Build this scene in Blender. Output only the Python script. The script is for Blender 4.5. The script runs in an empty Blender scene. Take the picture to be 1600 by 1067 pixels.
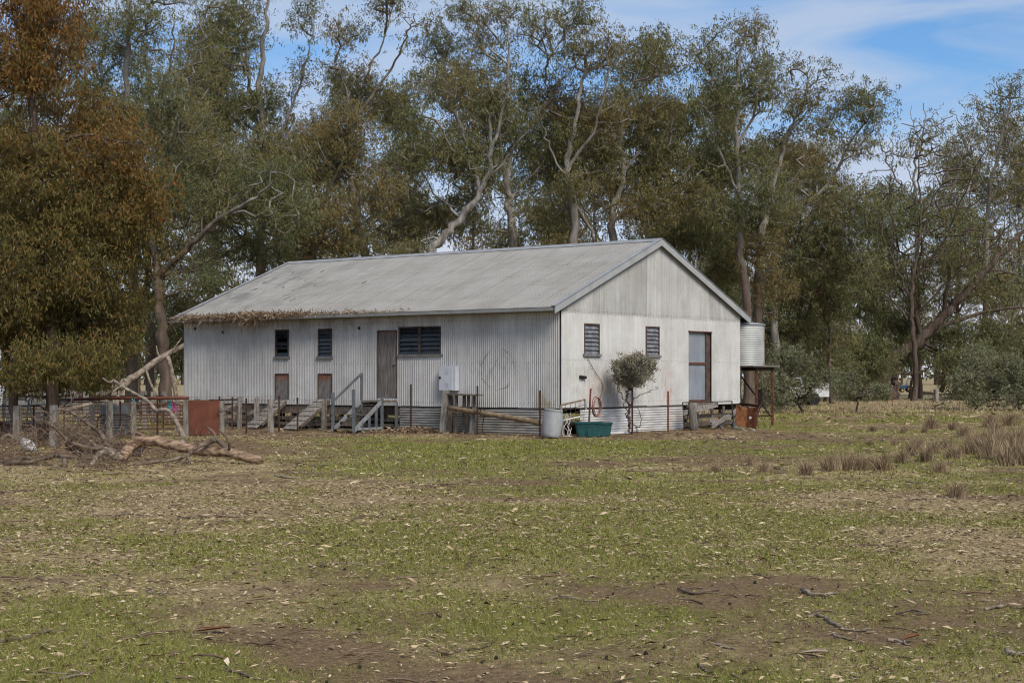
import bpy, math, random
import numpy as np
from mathutils import Vector, Matrix

scene = bpy.context.scene
COL = scene.collection
R = math.radians
F, YH, HC = 2450.0, 589.0, 1.70          # focal length in photo pixels, horizon row, eye height

# ---------------------------------------------------------------- camera
cam = bpy.data.cameras.new('camera')
cam.sensor_width = 36.0
cam.lens = 36.0 * F / 1600.0
cam.shift_y = (YH - 533.5) / 1600.0
cam.clip_start, cam.clip_end = 0.1, 6000.0
camo = bpy.data.objects.new('camera', cam)
COL.objects.link(camo)
camo.location = (0, 0, HC)
camo.rotation_euler = (R(90), 0, 0)
scene.camera = camo

# ---------------------------------------------------------------- sun and sky (soft, thinly overcast)
SUN_EL, SUN_AZ = R(44), R(151)            # azimuth clockwise from +Y (view direction)
sun = bpy.data.lights.new('sun', 'SUN')
sun.energy = 1.95
sun.angle = R(28)
sun.color = (1.0, 0.935, 0.84)
suno = bpy.data.objects.new('sun', sun)
COL.objects.link(suno)
sd = Vector((math.sin(SUN_AZ) * math.cos(SUN_EL), math.cos(SUN_AZ) * math.cos(SUN_EL), math.sin(SUN_EL)))
suno.rotation_euler = sd.to_track_quat('Z', 'Y').to_euler()

world = bpy.data.worlds.new('World')
scene.world = world
world.use_nodes = True
wn, wl = world.node_tree.nodes, world.node_tree.links
wn.clear()
w_out = wn.new('ShaderNodeOutputWorld')
w_bg = wn.new('ShaderNodeBackground')
w_bg.inputs['Strength'].default_value = 0.066
sky = wn.new('ShaderNodeTexSky')
sky.sky_type = 'NISHITA'
sky.sun_disc = False
sky.sun_elevation = SUN_EL
sky.sun_rotation = SUN_AZ
sky.air_density, sky.dust_density, sky.ozone_density = 1.0, 0.2, 3.0
tc = wn.new('ShaderNodeTexCoord')
mp = wn.new('ShaderNodeMapping')
mp.inputs['Scale'].default_value = (3.0, 3.0, 17.0)
mp.inputs['Location'].default_value = (2.3, 0.4, 1.55)
mp.inputs['Rotation'].default_value = (0.0, R(7), 0.0)
nz = wn.new('ShaderNodeTexNoise')
nz.inputs['Scale'].default_value = 1.5
nz.inputs['Detail'].default_value = 6.0
nz.inputs['Roughness'].default_value = 0.5
nz.inputs['Distortion'].default_value = 0.5
rp = wn.new('ShaderNodeValToRGB')
rp.color_ramp.elements[0].position = 0.33
rp.color_ramp.elements[0].color = (0.04, 0.04, 0.04, 1)
rp.color_ramp.elements[1].position = 0.57
rp.color_ramp.elements[1].color = (0.80, 0.80, 0.80, 1)
# clouds thicken towards the horizon, as a thin layer does
sep = wn.new('ShaderNodeSeparateXYZ')
mr = wn.new('ShaderNodeMapRange')
mr.inputs['From Min'].default_value = 0.03
mr.inputs['From Max'].default_value = 0.17
mr.inputs['To Min'].default_value = 0.85
mr.inputs['To Max'].default_value = 0.0
hmix = wn.new('ShaderNodeMix'); hmix.data_type = 'RGBA'
hmix.inputs['B'].default_value = (5.7, 5.5, 6.0, 1)
mixc = wn.new('ShaderNodeMix'); mixc.data_type = 'RGBA'
mixc.inputs['B'].default_value = (3.9, 4.6, 5.8, 1)
wl.new(tc.outputs['Generated'], mp.inputs['Vector'])
wl.new(mp.outputs['Vector'], nz.inputs['Vector'])
wl.new(nz.outputs['Fac'], rp.inputs['Fac'])
wl.new(tc.outputs['Generated'], sep.inputs['Vector'])
wl.new(sep.outputs['Z'], mr.inputs['Value'])
wl.new(rp.outputs['Color'], mixc.inputs['Factor'])
wl.new(mr.outputs['Result'], hmix.inputs['Factor'])
wl.new(mixc.outputs['Result'], hmix.inputs['A'])
tint = wn.new('ShaderNodeMix'); tint.data_type = 'RGBA'; tint.blend_type = 'MULTIPLY'
tint.inputs['Factor'].default_value = 1.0
tint.inputs['B'].default_value = (0.55, 0.80, 1.0, 1)
wl.new(sky.outputs['Color'], tint.inputs['A'])
wl.new(tint.outputs['Result'], mixc.inputs['A'])
wl.new(hmix.outputs['Result'], w_bg.inputs['Color'])
wl.new(w_bg.outputs['Background'], w_out.inputs['Surface'])

scene.view_settings.view_transform = 'Standard'
scene.view_settings.look = 'None'
scene.view_settings.gamma = 1.0
scene.view_settings.exposure = 1.0
scene.view_settings.use_curve_mapping = False
scene.cycles.filter_width = 1.1
scene.cycles.max_bounces = 5
scene.cycles.diffuse_bounces = 3
scene.cycles.glossy_bounces = 2
scene.cycles.transmission_bounces = 3
scene.cycles.transparent_max_bounces = 4

# ---------------------------------------------------------------- helpers
rnd = random.Random(7)

def at(px, py, Z):
    return Vector(((px - 800) / F * Z, Z, HC + (YH - py) / F * Z))

def gnd(px, py):
    Z = HC * F / (py - YH)
    return Vector(((px - 800) / F * Z, Z, 0.0))

def tag(o, label=None, cat=None, group=None, kind=None):
    if label: o['label'] = label
    if cat: o['category'] = cat
    if group: o['group'] = group
    if kind: o['kind'] = kind
    return o

def empty(name, loc=(0, 0, 0), rz=0.0, label=None, cat=None, group=None):
    o = bpy.data.objects.new(name, None)
    o.empty_display_size = 0.2
    COL.objects.link(o)
    o.location = loc
    o.rotation_euler = (0, 0, rz)
    return tag(o, label, cat, group)

def link_mesh(name, me, m, parent=None, smooth=False):
    if m is not None and len(me.materials) == 0:
        me.materials.append(m)
    if smooth:
        me.shade_smooth()
    o = bpy.data.objects.new(name, me)
    COL.objects.link(o)
    if parent is not None:
        o.parent = parent
    return o

class MB:
    """collects shapes and links them as one mesh object"""
    def __init__(s):
        s.v, s.f = [], []
    def add(s, vs, fs):
        n = len(s.v)
        s.v += [tuple(v) for v in vs]
        s.f += [tuple(i + n for i in f) for f in fs]
        return s
    def box(s, x0, x1, y0, y1, z0, z1):
        return s.add([(x0, y0, z0), (x1, y0, z0), (x1, y1, z0), (x0, y1, z0),
                      (x0, y0, z1), (x1, y0, z1), (x1, y1, z1), (x0, y1, z1)],
                     [(3, 2, 1, 0), (4, 5, 6, 7), (0, 1, 5, 4), (1, 2, 6, 5), (2, 3, 7, 6), (3, 0, 4, 7)])
    def bar(s, p0, p1, w, h, up=(0, 0, 1), w1=None, h1=None):
        p0, p1 = Vector(p0), Vector(p1)
        d = (p1 - p0).normalized()
        up = Vector(up)
        if abs(d.dot(up)) > 0.98: up = Vector((1, 0.3, 0))
        sx = d.cross(up).normalized()
        sy = sx.cross(d).normalized()
        w1 = w if w1 is None else w1
        h1 = h if h1 is None else h1
        vs = []
        for p, a, b in ((p0, w, h), (p1, w1, h1)):
            for i, j in ((-1, -1), (1, -1), (1, 1), (-1, 1)):
                vs.append(p + sx * (a / 2 * i) + sy * (b / 2 * j))
        return s.add(vs, [(3, 2, 1, 0), (4, 5, 6, 7), (0, 1, 5, 4), (1, 2, 6, 5), (2, 3, 7, 6), (3, 0, 4, 7)])
    def tube(s, pts, r, n=8, cap=True):
        pts = [Vector(p) for p in pts]
        rs = r if hasattr(r, '__len__') else [r] * len(pts)
        vs, fs = [], []
        ref = Vector((0.31, 0.17, 0.94))
        for i, p in enumerate(pts):
            a = pts[max(0, i - 1)]; b = pts[min(len(pts) - 1, i + 1)]
            d = (b - a).normalized()
            if abs(d.dot(ref)) > 0.97: ref = Vector((0.9, 0.3, 0.1))
            x = d.cross(ref).normalized(); y = d.cross(x).normalized()
            for k in range(n):
                t = 2 * math.pi * k / n
                vs.append(p + (x * math.cos(t) + y * math.sin(t)) * rs[i])
        for i in range(len(pts) - 1):
            for k in range(n):
                k2 = (k + 1) % n
                fs.append((i * n + k, i * n + k2, (i + 1) * n + k2, (i + 1) * n + k))
        if cap:
            fs.append(tuple(range(n - 1, -1, -1)))
            fs.append(tuple((len(pts) - 1) * n + k for k in range(n)))
        return s.add(vs, fs)
    def lathe(s, prof, n=24, c=(0, 0, 0)):
        vs = [(c[0] + r * math.cos(2 * math.pi * k / n), c[1] + r * math.sin(2 * math.pi * k / n), c[2] + z)
              for r, z in prof for k in range(n)]
        fs = [(i * n + k, i * n + (k + 1) % n, (i + 1) * n + (k + 1) % n, (i + 1) * n + k)
              for i in range(len(prof) - 1) for k in range(n)]
        return s.add(vs, fs)
    def mesh(s, name):
        me = bpy.data.meshes.new(name)
        me.from_pydata(s.v, [], s.f)
        me.update()
        return me
    def build(s, name, m, parent=None, smooth=False):
        return link_mesh(name, s.mesh(name), m, parent, smooth)

def np_mesh(name, V, Q, attr=None, smooth=False):
    """fast mesh of faces with equal corner count; attr: dict name -> per-vertex floats"""
    V = np.asarray(V, np.float32); Q = np.asarray(Q, np.int32)
    me = bpy.data.meshes.new(name)
    me.vertices.add(len(V)); me.vertices.foreach_set('co', V.ravel())
    k = Q.shape[1]
    me.loops.add(Q.size); me.loops.foreach_set('vertex_index', Q.ravel())
    me.polygons.add(len(Q))
    me.polygons.foreach_set('loop_start', np.arange(0, Q.size, k, dtype=np.int32))
    me.update(calc_edges=True)
    if attr:
        for nme, a in attr.items():
            at_ = me.attributes.new(nme, 'FLOAT', 'POINT')
            at_.data.foreach_set('value', np.asarray(a, np.float32))
    if smooth:
        me.shade_smooth()
    return me

# ---------------------------------------------------------------- materials
MATS = {}
def nodes_of(m):
    m.use_nodes = True
    nt = m.node_tree
    return nt, nt.nodes, nt.links, nt.nodes['Principled BSDF']

def new_mat(name, rough=0.8, metallic=0.0, spec=0.3):
    m = bpy.data.materials.new(name)
    nt, N, L, b = nodes_of(m)
    b.inputs['Roughness'].default_value = rough
    b.inputs['Metallic'].default_value = metallic
    b.inputs['Specular IOR Level'].default_value = spec
    MATS[name] = m
    return m, N, L, b

def coords(N, L, kind='Object', obj=None, scale=(1, 1, 1)):
    t = N.new('ShaderNodeTexCoord')
    if obj is not None: t.object = obj
    mpn = N.new('ShaderNodeMapping')
    mpn.inputs['Scale'].default_value = scale
    L.new(t.outputs[kind], mpn.inputs['Vector'])
    return mpn.outputs['Vector']

def noise(N, L, vec, scale, detail=4, rough=0.55, dist=0.0):
    n = N.new('ShaderNodeTexNoise')
    n.inputs['Scale'].default_value = scale
    n.inputs['Detail'].default_value = detail
    n.inputs['Roughness'].default_value = rough
    n.inputs['Distortion'].default_value = dist
    L.new(vec, n.inputs['Vector'])
    return n.outputs['Fac']

def ramp(N, L, fac, stops):
    r = N.new('ShaderNodeValToRGB')
    cr = r.color_ramp
    while len(cr.elements) < len(stops): cr.elements.new(0.5)
    for e, (p, c) in zip(cr.elements, stops):
        e.position = p
        e.color = (c[0], c[1], c[2], 1) if hasattr(c, '__len__') else (c, c, c, 1)
    L.new(fac, r.inputs['Fac'])
    return r.outputs['Color']

def mix(N, L, fac, a, b, blend='MIX'):
    m = N.new('ShaderNodeMix'); m.data_type = 'RGBA'; m.blend_type = blend
    for sock, v in (('Factor', fac), ('A', a), ('B', b)):
        if isinstance(v, bpy.types.NodeSocket): L.new(v, m.inputs[sock])
        elif hasattr(v, '__len__'): m.inputs[sock].default_value = (v[0], v[1], v[2], 1)
        else: m.inputs[sock].default_value = v
    return m.outputs['Result']

def bump(N, L, b, h, strength=0.3, dist=0.02):
    bp = N.new('ShaderNodeBump')
    bp.inputs['Strength'].default_value = strength
    bp.inputs['Distance'].default_value = dist
    L.new(h, bp.inputs['Height'])
    L.new(bp.outputs['Normal'], b.inputs['Normal'])

def rand_shade(N, L, col, lo, hi):
    oi = N.new('ShaderNodeObjectInfo')
    c = ramp(N, L, oi.outputs['Random'], [(0, lo), (1, hi)])
    return mix(N, L, 1.0, col, c, 'MULTIPLY')

def simple(name, c1, c2, scale=6, rough=0.8, metallic=0.0, spec=0.3, stretch=(1, 1, 1), vary=None, lo=0.35, hi=0.65, bmp=0.0):
    m, N, L, b = new_mat(name, rough, metallic, spec)
    v = coords(N, L, 'Object', None, stretch)
    n = noise(N, L, v, scale, 5, 0.6)
    c = ramp(N, L, n, [(lo, c1), (hi, c2)])
    if vary: c = rand_shade(N, L, c, vary[0], vary[1])
    L.new(c, b.inputs['Base Color'])
    if bmp: bump(N, L, b, n, bmp)
    return m

simple('timber_grey', (0.10, 0.088, 0.075), (0.27, 0.245, 0.215), 5, 0.9, stretch=(6, 6, 0.7), vary=(0.75, 1.15), bmp=0.4)
simple('timber_brown', (0.065, 0.05, 0.04), (0.20, 0.165, 0.13), 5, 0.9, stretch=(5, 5, 0.8), vary=(0.7, 1.2), bmp=0.4)
simple('timber_dark', (0.03, 0.024, 0.02), (0.075, 0.06, 0.05), 5, 0.9)
simple('plank_grey', (0.13, 0.115, 0.10), (0.33, 0.30, 0.27), 6, 0.9, stretch=(2, 2, 2), vary=(0.75, 1.1))
simple('post_grey', (0.11, 0.10, 0.088), (0.29, 0.262, 0.225), 4, 0.9, stretch=(4, 4, 0.9), vary=(0.8, 1.1), bmp=0.4)
simple('pine_pole', (0.13, 0.09, 0.05), (0.25, 0.19, 0.12), 4, 0.85, stretch=(2, 2, 2))
simple('rust', (0.055, 0.022, 0.012), (0.16, 0.062, 0.028), 7, 0.85, vary=(0.75, 1.15), bmp=0.2)
simple('rust_red', (0.095, 0.030, 0.018), (0.15, 0.052, 0.030), 3, 0.75)
simple('rust_dark', (0.025, 0.016, 0.013), (0.06, 0.034, 0.024), 5, 0.85)
simple('rust_bright', (0.10, 0.04, 0.018), (0.24, 0.10, 0.04), 6, 0.85)
simple('picket', (0.03, 0.014, 0.011), (0.075, 0.034, 0.026), 8, 0.8)
simple('picket_red', (0.10, 0.035, 0.025), (0.18, 0.07, 0.05), 8, 0.8)
simple('galv_tube', (0.22, 0.23, 0.24), (0.40, 0.40, 0.40), 8, 0.5, 0.2, 0.5)
simple('steel_blue', (0.085, 0.095, 0.105), (0.145, 0.155, 0.165), 6, 0.55, 0.1, 0.4)
simple('steel_light', (0.17, 0.178, 0.18), (0.27, 0.275, 0.275), 6, 0.55, 0.1, 0.4)
simple('wire', (0.045, 0.030, 0.024), (0.10, 0.075, 0.06), 9, 0.7)
simple('cabinet', (0.46, 0.48, 0.51), (0.55, 0.57, 0.60), 2.0, 0.5, 0.0, 0.4)
simple('cabinet_side', (0.42, 0.42, 0.42), (0.5, 0.5, 0.5), 2.0, 0.5)
simple('black_plastic', (0.008, 0.008, 0.009), (0.02, 0.02, 0.022), 5, 0.5)
simple('barrel_grey', (0.24, 0.245, 0.25), (0.35, 0.355, 0.355), 3, 0.55, stretch=(1, 1, 0.6))
simple('tub_green', (0.012, 0.052, 0.055), (0.022, 0.085, 0.085), 4, 0.45)
simple('tub_rim', (0.10, 0.16, 0.16), (0.16, 0.22, 0.22), 4, 0.5)
simple('white_strip', (0.60, 0.60, 0.58), (0.78, 0.78, 0.76), 4, 0.7)
simple('hose', (0.17, 0.075, 0.05), (0.27, 0.13, 0.09), 8, 0.6)
simple('rope_white', (0.45, 0.42, 0.40), (0.62, 0.58, 0.55), 9, 0.9)
simple('twine_blue', (0.05, 0.28, 0.34), (0.08, 0.36, 0.42), 9, 0.8)
simple('twine_pink', (0.45, 0.10, 0.24), (0.5, 0.14, 0.3), 9, 0.8)
simple('glass_dark', (0.012, 0.014, 0.016), (0.035, 0.038, 0.04), 3, 0.22, 0.0, 0.5)
simple('glass_grey', (0.09, 0.092, 0.095), (0.20, 0.20, 0.20), 5, 0.2, 0.0, 0.45)
simple('frame_brown', (0.05, 0.033, 0.026), (0.11, 0.078, 0.06), 6, 0.85)
simple('sill_grey', (0.12, 0.12, 0.115), (0.20, 0.20, 0.19), 6, 0.85)
simple('bark_dead', (0.10, 0.072, 0.05), (0.31, 0.25, 0.195), 5, 0.9, stretch=(1.5, 1.5, 1.5), bmp=0.5)
simple('bark_log', (0.085, 0.046, 0.028), (0.36, 0.25, 0.165), 4, 0.9, stretch=(1.2, 3, 3), bmp=0.5, lo=0.38, hi=0.62)
simple('branch_dark', (0.05, 0.034, 0.023), (0.19, 0.14, 0.10), 6, 0.9, bmp=0.4)
simple('twig', (0.075, 0.048, 0.03), (0.24, 0.165, 0.11), 3, 0.9)
simple('debris', (0.09, 0.055, 0.035), (0.27, 0.18, 0.12), 14, 0.95)
simple('brick_red', (0.20, 0.06, 0.035), (0.30, 0.10, 0.06), 9, 0.9)
simple('weathered_white', (0.24, 0.22, 0.20), (0.52, 0.51, 0.50), 5, 0.85)
simple('tractor_blue', (0.012, 0.045, 0.11), (0.02, 0.07, 0.16), 4, 0.5)
simple('bark_pale', (0.26, 0.20, 0.15), (0.46, 0.38, 0.30), 9, 0.9)
simple('paint_yellow', (0.36, 0.21, 0.04), (0.48, 0.29, 0.06), 4, 0.5)
simple('rubber', (0.012, 0.012, 0.012), (0.03, 0.03, 0.03), 6, 0.9)
simple('white_paint', (0.5, 0.5, 0.5), (0.68, 0.68, 0.68), 4, 0.5)
simple('screw', (0.05, 0.05, 0.05), (0.10, 0.10, 0.10), 4, 0.6)
simple('trim_grey', (0.25, 0.27, 0.285), (0.33, 0.345, 0.355), 2.5, 0.5, 0.1, 0.4)
simple('trim_light', (0.28, 0.285, 0.275), (0.35, 0.355, 0.345), 2.5, 0.5, 0.05, 0.4)
simple('ridge_metal', (0.23, 0.235, 0.24), (0.31, 0.315, 0.32), 2.5, 0.55, 0.05, 0.4)

# ---------------------------------------------------------------- ground
_lat = np.random.RandomState(11).rand(512, 512)
def vnoise(x, y, s, seed=0):
    x = np.asarray(x, float) / s + 37.3 * seed + 200; y = np.asarray(y, float) / s + 17.7 * seed + 200
    xi = np.floor(x).astype(int); yi = np.floor(y).astype(int)
    fx = x - xi; fy = y - yi
    fx = fx * fx * (3 - 2 * fx); fy = fy * fy * (3 - 2 * fy)
    g = lambda i, j: _lat[i % 512, j % 512]
    return ((g(xi, yi) * (1 - fx) + g(xi + 1, yi) * fx) * (1 - fy) +
            (g(xi, yi + 1) * (1 - fx) + g(xi + 1, yi + 1) * fx) * fy)
def fbm(x, y, s, seed=0, o=4):
    t = 0; a = 1; n = 0
    for k in range(o):
        t = t + a * vnoise(x, y, s / 2 ** k, seed + k * 3); n += a; a *= 0.55
    return t / n

# worn, green and littered patches of the paddock: (x, y centre in metres, half sizes, weight)
def patch(px, py, rx, ry, w):
    a = gnd(px, py); n_ = gnd(px, py + ry); f_ = gnd(px, max(py - ry, 600))
    return (a.x, a.y, rx / F * a.y, max(0.25, (f_.y - n_.y) / 2), w)
DIRT = [patch(*p) for p in [
    (1250, 1015, 300, 55, .62), (1520, 955, 200, 45, .5), (1160, 890, 120, 50, .38), (640, 915, 260, 32, .45), (1000, 1010, 200, 40, .35),
    (120, 905, 200, 26, .45), (170, 718, 250, 24, .95), (330, 735, 120, 12, .5), (980, 679, 230, 6, .9), (1130, 672, 90, 6, .9), (620, 678, 300, 5, .8),
    (430, 690, 100, 8, .5), (520, 780, 220, 14, .30), (800, 1050, 200, 30, .3), (420, 1000, 160, 30, .25), (1450, 1040, 160, 40, .3), (560, 1010, 420, 40, .30), (1330, 965, 320, 60, .35), (900, 905, 200, 26, .30), (300, 930, 220, 22, .3)]]
GREEN = [patch(*p) for p in [
    (720, 700, 330, 14, .7), (1050, 702, 260, 14, .7), (1350, 690, 200, 10, .35), (480, 745, 60, 6, .5), (560, 725, 250, 14, .4),
    (120, 960, 170, 40, .5), (600, 850, 240, 30, .35), (880, 760, 280, 22, .3), (1500, 1030, 120, 30, .25), (330, 1030, 200, 40, .35),
    (800, 970, 160, 40, .35), (1150, 1050, 60, 18, .4), (1150, 800, 240, 40, .3), (560, 960, 200, 30, .3), (50, 1030, 100, 40, .3)]]
LITTER = [patch(*p) for p in [
    (330, 785, 330, 32, 1.0), (160, 850, 260, 34, 1.0), (480, 850, 130, 24, .6), (1080, 775, 120, 18, .8), (850, 800, 500, 34, .55), (1300, 790, 330, 40, .8),
    (1350, 870, 240, 34, .85), (1500, 830, 150, 50, .6), (150, 738, 240, 14, 1.1), (300, 724, 160, 12, 1.0), (1000, 850, 300, 30, .5), (700, 1000, 800, 60, .2), (1330, 742, 130, 8, .6)]]
def bumps(lst, x, y):
    t = np.zeros_like(x)
    for cx, cy, rx, ry, w in lst:
        t += w * np.exp(-(((x - cx) / rx) ** 2 + ((y - cy) / ry) ** 2))
    return t
def ground_maps(x, y):
    x = np.asarray(x, float); y = np.asarray(y, float)
    n1 = fbm(x, y, 3.0, 1); n2 = fbm(x, y, 0.9, 5); n3 = fbm(x, y, 9.0, 9)
    d = bumps(DIRT, x, y); g = bumps(GREEN, x, y); l = bumps(LITTER, x, y)
    green = 0.47 + 1.7 * (n1 - 0.5) + 1.5 * (n2 - 0.5) + 0.5 * (n3 - 0.5) + 0.70 * g - 0.64 * d
    far = np.clip((y - 64) / 45, 0, 1)                       # dry paddock beyond the shed
    green = green * (1 - 0.75 * far) - 0.1 * far
    lit = 0.38 + 1.3 * (n2 - 0.5) + 0.9 * (fbm(x, y, 2.2, 21) - 0.5) + 0.75 * l - 0.05 * d - 0.35 * g
    return np.clip(green, 0, 1), np.clip(lit, 0, 1), np.clip(d, 0, 1), far
def gz(x, y):
    x = np.asarray(x, float); y = np.asarray(y, float)
    near = np.clip((60 - y) / 10, 0, 1) * np.clip((30 - np.abs(x)) / 6, 0, 1)
    return near * (0.05 * (fbm(x, y, 2.6, 40, 3) - 0.5) + 0.022 * (fbm(x, y, 0.5, 44, 2) - 0.5)) - 0.01

def axis_lines(lo, hi, step, far_lo, far_hi):
    a = list(np.arange(lo, hi + 1e-6, step)); s = step
    b = []
    v = lo
    while v > far_lo:
        s *= 1.35; v -= s; b.append(v)
    c = []; v = hi; s = step
    while v < far_hi:
        s *= 1.22; v += s; c.append(v)
    return np.array(b[::-1] + a + c)
gx = axis_lines(-24, 26, 0.3, -2500, 2500)
gy = axis_lines(6.0, 62, 0.3, -400, 4500)
GX, GY = np.meshgrid(gx, gy)
gxr, gyr = GX.ravel(), GY.ravel()
gg, gl_, gd, gf = ground_maps(gxr, gyr)
V = np.stack([gxr, gyr, gz(gxr, gyr)], 1)
nx_, ny_ = len(gx), len(gy)
ii = (np.arange(ny_ - 1)[:, None] * nx_ + np.arange(nx_ - 1)[None, :]).ravel()
Q = np.stack([ii, ii + 1, ii + 1 + nx_, ii + nx_], 1)
me = np_mesh('ground', V, Q, {'green': gg, 'litter': gl_, 'dirt': gd, 'far': gf}, True)
m, N, L, b = new_mat('ground', 0.95, 0, 0.15)
def attr(N, name):
    a = N.new('ShaderNodeAttribute'); a.attribute_name = name
    return a.outputs['Fac']
v = coords(N, L, 'Object')
nfine = noise(N, L, v, 22, 6, 0.7)
nmid = noise(N, L, v, 5.5, 7, 0.75)
ncrumb = noise(N, L, v, 75, 5, 0.7)
nbig = noise(N, L, v, 0.05, 4, 0.6)
soil = ramp(N, L, nfine, [(0.3, (0.081, 0.051, 0.027)), (0.5, (0.153, 0.102, 0.053)), (0.72, (0.255, 0.178, 0.095))])
grass = ramp(N, L, nfine, [(0.3, (0.092, 0.087, 0.020)), (0.55, (0.166, 0.155, 0.037)), (0.75, (0.248, 0.213, 0.072))])
straw = ramp(N, L, nfine, [(0.3, (0.184, 0.135, 0.064)), (0.6, (0.356, 0.270, 0.136)), (0.8, (0.494, 0.389, 0.204))])
dry = ramp(N, L, nbig, [(0.35, (0.265, 0.216, 0.111)), (0.65, (0.380, 0.302, 0.162))])
def thresh(fac, n, w=0.30):
    s_ = N.new('ShaderNodeMath'); s_.operation = 'SUBTRACT'
    L.new(fac, s_.inputs[0]); L.new(n, s_.inputs[1])
    r_ = N.new('ShaderNodeMapRange'); r_.interpolation_type = 'SMOOTHSTEP'
    r_.inputs['From Min'].default_value = -w; r_.inputs['From Max'].default_value = w
    L.new(s_.outputs[0], r_.inputs['Value'])
    return r_.outputs['Result']
soil = mix(N, L, 1.0, soil, ramp(N, L, ncrumb, [(0.32, (0.45, 0.42, 0.40)), (0.5, (1, 1, 1)), (0.66, (1.5, 1.45, 1.4))]), 'MULTIPLY')
c = mix(N, L, thresh(attr(N, 'green'), nmid), soil, grass)
c = mix(N, L, thresh(attr(N, 'litter'), nmid, 0.22), c, straw)
c = mix(N, L, attr(N, 'far'), c, mix(N, L, 0.75, c, dry))
L.new(c, b.inputs['Base Color'])
bump(N, L, b, nfine, 0.7, 0.03)
ground = tag(link_mesh('ground', me, m), kind='structure')

# ---------------------------------------------------------------- the woolshed
TH = R(37.5)
SL, SW = 16.35, 10.5                       # length, gable width
HB, HSEAM, PITCH = 0.80, 3.60, R(22)
OVE, OVG = 0.46, 0.15                      # eave and barge overhang
HRIDGE = 6.02
H_WALLTOP = HRIDGE - (SW / 2) * math.tan(PITCH) - 0.05
CORNER = Vector(((876 - 800) / 54.0, F / 54.0, 0))
SROT = R(90) - TH
shed = empty('woolshed', CORNER, SROT, 'long corrugated iron woolshed with grey gabled roof standing raised on stumps', 'shed')
SM = Matrix.Translation(CORNER) @ Matrix.Rotation(SROT, 4, 'Z')
SMI = SM.inverted()
def shed_ray(px, py):
    o = SMI @ Vector((0, 0, HC)); p = SMI @ at(px, py, 50.0)
    return o, p - o
def sl(px, py, out=0.0):
    """a photo pixel on a plane parallel to the long wall -> (along, height)"""
    o, d = shed_ray(px, py); t = (-out - o.x) / d.x; q = o + d * t
    return q.y, q.z
def gl(px, py, out=0.0):
    """the same on a plane parallel to the gable wall -> (across, height)"""
    o, d = shed_ray(px, py); t = (-out - o.y) / d.y; q = o + d * t
    return q.x, q.z

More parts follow.
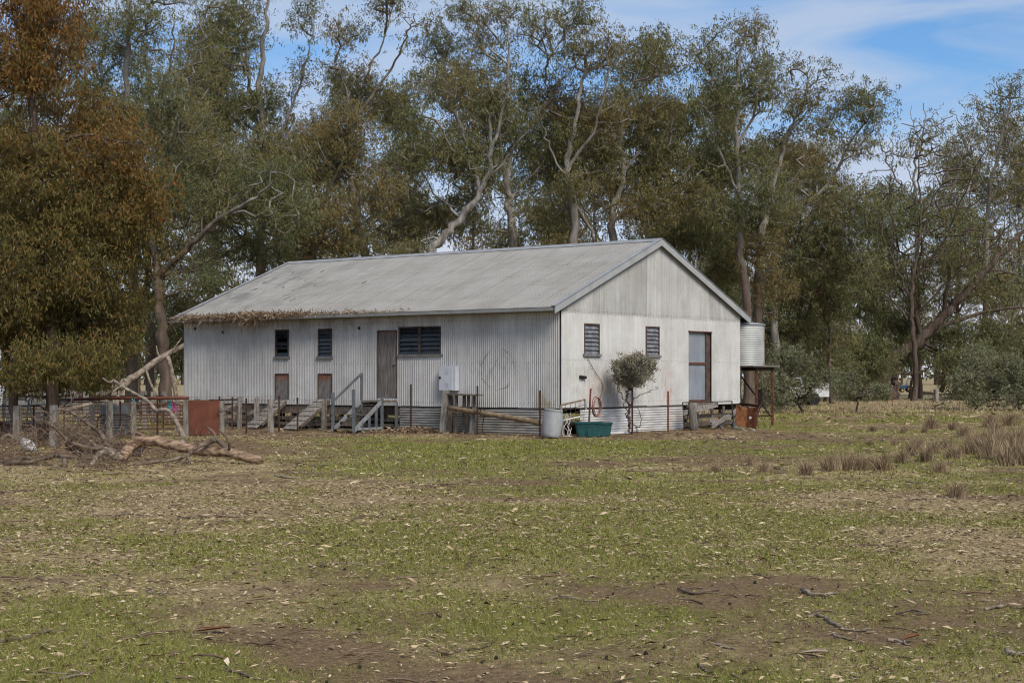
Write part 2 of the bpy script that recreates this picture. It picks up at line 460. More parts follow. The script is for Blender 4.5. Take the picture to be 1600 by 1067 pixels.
# metal cladding materials, in shed coordinates
def clad(name, base, dirt, streak=(3.2, 3.2, 0.35), rough=0.55, metal=0.15, stain_shade=None, ring=None, vary=(0.88, 1.08)):
    m, N, L, b = new_mat(name, rough, metal, 0.4)
    v = coords(N, L, 'Object', shed, streak)
    v2 = coords(N, L, 'Object', shed)
    n1 = noise(N, L, v, 2.0, 4, 0.6)
    n2 = noise(N, L, v2, 0.9, 6, 0.65)
    n3 = noise(N, L, v2, 14, 4, 0.6)
    c = ramp(N, L, n1, [(0.30, dirt), (0.62, base)])
    c = mix(N, L, 1.0, c, ramp(N, L, n2, [(0.33, (0.80, 0.79, 0.77)), (0.6, (1, 1, 1))]), 'MULTIPLY')
    c = mix(N, L, 1.0, c, ramp(N, L, n3, [(0.3, (0.93, 0.93, 0.92)), (0.6, (1, 1, 1))]), 'MULTIPLY')
    if stain_shade:
        for (cx, cy, cz, rx, ry, rz, col, amt, sc) in stain_shade:
            mpn = N.new('ShaderNodeMapping'); mpn.vector_type = 'POINT'
            mpn.inputs['Location'].default_value = (-cx / rx, -cy / ry, -cz / rz)
            mpn.inputs['Scale'].default_value = (1 / rx, 1 / ry, 1 / rz)
            t = N.new('ShaderNodeTexCoord'); t.object = shed
            L.new(t.outputs['Object'], mpn.inputs['Vector'])
            ln = N.new('ShaderNodeVectorMath'); ln.operation = 'LENGTH'
            L.new(mpn.outputs['Vector'], ln.inputs[0])
            fall = N.new('ShaderNodeMapRange')
            fall.inputs['From Min'].default_value = 1.0; fall.inputs['From Max'].default_value = 0.2
            fall.inputs['To Min'].default_value = 0.0; fall.inputs['To Max'].default_value = 1.0
            L.new(ln.outputs['Value'], fall.inputs['Value'])
            ns = noise(N, L, coords(N, L, 'Object', shed, (1, 1, 0.4)), sc, 5, 0.7)
            ml = N.new('ShaderNodeMath'); ml.operation = 'MULTIPLY'
            L.new(fall.outputs['Result'], ml.inputs[0])
            th = ramp(N, L, ns, [(0.48, 0.0), (0.62, amt)])
            L.new(th, ml.inputs[1])
            c = mix(N, L, ml.outputs[0], c, col)
    if ring:
        cx, cy, cz, rad, col = ring            # faint scraped ring
        mpn = N.new('ShaderNodeMapping'); mpn.inputs['Location'].default_value = (0, -cy, -cz); mpn.inputs['Scale'].default_value = (0, 1, 1)
        t = N.new('ShaderNodeTexCoord'); t.object = shed; L.new(t.outputs['Object'], mpn.inputs['Vector'])
        ln = N.new('ShaderNodeVectorMath'); ln.operation = 'LENGTH'; L.new(mpn.outputs['Vector'], ln.inputs[0])
        nn = noise(N, L, v2, 3.0, 3, .6)
        a1 = N.new('ShaderNodeMath'); a1.operation = 'MULTIPLY_ADD'; L.new(nn, a1.inputs[0]); a1.inputs[1].default_value = .25; L.new(ln.outputs['Value'], a1.inputs[2])
        a2 = N.new('ShaderNodeMath'); a2.operation = 'SUBTRACT'; L.new(a1.outputs[0], a2.inputs[0]); a2.inputs[1].default_value = rad + .125
        a3 = N.new('ShaderNodeMath'); a3.operation = 'ABSOLUTE'; L.new(a2.outputs[0], a3.inputs[0])
        a4 = N.new('ShaderNodeMapRange'); a4.inputs['From Min'].default_value = .035; a4.inputs['From Max'].default_value = .005; L.new(a3.outputs[0], a4.inputs['Value'])
        a5 = N.new('ShaderNodeMath'); a5.operation = 'MULTIPLY'; L.new(a4.outputs['Result'], a5.inputs[0]); L.new(ramp(N, L, noise(N, L, v2, 2.2, 3, .6), [(.42, 0.0), (.55, .8)]), a5.inputs[1])
        c = mix(N, L, a5.outputs[0], c, col)
    if vary: c = rand_shade(N, L, c, vary[0], vary[1])
    L.new(c, b.inputs['Base Color'])
    rr = ramp(N, L, n2, [(0.3, rough + 0.15), (0.7, rough - 0.08)])
    L.new(rr, b.inputs['Roughness'])
    return m
s_st, h_st = sl(770, 570)
clad('wall_iron', (0.62, 0.605, 0.585), (0.49, 0.48, 0.465), metal=.25, rough=.5, stain_shade=[
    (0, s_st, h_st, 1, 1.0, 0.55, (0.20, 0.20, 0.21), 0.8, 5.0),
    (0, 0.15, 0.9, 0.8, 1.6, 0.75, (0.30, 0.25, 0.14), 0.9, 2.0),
    (0, 10, 3.55, 1, 8, 0.5, (0.22, 0.18, 0.14), 0.8, 1.5)], vary=(0.94, 1.04), ring=(0, sl(778, 577)[0], sl(778, 577)[1], .62, (0.16, 0.16, 0.16)))  # brown band at the wall top: soot plus eave shade put into the colour
t_r, h_r = gl(1044, 610)
t_r2, h_r2 = gl(935, 620)
clad('gable_iron', (0.555, 0.545, 0.525), (0.49, 0.48, 0.46), metal=0.02, rough=0.6, stain_shade=[
    (t_r - 0.05, 0, h_r - 0.1, 0.5, 1, 1.0, (0.50, 0.14, 0.07), 0.7, 9.0),
    (t_r2, 0, h_r2 + 0.1, 0.9, 1, 0.6, (0.50, 0.20, 0.12), 0.55, 9.0),
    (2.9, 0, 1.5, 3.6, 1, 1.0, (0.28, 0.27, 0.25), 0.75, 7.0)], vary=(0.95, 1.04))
clad('gable_iron_top', (0.45, 0.44, 0.42), (0.34, 0.335, 0.32), streak=(4.0, 4.0, 0.22), metal=0.02, rough=0.6, vary=(0.86, 1.12))
clad('roof_iron', (0.31, 0.295, 0.268), (0.275, 0.262, 0.238), streak=(0.35, 3.0, 0.35), rough=0.5, metal=0.1, stain_shade=[
    (2.4, 15.2, 4.8, 4.6, 6.0, 3.0, (0.15, 0.145, 0.13), 0.9, 1.0)], vary=(0.96, 1.03))
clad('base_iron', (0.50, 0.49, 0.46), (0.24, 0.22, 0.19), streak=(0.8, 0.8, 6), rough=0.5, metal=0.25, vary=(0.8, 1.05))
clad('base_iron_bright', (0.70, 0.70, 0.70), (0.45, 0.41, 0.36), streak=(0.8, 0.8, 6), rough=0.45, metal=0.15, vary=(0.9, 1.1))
clad('sliding_iron', (0.27, 0.295, 0.33), (0.22, 0.24, 0.27), rough=0.5, metal=0.15, vary=None)

CP, CA = 0.0762, 0.0120                    # corrugation pitch and half depth
def corr_sheet(name, u0, u1, v0, v1, mapf, m, holes=(), top=None, parent=None, n_per=6, rough_edges=0.0):
    us = set(np.round(np.arange(math.floor(u0 / CP * n_per) + 1, math.ceil(u1 / CP * n_per)) * CP / n_per, 5))
    us |= {u0, u1}
    for h in holes:
        for q in (h[0], h[1]):
            if u0 < q < u1: us.add(q)
    us = sorted(us)
    vs_ = sorted({v0, v1} | {q for h in holes if h[1] > u0 and h[0] < u1 for q in (h[2], h[3]) if v0 < q < v1})
    V, Fc = [], []
    for u in us:
        d = CA * math.cos(2 * math.pi * u / CP)
        for j, vv in enumerate(vs_):
            z = top(u) if (top and j == len(vs_) - 1) else vv
            V.append(mapf(u, z, d))
    nv = len(vs_)
    for i in range(len(us) - 1):
        for j in range(nv - 1):
            cu, cv = (us[i] + us[i + 1]) / 2, (vs_[j] + vs_[j + 1]) / 2
            if any(h[0] < cu < h[1] and h[2] < cv < h[3] for h in holes): continue
            Fc.append((i * nv + j, (i + 1) * nv + j, (i + 1) * nv + j + 1, i * nv + j + 1))
    # an opening can cut a sheet in two: each piece becomes its own object
    par = {}
    def find(a):
        while par.setdefault(a, a) != a: a = par[a]
        return a
    for f in Fc:
        for q in f[1:]: par[find(f[0])] = find(q)
    comps = {}
    for f in Fc: comps.setdefault(find(f[0]), []).append(f)
    for fs in comps.values():
        ids = sorted({q for f in fs for q in f}); ix = {q: i for i, q in enumerate(ids)}
        me = bpy.data.meshes.new(name); me.from_pydata([V[q] for q in ids], [], [tuple(ix[q] for q in f) for f in fs]); me.update()
        link_mesh(name, me, m, parent or shed, True)

def rect_l(x0, x1, y0, y1):
    s1, _ = sl(x0, y0); s0, _ = sl(x1, y0)
    xm = (x0 + x1) / 2
    return (s0, s1, sl(xm, y1)[1], sl(xm, y0)[1])
def rect_g(x0, x1, y0, y1):
    t0, _ = gl(x0, y0); t1, _ = gl(x1, y0)
    xm = (x0 + x1) / 2
    return (t0, t1, gl(xm, y1)[1], gl(xm, y0)[1])
WIN_A = rect_l(430.5, 452, 515, 557)
WIN_B = rect_l(497.5, 519.5, 513.5, 557)
HAT_A = rect_l(430.5, 452, 583.5, 624)
HAT_B = rect_l(497.5, 519.5, 583.5, 623)
DOOR = rect_l(590.5, 621, 516, 622)
WIN_C = rect_l(623.5, 690, 510, 553.5)
WIN_D = rect_g(911.5, 936, 505.5, 553)
WIN_E = rect_g(1008.5, 1029.5, 510, 555)
SLIDE = rect_g(1075, 1111.5, 519, 628)
long_holes = [WIN_A, WIN_B, HAT_A, HAT_B, DOOR, WIN_C]
gab_holes = [WIN_D, WIN_E, SLIDE]
CW = CP * 10
lm_ = lambda u, z, d: (-d - 0.012, u, z)
n_long = int(math.ceil(SL / CW))
for k in range(n_long):
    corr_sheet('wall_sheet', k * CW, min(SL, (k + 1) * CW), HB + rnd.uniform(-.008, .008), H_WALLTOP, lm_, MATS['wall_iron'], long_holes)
roofline = lambda t: HRIDGE - abs(t - SW / 2) * math.tan(PITCH) - 0.04
gm_ = lambda u, z, d: (u, -d - 0.012, z)
n_gab = int(math.ceil(SW / CW))
for k in range(n_gab):
    u0, u1 = k * CW, min(SW, (k + 1) * CW)
    ztop = HSEAM + 0.04
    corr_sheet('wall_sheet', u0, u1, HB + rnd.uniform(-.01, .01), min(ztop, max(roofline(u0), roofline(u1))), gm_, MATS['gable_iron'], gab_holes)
    gm2 = lambda u, z, d: (u, -d - 0.018, z)
    corr_sheet('gable_sheet', u0, u1, HSEAM, HSEAM + 1, gm2, MATS['gable_iron_top'], (), top=lambda u: max(roofline(u), HSEAM + 0.01))
# the far walls
for k in range(n_gab):
    u0, u1 = k * CW, min(SW, (k + 1) * CW)
    corr_sheet('wall_sheet', u0, u1, HB, HB + 1, lambda u, z, d: (u, SL + d + .012, z), MATS['wall_iron'], (), top=lambda u: roofline(u), n_per=3)
for k in range(n_long):
    corr_sheet('wall_sheet', k * CW, min(SL, (k + 1) * CW), HB, H_WALLTOP, lambda u, z, d: (SW + d + .012, u, z), MATS['wall_iron'], (), n_per=3)

# roof sheets, both slopes
slen = (SW / 2 + OVE) / math.cos(PITCH)
def slope_map(side):
    def f(u, v, d):
        x = (SW / 2 - v * math.cos(PITCH)); z = HRIDGE - v * math.sin(PITCH)
        nx, nz = -math.sin(PITCH), math.cos(PITCH)
        x += nx * d; z += nz * d
        return (x if side == 0 else SW - x, u, z)
    return f
n_roof = int(math.ceil((SL + 2 * OVG) / CW))
for side in (0, 1):
    mp_ = slope_map(side)
    for k in range(n_roof):
        u0 = -OVG + k * CW; u1 = min(SL + OVG, u0 + CW)
        corr_sheet('roof_sheet', u0, u1 + 0.02, 0.02, slen, lambda u, v, d, k=k: mp_(u, v, d + 0.003 * (k % 2)), MATS['roof_iron'], (), n_per=6 if side == 0 else 3)
mb = MB()
mp0 = slope_map(0)
for k in range(n_roof * 5):
    for j, v in enumerate(np.linspace(0.25, slen - 0.12, 7)):
        u = -OVG + 0.05 + k * CP * 2
        if u > SL: continue
        p = Vector(mp0(round(u / CP) * CP, v + rnd.uniform(-.02, .02), CA + 0.004)); r_ = 0.012
        mb.add([p + Vector((-r_, -r_, -.004)), p + Vector((r_, -r_, .004)), p + Vector((r_, r_, .004)), p + Vector((-r_, r_, -.004)), p + Vector((0, 0, .012))],
               [(0, 1, 4), (1, 2, 4), (2, 3, 4), (3, 0, 4)])
tag(mb.build('roof_screws', MATS['screw'], shed), kind='stuff')
mb = MB()
for row in (0.93, 2.12, 3.40):
    for k in range(int(SL / CP / 2)):
        y = round((k * 2 + 1)) * CP
        if any(h[0] - .03 < y < h[1] + .03 and h[2] - .05 < row < h[3] + .05 for h in long_holes): continue
        r_ = .011; z = row + rnd.uniform(-.012, .012); x = -0.012 - CA * math.cos(2 * math.pi * y / CP) - .003
        mb.add([(x, y - r_, z - r_), (x, y + r_, z - r_), (x, y + r_, z + r_), (x, y - r_, z + r_), (x - .006, y, z)], [(0, 1, 4), (1, 2, 4), (2, 3, 4), (3, 0, 4)])
for row in (0.95, 2.2, HSEAM - .03, HSEAM + .06):
    for k in range(int(SW / CP / 2)):
        xx = (k * 2 + 1) * CP
        if any(h[0] - .03 < xx < h[1] + .03 and h[2] - .05 < row < h[3] + .05 for h in gab_holes): continue
        r_ = .011; z = row + rnd.uniform(-.012, .012); y = -0.02 - CA * math.cos(2 * math.pi * xx / CP) - .004
        mb.add([(xx - r_, y, z - r_), (xx + r_, y, z - r_), (xx + r_, y, z + r_), (xx - r_, y, z + r_), (xx, y - .006, z)], [(0, 1, 4), (1, 2, 4), (2, 3, 4), (3, 0, 4)])
tag(mb.build('wall_nails', MATS['screw'], shed), kind='stuff')
# ridge cap with rolled top, barge flashings, gutter, fascia
mb = MB()
prof = []
for a in (-1, 1):
    pass
cap_w = 0.17
P = [(-cap_w * math.cos(PITCH), HRIDGE + 0.022 - cap_w * math.sin(PITCH)), (-0.03, HRIDGE + 0.030), (-0.02, HRIDGE + 0.052), (0, HRIDGE + 0.060),
     (0.02, HRIDGE + 0.052), (0.03, HRIDGE + 0.030), (cap_w * math.cos(PITCH), HRIDGE + 0.022 - cap_w * math.sin(PITCH))]
vs = [(SW / 2 + x, y, z) for y in (-OVG - .02, SL + OVG + .02) for x, z in P]
mb.add(vs, [(i, i + 1, i + 8, i + 7) for i in range(6)])
mb.build('ridge_cap', MATS['ridge_metal'], shed)
for yb, nm in ((-OVG, 1), (SL + OVG, -1)):
    for side in (0, 1):
        f = slope_map(side)
        y0, y1 = (yb - 0.012, yb + 0.012)
        mb = MB()
        for (ya, vA, vB, hA, hB) in ((yb, 0.0, slen + 0.03, -0.18, 0.02),):
            a0 = Vector(f(0, vA, 0)); b0 = Vector(f(0, vB, 0))
            vs = []
            for y in (y0, y1):
                for p in (a0, b0):
                    for h in (hA, hB):
                        vs.append((p.x, y, p.z + h))
            mb.add(vs, [(0, 1, 3, 2), (4, 6, 7, 5), (0, 4, 5, 1), (2, 3, 7, 6), (1, 5, 7, 3), (0, 2, 6, 4)])
        mb.build('barge_board', MATS['trim_light'], shed)
        mb = MB()
        a0 = Vector(f(0, -0.01, 0.026)); b0 = Vector(f(0, slen + 0.04, 0.026))
        ys = (yb - 0.03, yb + 0.12) if nm == 1 else (yb - 0.12, yb + 0.03)
        vs = [(p.x, y, p.z + h) for h in (0.012, 0.028) for p in (a0, b0) for y in ys]
        mb.add(vs, [(0, 1, 3, 2), (4, 6, 7, 5), (0, 4, 5, 1), (2, 3, 7, 6), (1, 5, 7, 3), (0, 2, 6, 4)])
        mb.build('barge_cap', MATS['ridge_metal'], shed)
ev = Vector(mp0(0, slen, 0))
for sgn in (0, 1):
    X = lambda x: x if sgn == 0 else SW - x
    mb = MB()
    gp = [(ev.x + 0.03, ev.z - 0.015), (ev.x + 0.03, ev.z - 0.10), (ev.x - 0.02, ev.z - 0.125), (ev.x - 0.07, ev.z - 0.11), (ev.x - 0.085, ev.z - 0.02), (ev.x - 0.075, ev.z - 0.02)]
    vs = [(X(x), y, z) for y in (-OVG + 0.03, SL + OVG - .02) for x, z in gp]
    mb.add(vs, [(i, i + 1, i + 7, i + 6) for i in range(5)])
    mb.build('gutter', MATS['trim_light'], shed)
    mb = MB()
    x0, x1 = sorted((X(ev.x + 0.05), X(ev.x + 0.09)))
    mb.box(x0, x1, -OVG + .03, SL + OVG - .03, ev.z - 0.13, ev.z - 0.0)
    mb.build('fascia', MATS['timber_dark'], shed)
# rafters under the eave, purlins: dark timber seen below the eave
for k in range(14):
    y = 0.3 + k * (SL - .6) / 13
    mb = MB()
    a = Vector(mp0(y, slen - 0.06, -0.075)); c = Vector(mp0(y, 0.1, -0.075))
    mb.bar(a, c, 0.05, 0.10)
    mb.build('rafter', MATS['timber_dark'], shed)
# soot marks / bolt holes on the wall are small dark caps
for px, py in ((306, 513.5), (349, 519), (562, 512.5), (609, 493.5)):
    s_, h_ = sl(px, py)
    mb = MB(); mb.box(-0.05, -0.02, s_ - .035, s_ + .035, h_ - .05, h_ + .04)
    mb.build('bolt_plate', MATS['timber_dark'], shed)

# floor and sub-structure
mb = MB(); mb.box(0.03, SW - .03, 0.03, SL - .03, 0.76, 0.84); mb.build('floor', MATS['timber_dark'], shed)
for i in range(5):
    x = 0.08 + i * (SW - .16) / 4
    mb = MB(); mb.box(x - .05, x + .05, 0.06, SL - .06, 0.58, 0.755); mb.build('bearer', MATS['timber_brown'], shed)
for i in range(5):
    for k in range(9):
        x = 0.12 + i * (SW - .24) / 4; y = 0.14 + k * (SL - .28) / 8
        mb = MB(); mb.tube([(x, y, -0.1), (x + rnd.uniform(-.01, .01), y, 0.575)], [0.11, 0.10], 8)
        mb.build('stump', MATS['timber_grey'], shed)
s_steps = sl(626, 650)[0]
for z in (0.17, 0.36, 0.55):
    for k in range(4):
        y0 = s_steps + 0.05 + k * (SL - s_steps - .1) / 4; y1 = s_steps + 0.05 + (k + 1) * (SL - s_steps - .1) / 4 - .02
        mb = MB(); mb.bar((0.02, y0, z + rnd.uniform(-.02, .02)), (0.02, y1, z + rnd.uniform(-.02, .02)), 0.03, 0.11)
        mb.build('base_rail', MATS['timber_brown'], shed)
# base cladding: corrugations run along the wall, sheets butt end to end
def base_sheet(name, a0, a1, h0, h1, mapf, m):
    hs = np.linspace(h0, h1, int((h1 - h0) / CP * 6))
    V, Fc = [], []
    for h in hs:
        d = CA * 1.1 * math.cos(2 * math.pi * h / CP)
        for a in (a0, a1): V.append(mapf(a, h, d))
    for i in range(len(hs) - 1): Fc.append((2 * i, 2 * i + 1, 2 * i + 3, 2 * i + 2))
    me = bpy.data.meshes.new(name); me.from_pydata(V, [], Fc); me.update()
    return link_mesh(name, me, m, shed, True)
s_end = sl(627, 650)[0]
edges = [0.05, s_end * 0.34, s_end * 0.67, s_end]
for k in range(3):
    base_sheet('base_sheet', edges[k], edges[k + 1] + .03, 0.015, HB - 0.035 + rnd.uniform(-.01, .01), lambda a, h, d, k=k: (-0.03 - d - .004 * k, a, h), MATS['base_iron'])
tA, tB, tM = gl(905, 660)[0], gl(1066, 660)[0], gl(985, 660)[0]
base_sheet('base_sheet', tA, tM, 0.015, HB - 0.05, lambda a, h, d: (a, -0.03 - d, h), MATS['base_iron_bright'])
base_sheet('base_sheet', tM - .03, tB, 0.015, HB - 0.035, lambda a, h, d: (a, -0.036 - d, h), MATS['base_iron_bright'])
# rails under the sliding door, between the stumps
for z in (0.16, 0.40):
    mb = MB(); mb.bar((tB + .05, 0.05, z), (SW - .1, 0.05, z + .03), 0.03, 0.13); mb.build('base_rail', MATS['timber_brown'], shed)
for t in (gl(1090, 650)[0], gl(1112, 650)[0], gl(1130, 650)[0]):
    mb = MB(); mb.bar((t, 0.0, 0.0), (t + .02, 0.0, 0.72), 0.10, 0.05, up=(0, 1, 0)); mb.build('base_post', MATS['timber_grey'], shed)

# ---- windows: frame, sill, louvre blades
def window(rect, mapf, axis, nb, glass, missing=(), mull=False, tilt=None):
    a0, a1, h0, h1 = rect
    w = empty('window', (0, 0, 0)); w.parent = shed
    fw = 0.05
    def slab(name, aa, ab, ha, hb, d0, d1, m):
        mb = MB()
        p = [mapf(a, h, d) for d in (d0, d1) for h in (ha, hb) for a in (aa, ab)]
        mb.add(p, [(0, 1, 3, 2), (4, 6, 7, 5), (0, 4, 5, 1), (2, 3, 7, 6), (1, 5, 7, 3), (0, 2, 6, 4)])
        return mb.build(name, m, w)
    slab('frame', a0, a0 + fw, h0, h1, -0.06, 0.012, MATS['frame_brown'])
    slab('frame', a1 - fw, a1, h0, h1, -0.06, 0.012, MATS['frame_brown'])
    slab('frame', a0 + fw, a1 - fw, h1 - 0.045, h1, -0.06, 0.006, MATS['frame_brown'])
    if mull: slab('mullion', (a0 + a1) / 2 - 0.045, (a0 + a1) / 2 + 0.045, h0, h1 - .045, -0.06, 0.014, MATS['frame_brown'])
    slab('sill', a0 - 0.04, a1 + 0.04, h0 - 0.075, h0, -0.05, 0.055, MATS['sill_grey'])
    cols = [(a0 + fw, (a0 + a1) / 2 - .045), ((a0 + a1) / 2 + .045, a1 - fw)] if mull else [(a0 + fw, a1 - fw)]
    bh = (h1 - 0.045 - h0) / nb
    for ci, (ca, cb) in enumerate(cols):
        for k in range(nb):
            if k in missing: continue
            tl = (tilt if tilt is not None else 0.35) + rnd.uniform(-.1, .1)
            hc = h0 + (k + .5) * bh; hl = bh * 0.56
            mb = MB()
            dA, dB = 0.005, -0.02 - hl * math.sin(tl) * 1.2
            p = []
            for th in (0, 0.006):
                p += [mapf(ca + .004, hc - hl * math.cos(tl), dA + th), mapf(cb - .004, hc - hl * math.cos(tl), dA + th),
                      mapf(cb - .004, hc + hl * math.cos(tl), dB + th), mapf(ca + .004, hc + hl * math.cos(tl), dB + th)]
            mb.add(p, [(0, 1, 2, 3), (7, 6, 5, 4), (0, 4, 5, 1), (1, 5, 6, 2), (2, 6, 7, 3), (3, 7, 4, 0)])
            mb.build('louvre', MATS[glass], w)
    return w
mapL = lambda a, h, d: (-d - 0.02, a, h)
mapG = lambda a, h, d: (a, -d - 0.02, h)
window(WIN_A, mapL, 0, 7, 'glass_dark', missing=(1, 4), tilt=.5)
window(WIN_B, mapL, 0, 7, 'glass_dark')
window(WIN_C, mapL, 0, 6, 'glass_dark', mull=True)
window(WIN_D, mapG, 1, 7, 'glass_grey')
window(WIN_E, mapG, 1, 7, 'glass_grey')

# ---- timber door and hatches
m, N, L, b = new_mat('door_timber', 0.9)
v = coords(N, L, 'Object', shed, (9, 9, 0.8)); n = noise(N, L, v, 2.5, 6, 0.65)
c = ramp(N, L, n, [(0.3, (0.075, 0.063, 0.055)), (0.52, (0.17, 0.15, 0.135)), (0.72, (0.30, 0.27, 0.245))])
v2 = coords(N, L, 'Object', shed); sp = N.new('ShaderNodeSeparateXYZ'); L.new(v2, sp.inputs[0])
up = N.new('ShaderNodeMapRange'); up.inputs['From Min'].default_value = DOOR[3] - .30; up.inputs['From Max'].default_value = DOOR[3] + .10
L.new(sp.outputs['Z'], up.inputs['Value'])
c = mix(N, L, thresh(up.outputs['Result'], n, 0.12), c, (0.20, 0.10, 0.085))
L.new(c, b.inputs['Base Color'])
m, N, L, b = new_mat('hatch_sheet', 0.85)
v = coords(N, L, 'Object', shed, (5, 5, 1.6)); n = noise(N, L, v, 2.2, 6, 0.7)
c = ramp(N, L, n, [(0.32, (0.09, 0.075, 0.066)), (0.6, (0.21, 0.19, 0.175))])
sp = N.new('ShaderNodeSeparateXYZ'); L.new(coords(N, L, 'Object', shed), sp.inputs[0])
up = N.new('ShaderNodeMapRange'); up.inputs['From Min'].default_value = HAT_A[3] - .50; up.inputs['From Max'].default_value = HAT_A[3] + .05
L.new(sp.outputs['Z'], up.inputs['Value'])
c = mix(N, L, thresh(up.outputs['Result'], n, 0.2), c, ramp(N, L, noise(N, L, v, 4, 4, 0.6), [(0.4, (0.23, 0.13, 0.11)), (0.6, (0.17, 0.065, 0.03))]))
L.new(c, b.inputs['Base Color'])
def leaf_door(rect, m, nplank, out0=-0.03, out1=0.0):
    a0, a1, h0, h1 = rect
    d = empty('door'); d.parent = shed
    pw = (a1 - a0 - .06) / nplank
    for k in range(nplank):
        mb = MB(); x = rnd.uniform(-.004, .004)
        mb.box(-out1 - 0.012 + x, -out0 + x, a0 + .03 + k * pw + .003, a0 + .03 + (k + 1) * pw - .003, h0 + .01, h1 - .03)
        mb.build('plank', m, d)
    for (x0, x1) in ((a0, a0 + .03), (a1 - .03, a1)):
        mb = MB(); mb.box(-0.035, 0.06, x0, x1, h0, h1); mb.build('jamb', MATS['frame_brown'], d)
    mb = MB(); mb.box(-0.032, 0.06, a0 + .03, a1 - .03, h1 - .03, h1); mb.build('lintel', MATS['frame_brown'], d)
    return d
dd = leaf_door(DOOR, MATS['door_timber'], 6)
s_, h_ = sl(617, 568.5)
mb = MB(); mb.box(-0.06, -0.014, s_ - .05, s_ + .05, h_ - .03, h_ + .03); mb.build('handle', MATS['steel_light'], dd)
leaf_door(HAT_A, MATS['hatch_sheet'], 3)
leaf_door(HAT_B, MATS['hatch_sheet'], 3)

# ---- sliding iron door in the gable, recessed
a0, a1, h0, h1 = SLIDE
sd_ = empty('sliding_door'); sd_.parent = shed
hm = gl(1092, 568)[1]
aE = a0 + (a1 - a0) * 0.80
corr_sheet('door_sheet', a0 - .1, aE, h0 + .05, hm - .03, lambda u, z, d: (u, 0.07 - d * .6, z), MATS['sliding_iron'], parent=sd_)
corr_sheet('door_sheet', a0 - .1, aE, hm + .03, h1, lambda u, z, d: (u, 0.07 - d * .6, z), MATS['sliding_iron'], parent=sd_)
mb = MB(); mb.box(a0 - .1, aE, 0.035, 0.10, hm - .035, hm + .035); mb.build('door_rail', MATS['rust'], sd_)
mb = MB(); mb.box(a0 - .1, aE, 0.03, 0.10, h0 + .02, h0 + .075); mb.build('door_rail', MATS['rust'], sd_)
mb = MB(); mb.box(aE, aE + .05, 0.02, 0.14, h0 + .02, h1 + .04); mb.build('door_stile', MATS['frame_brown'], sd_)
mb = MB(); mb.box(aE + .05, a1 + .04, 0.06, 0.12, h0, h1 + .05); mb.build('jamb', MATS['frame_brown'], sd_)
mb = MB(); mb.box(a0 - .02, a1 + .02, -0.03, 0.02, h1 - .005, h1 + .03); mb.build('lintel', MATS['rust'], sd_)
mb = MB(); mb.box(a0 - .03, a1 + .03, -0.055, 0.02, h0 - .06, h0 + .018); mb.build('threshold', MATS['timber_brown'], sd_)
mb = MB(); mb.box(a0 - .03, a1 + .03, -0.045, 0.015, h0 - .16, h0 - .065); mb.build('threshold', MATS['timber_grey'], sd_)
# downpipe stub / vent pipe on the gable
t_, h_ = gl(908, 589)
mb = MB(); mb.tube([(t_ - .14, -0.07, h_ + .015), (t_ + .14, -0.07, h_ - .015)], 0.045, 10)
mb.build('vent_pipe', MATS['black_plastic'], shed, True)

# ---------------------------------------------------------------- things round the shed
def shift(mb, off):
    mb.v = [(x - off[0], y - off[1], z - off[2]) for x, y, z in mb.v]
    return mb
class Thing:
    """a top-level Empty at the thing's base; parts are given in shed or world coordinates"""
    def __init__(s, name, label, cat, base, in_shed=True, group=None):
        s.base = Vector(base)
        s.e = empty(name, SM @ s.base if in_shed else s.base, SROT if in_shed else 0.0, label, cat, group)
    def part(s, name, mb, m, smooth=False, parent=None):
        return shift(mb, s.base).build(name, MATS[m], parent or s.e, smooth)
def one(name, mb, m, label, cat, base, in_shed=True, group=None, smooth=False):
    """a thing that is one mesh, with its origin at its base"""
    o = shift(mb, base).build(name, MATS[m], None, smooth)
    o.location = SM @ Vector(base) if in_shed else base
    if in_shed: o.rotation_euler = (0, 0, SROT)
    return tag(o, label, cat, group)
def curve_pts(pts, n=6):
    """Catmull-Rom through the points"""
    P = [Vector(p) for p in pts]
    P = [P[0] * 2 - P[1]] + P + [P[-1] * 2 - P[-2]]
    out = []
    for i in range(1, len(P) - 2):
        for k in range(n):
            t = k / n
            out.append(0.5 * ((2 * P[i]) + (P[i + 1] - P[i - 1]) * t + (2 * P[i - 1] - 5 * P[i] + 4 * P[i + 1] - P[i + 2]) * t * t
                              + (3 * P[i] - P[i - 1] - 3 * P[i + 1] + P[i + 2]) * t ** 3))
    out.append(P[-2])
    return out

# heap of leaves and bark on the eave gutter
rs = np.random.RandomState(5)
def strips(n, pos, dirs, Lm, Wm, seed):
    """flat curved leaf/bark slivers as quads"""
    r = np.random.RandomState(seed)
    Ln = Lm * r.uniform(.5, 1.5, (n, 1)); Wn = Wm * r.uniform(.6, 1.4, (n, 1))
    side = np.cross(dirs, r.normal(size=(n, 3))); side /= np.linalg.norm(side, axis=1, keepdims=True) + 1e-9
    nrm = np.cross(dirs, side)
    bend = nrm * Ln * r.uniform(-.15, .15, (n, 1))
    V = np.stack([pos, pos + dirs * Ln * .45 + side * Wn / 2 + bend, pos + dirs * Ln, pos + dirs * Ln * .55 - side * Wn / 2 + bend], 1).reshape(-1, 3)
    Qd = np.arange(4 * n).reshape(n, 4)
    return V, Qd
m, N, L, b = new_mat('dead_leaf', 0.9, 0, 0.15)
c = ramp(N, L, attr(N, 'rnd'), [(0.0, (0.07, 0.045, 0.028)), (0.35, (0.16, 0.10, 0.06)), (0.6, (0.27, 0.19, 0.12)), (1.0, (0.42, 0.33, 0.23))])
L.new(c, b.inputs['Base Color'])
n = 17000
sS = rs.uniform(0, 1, n) ** 0.8
yy = SL + OVG - sS * (SL - 3.2)
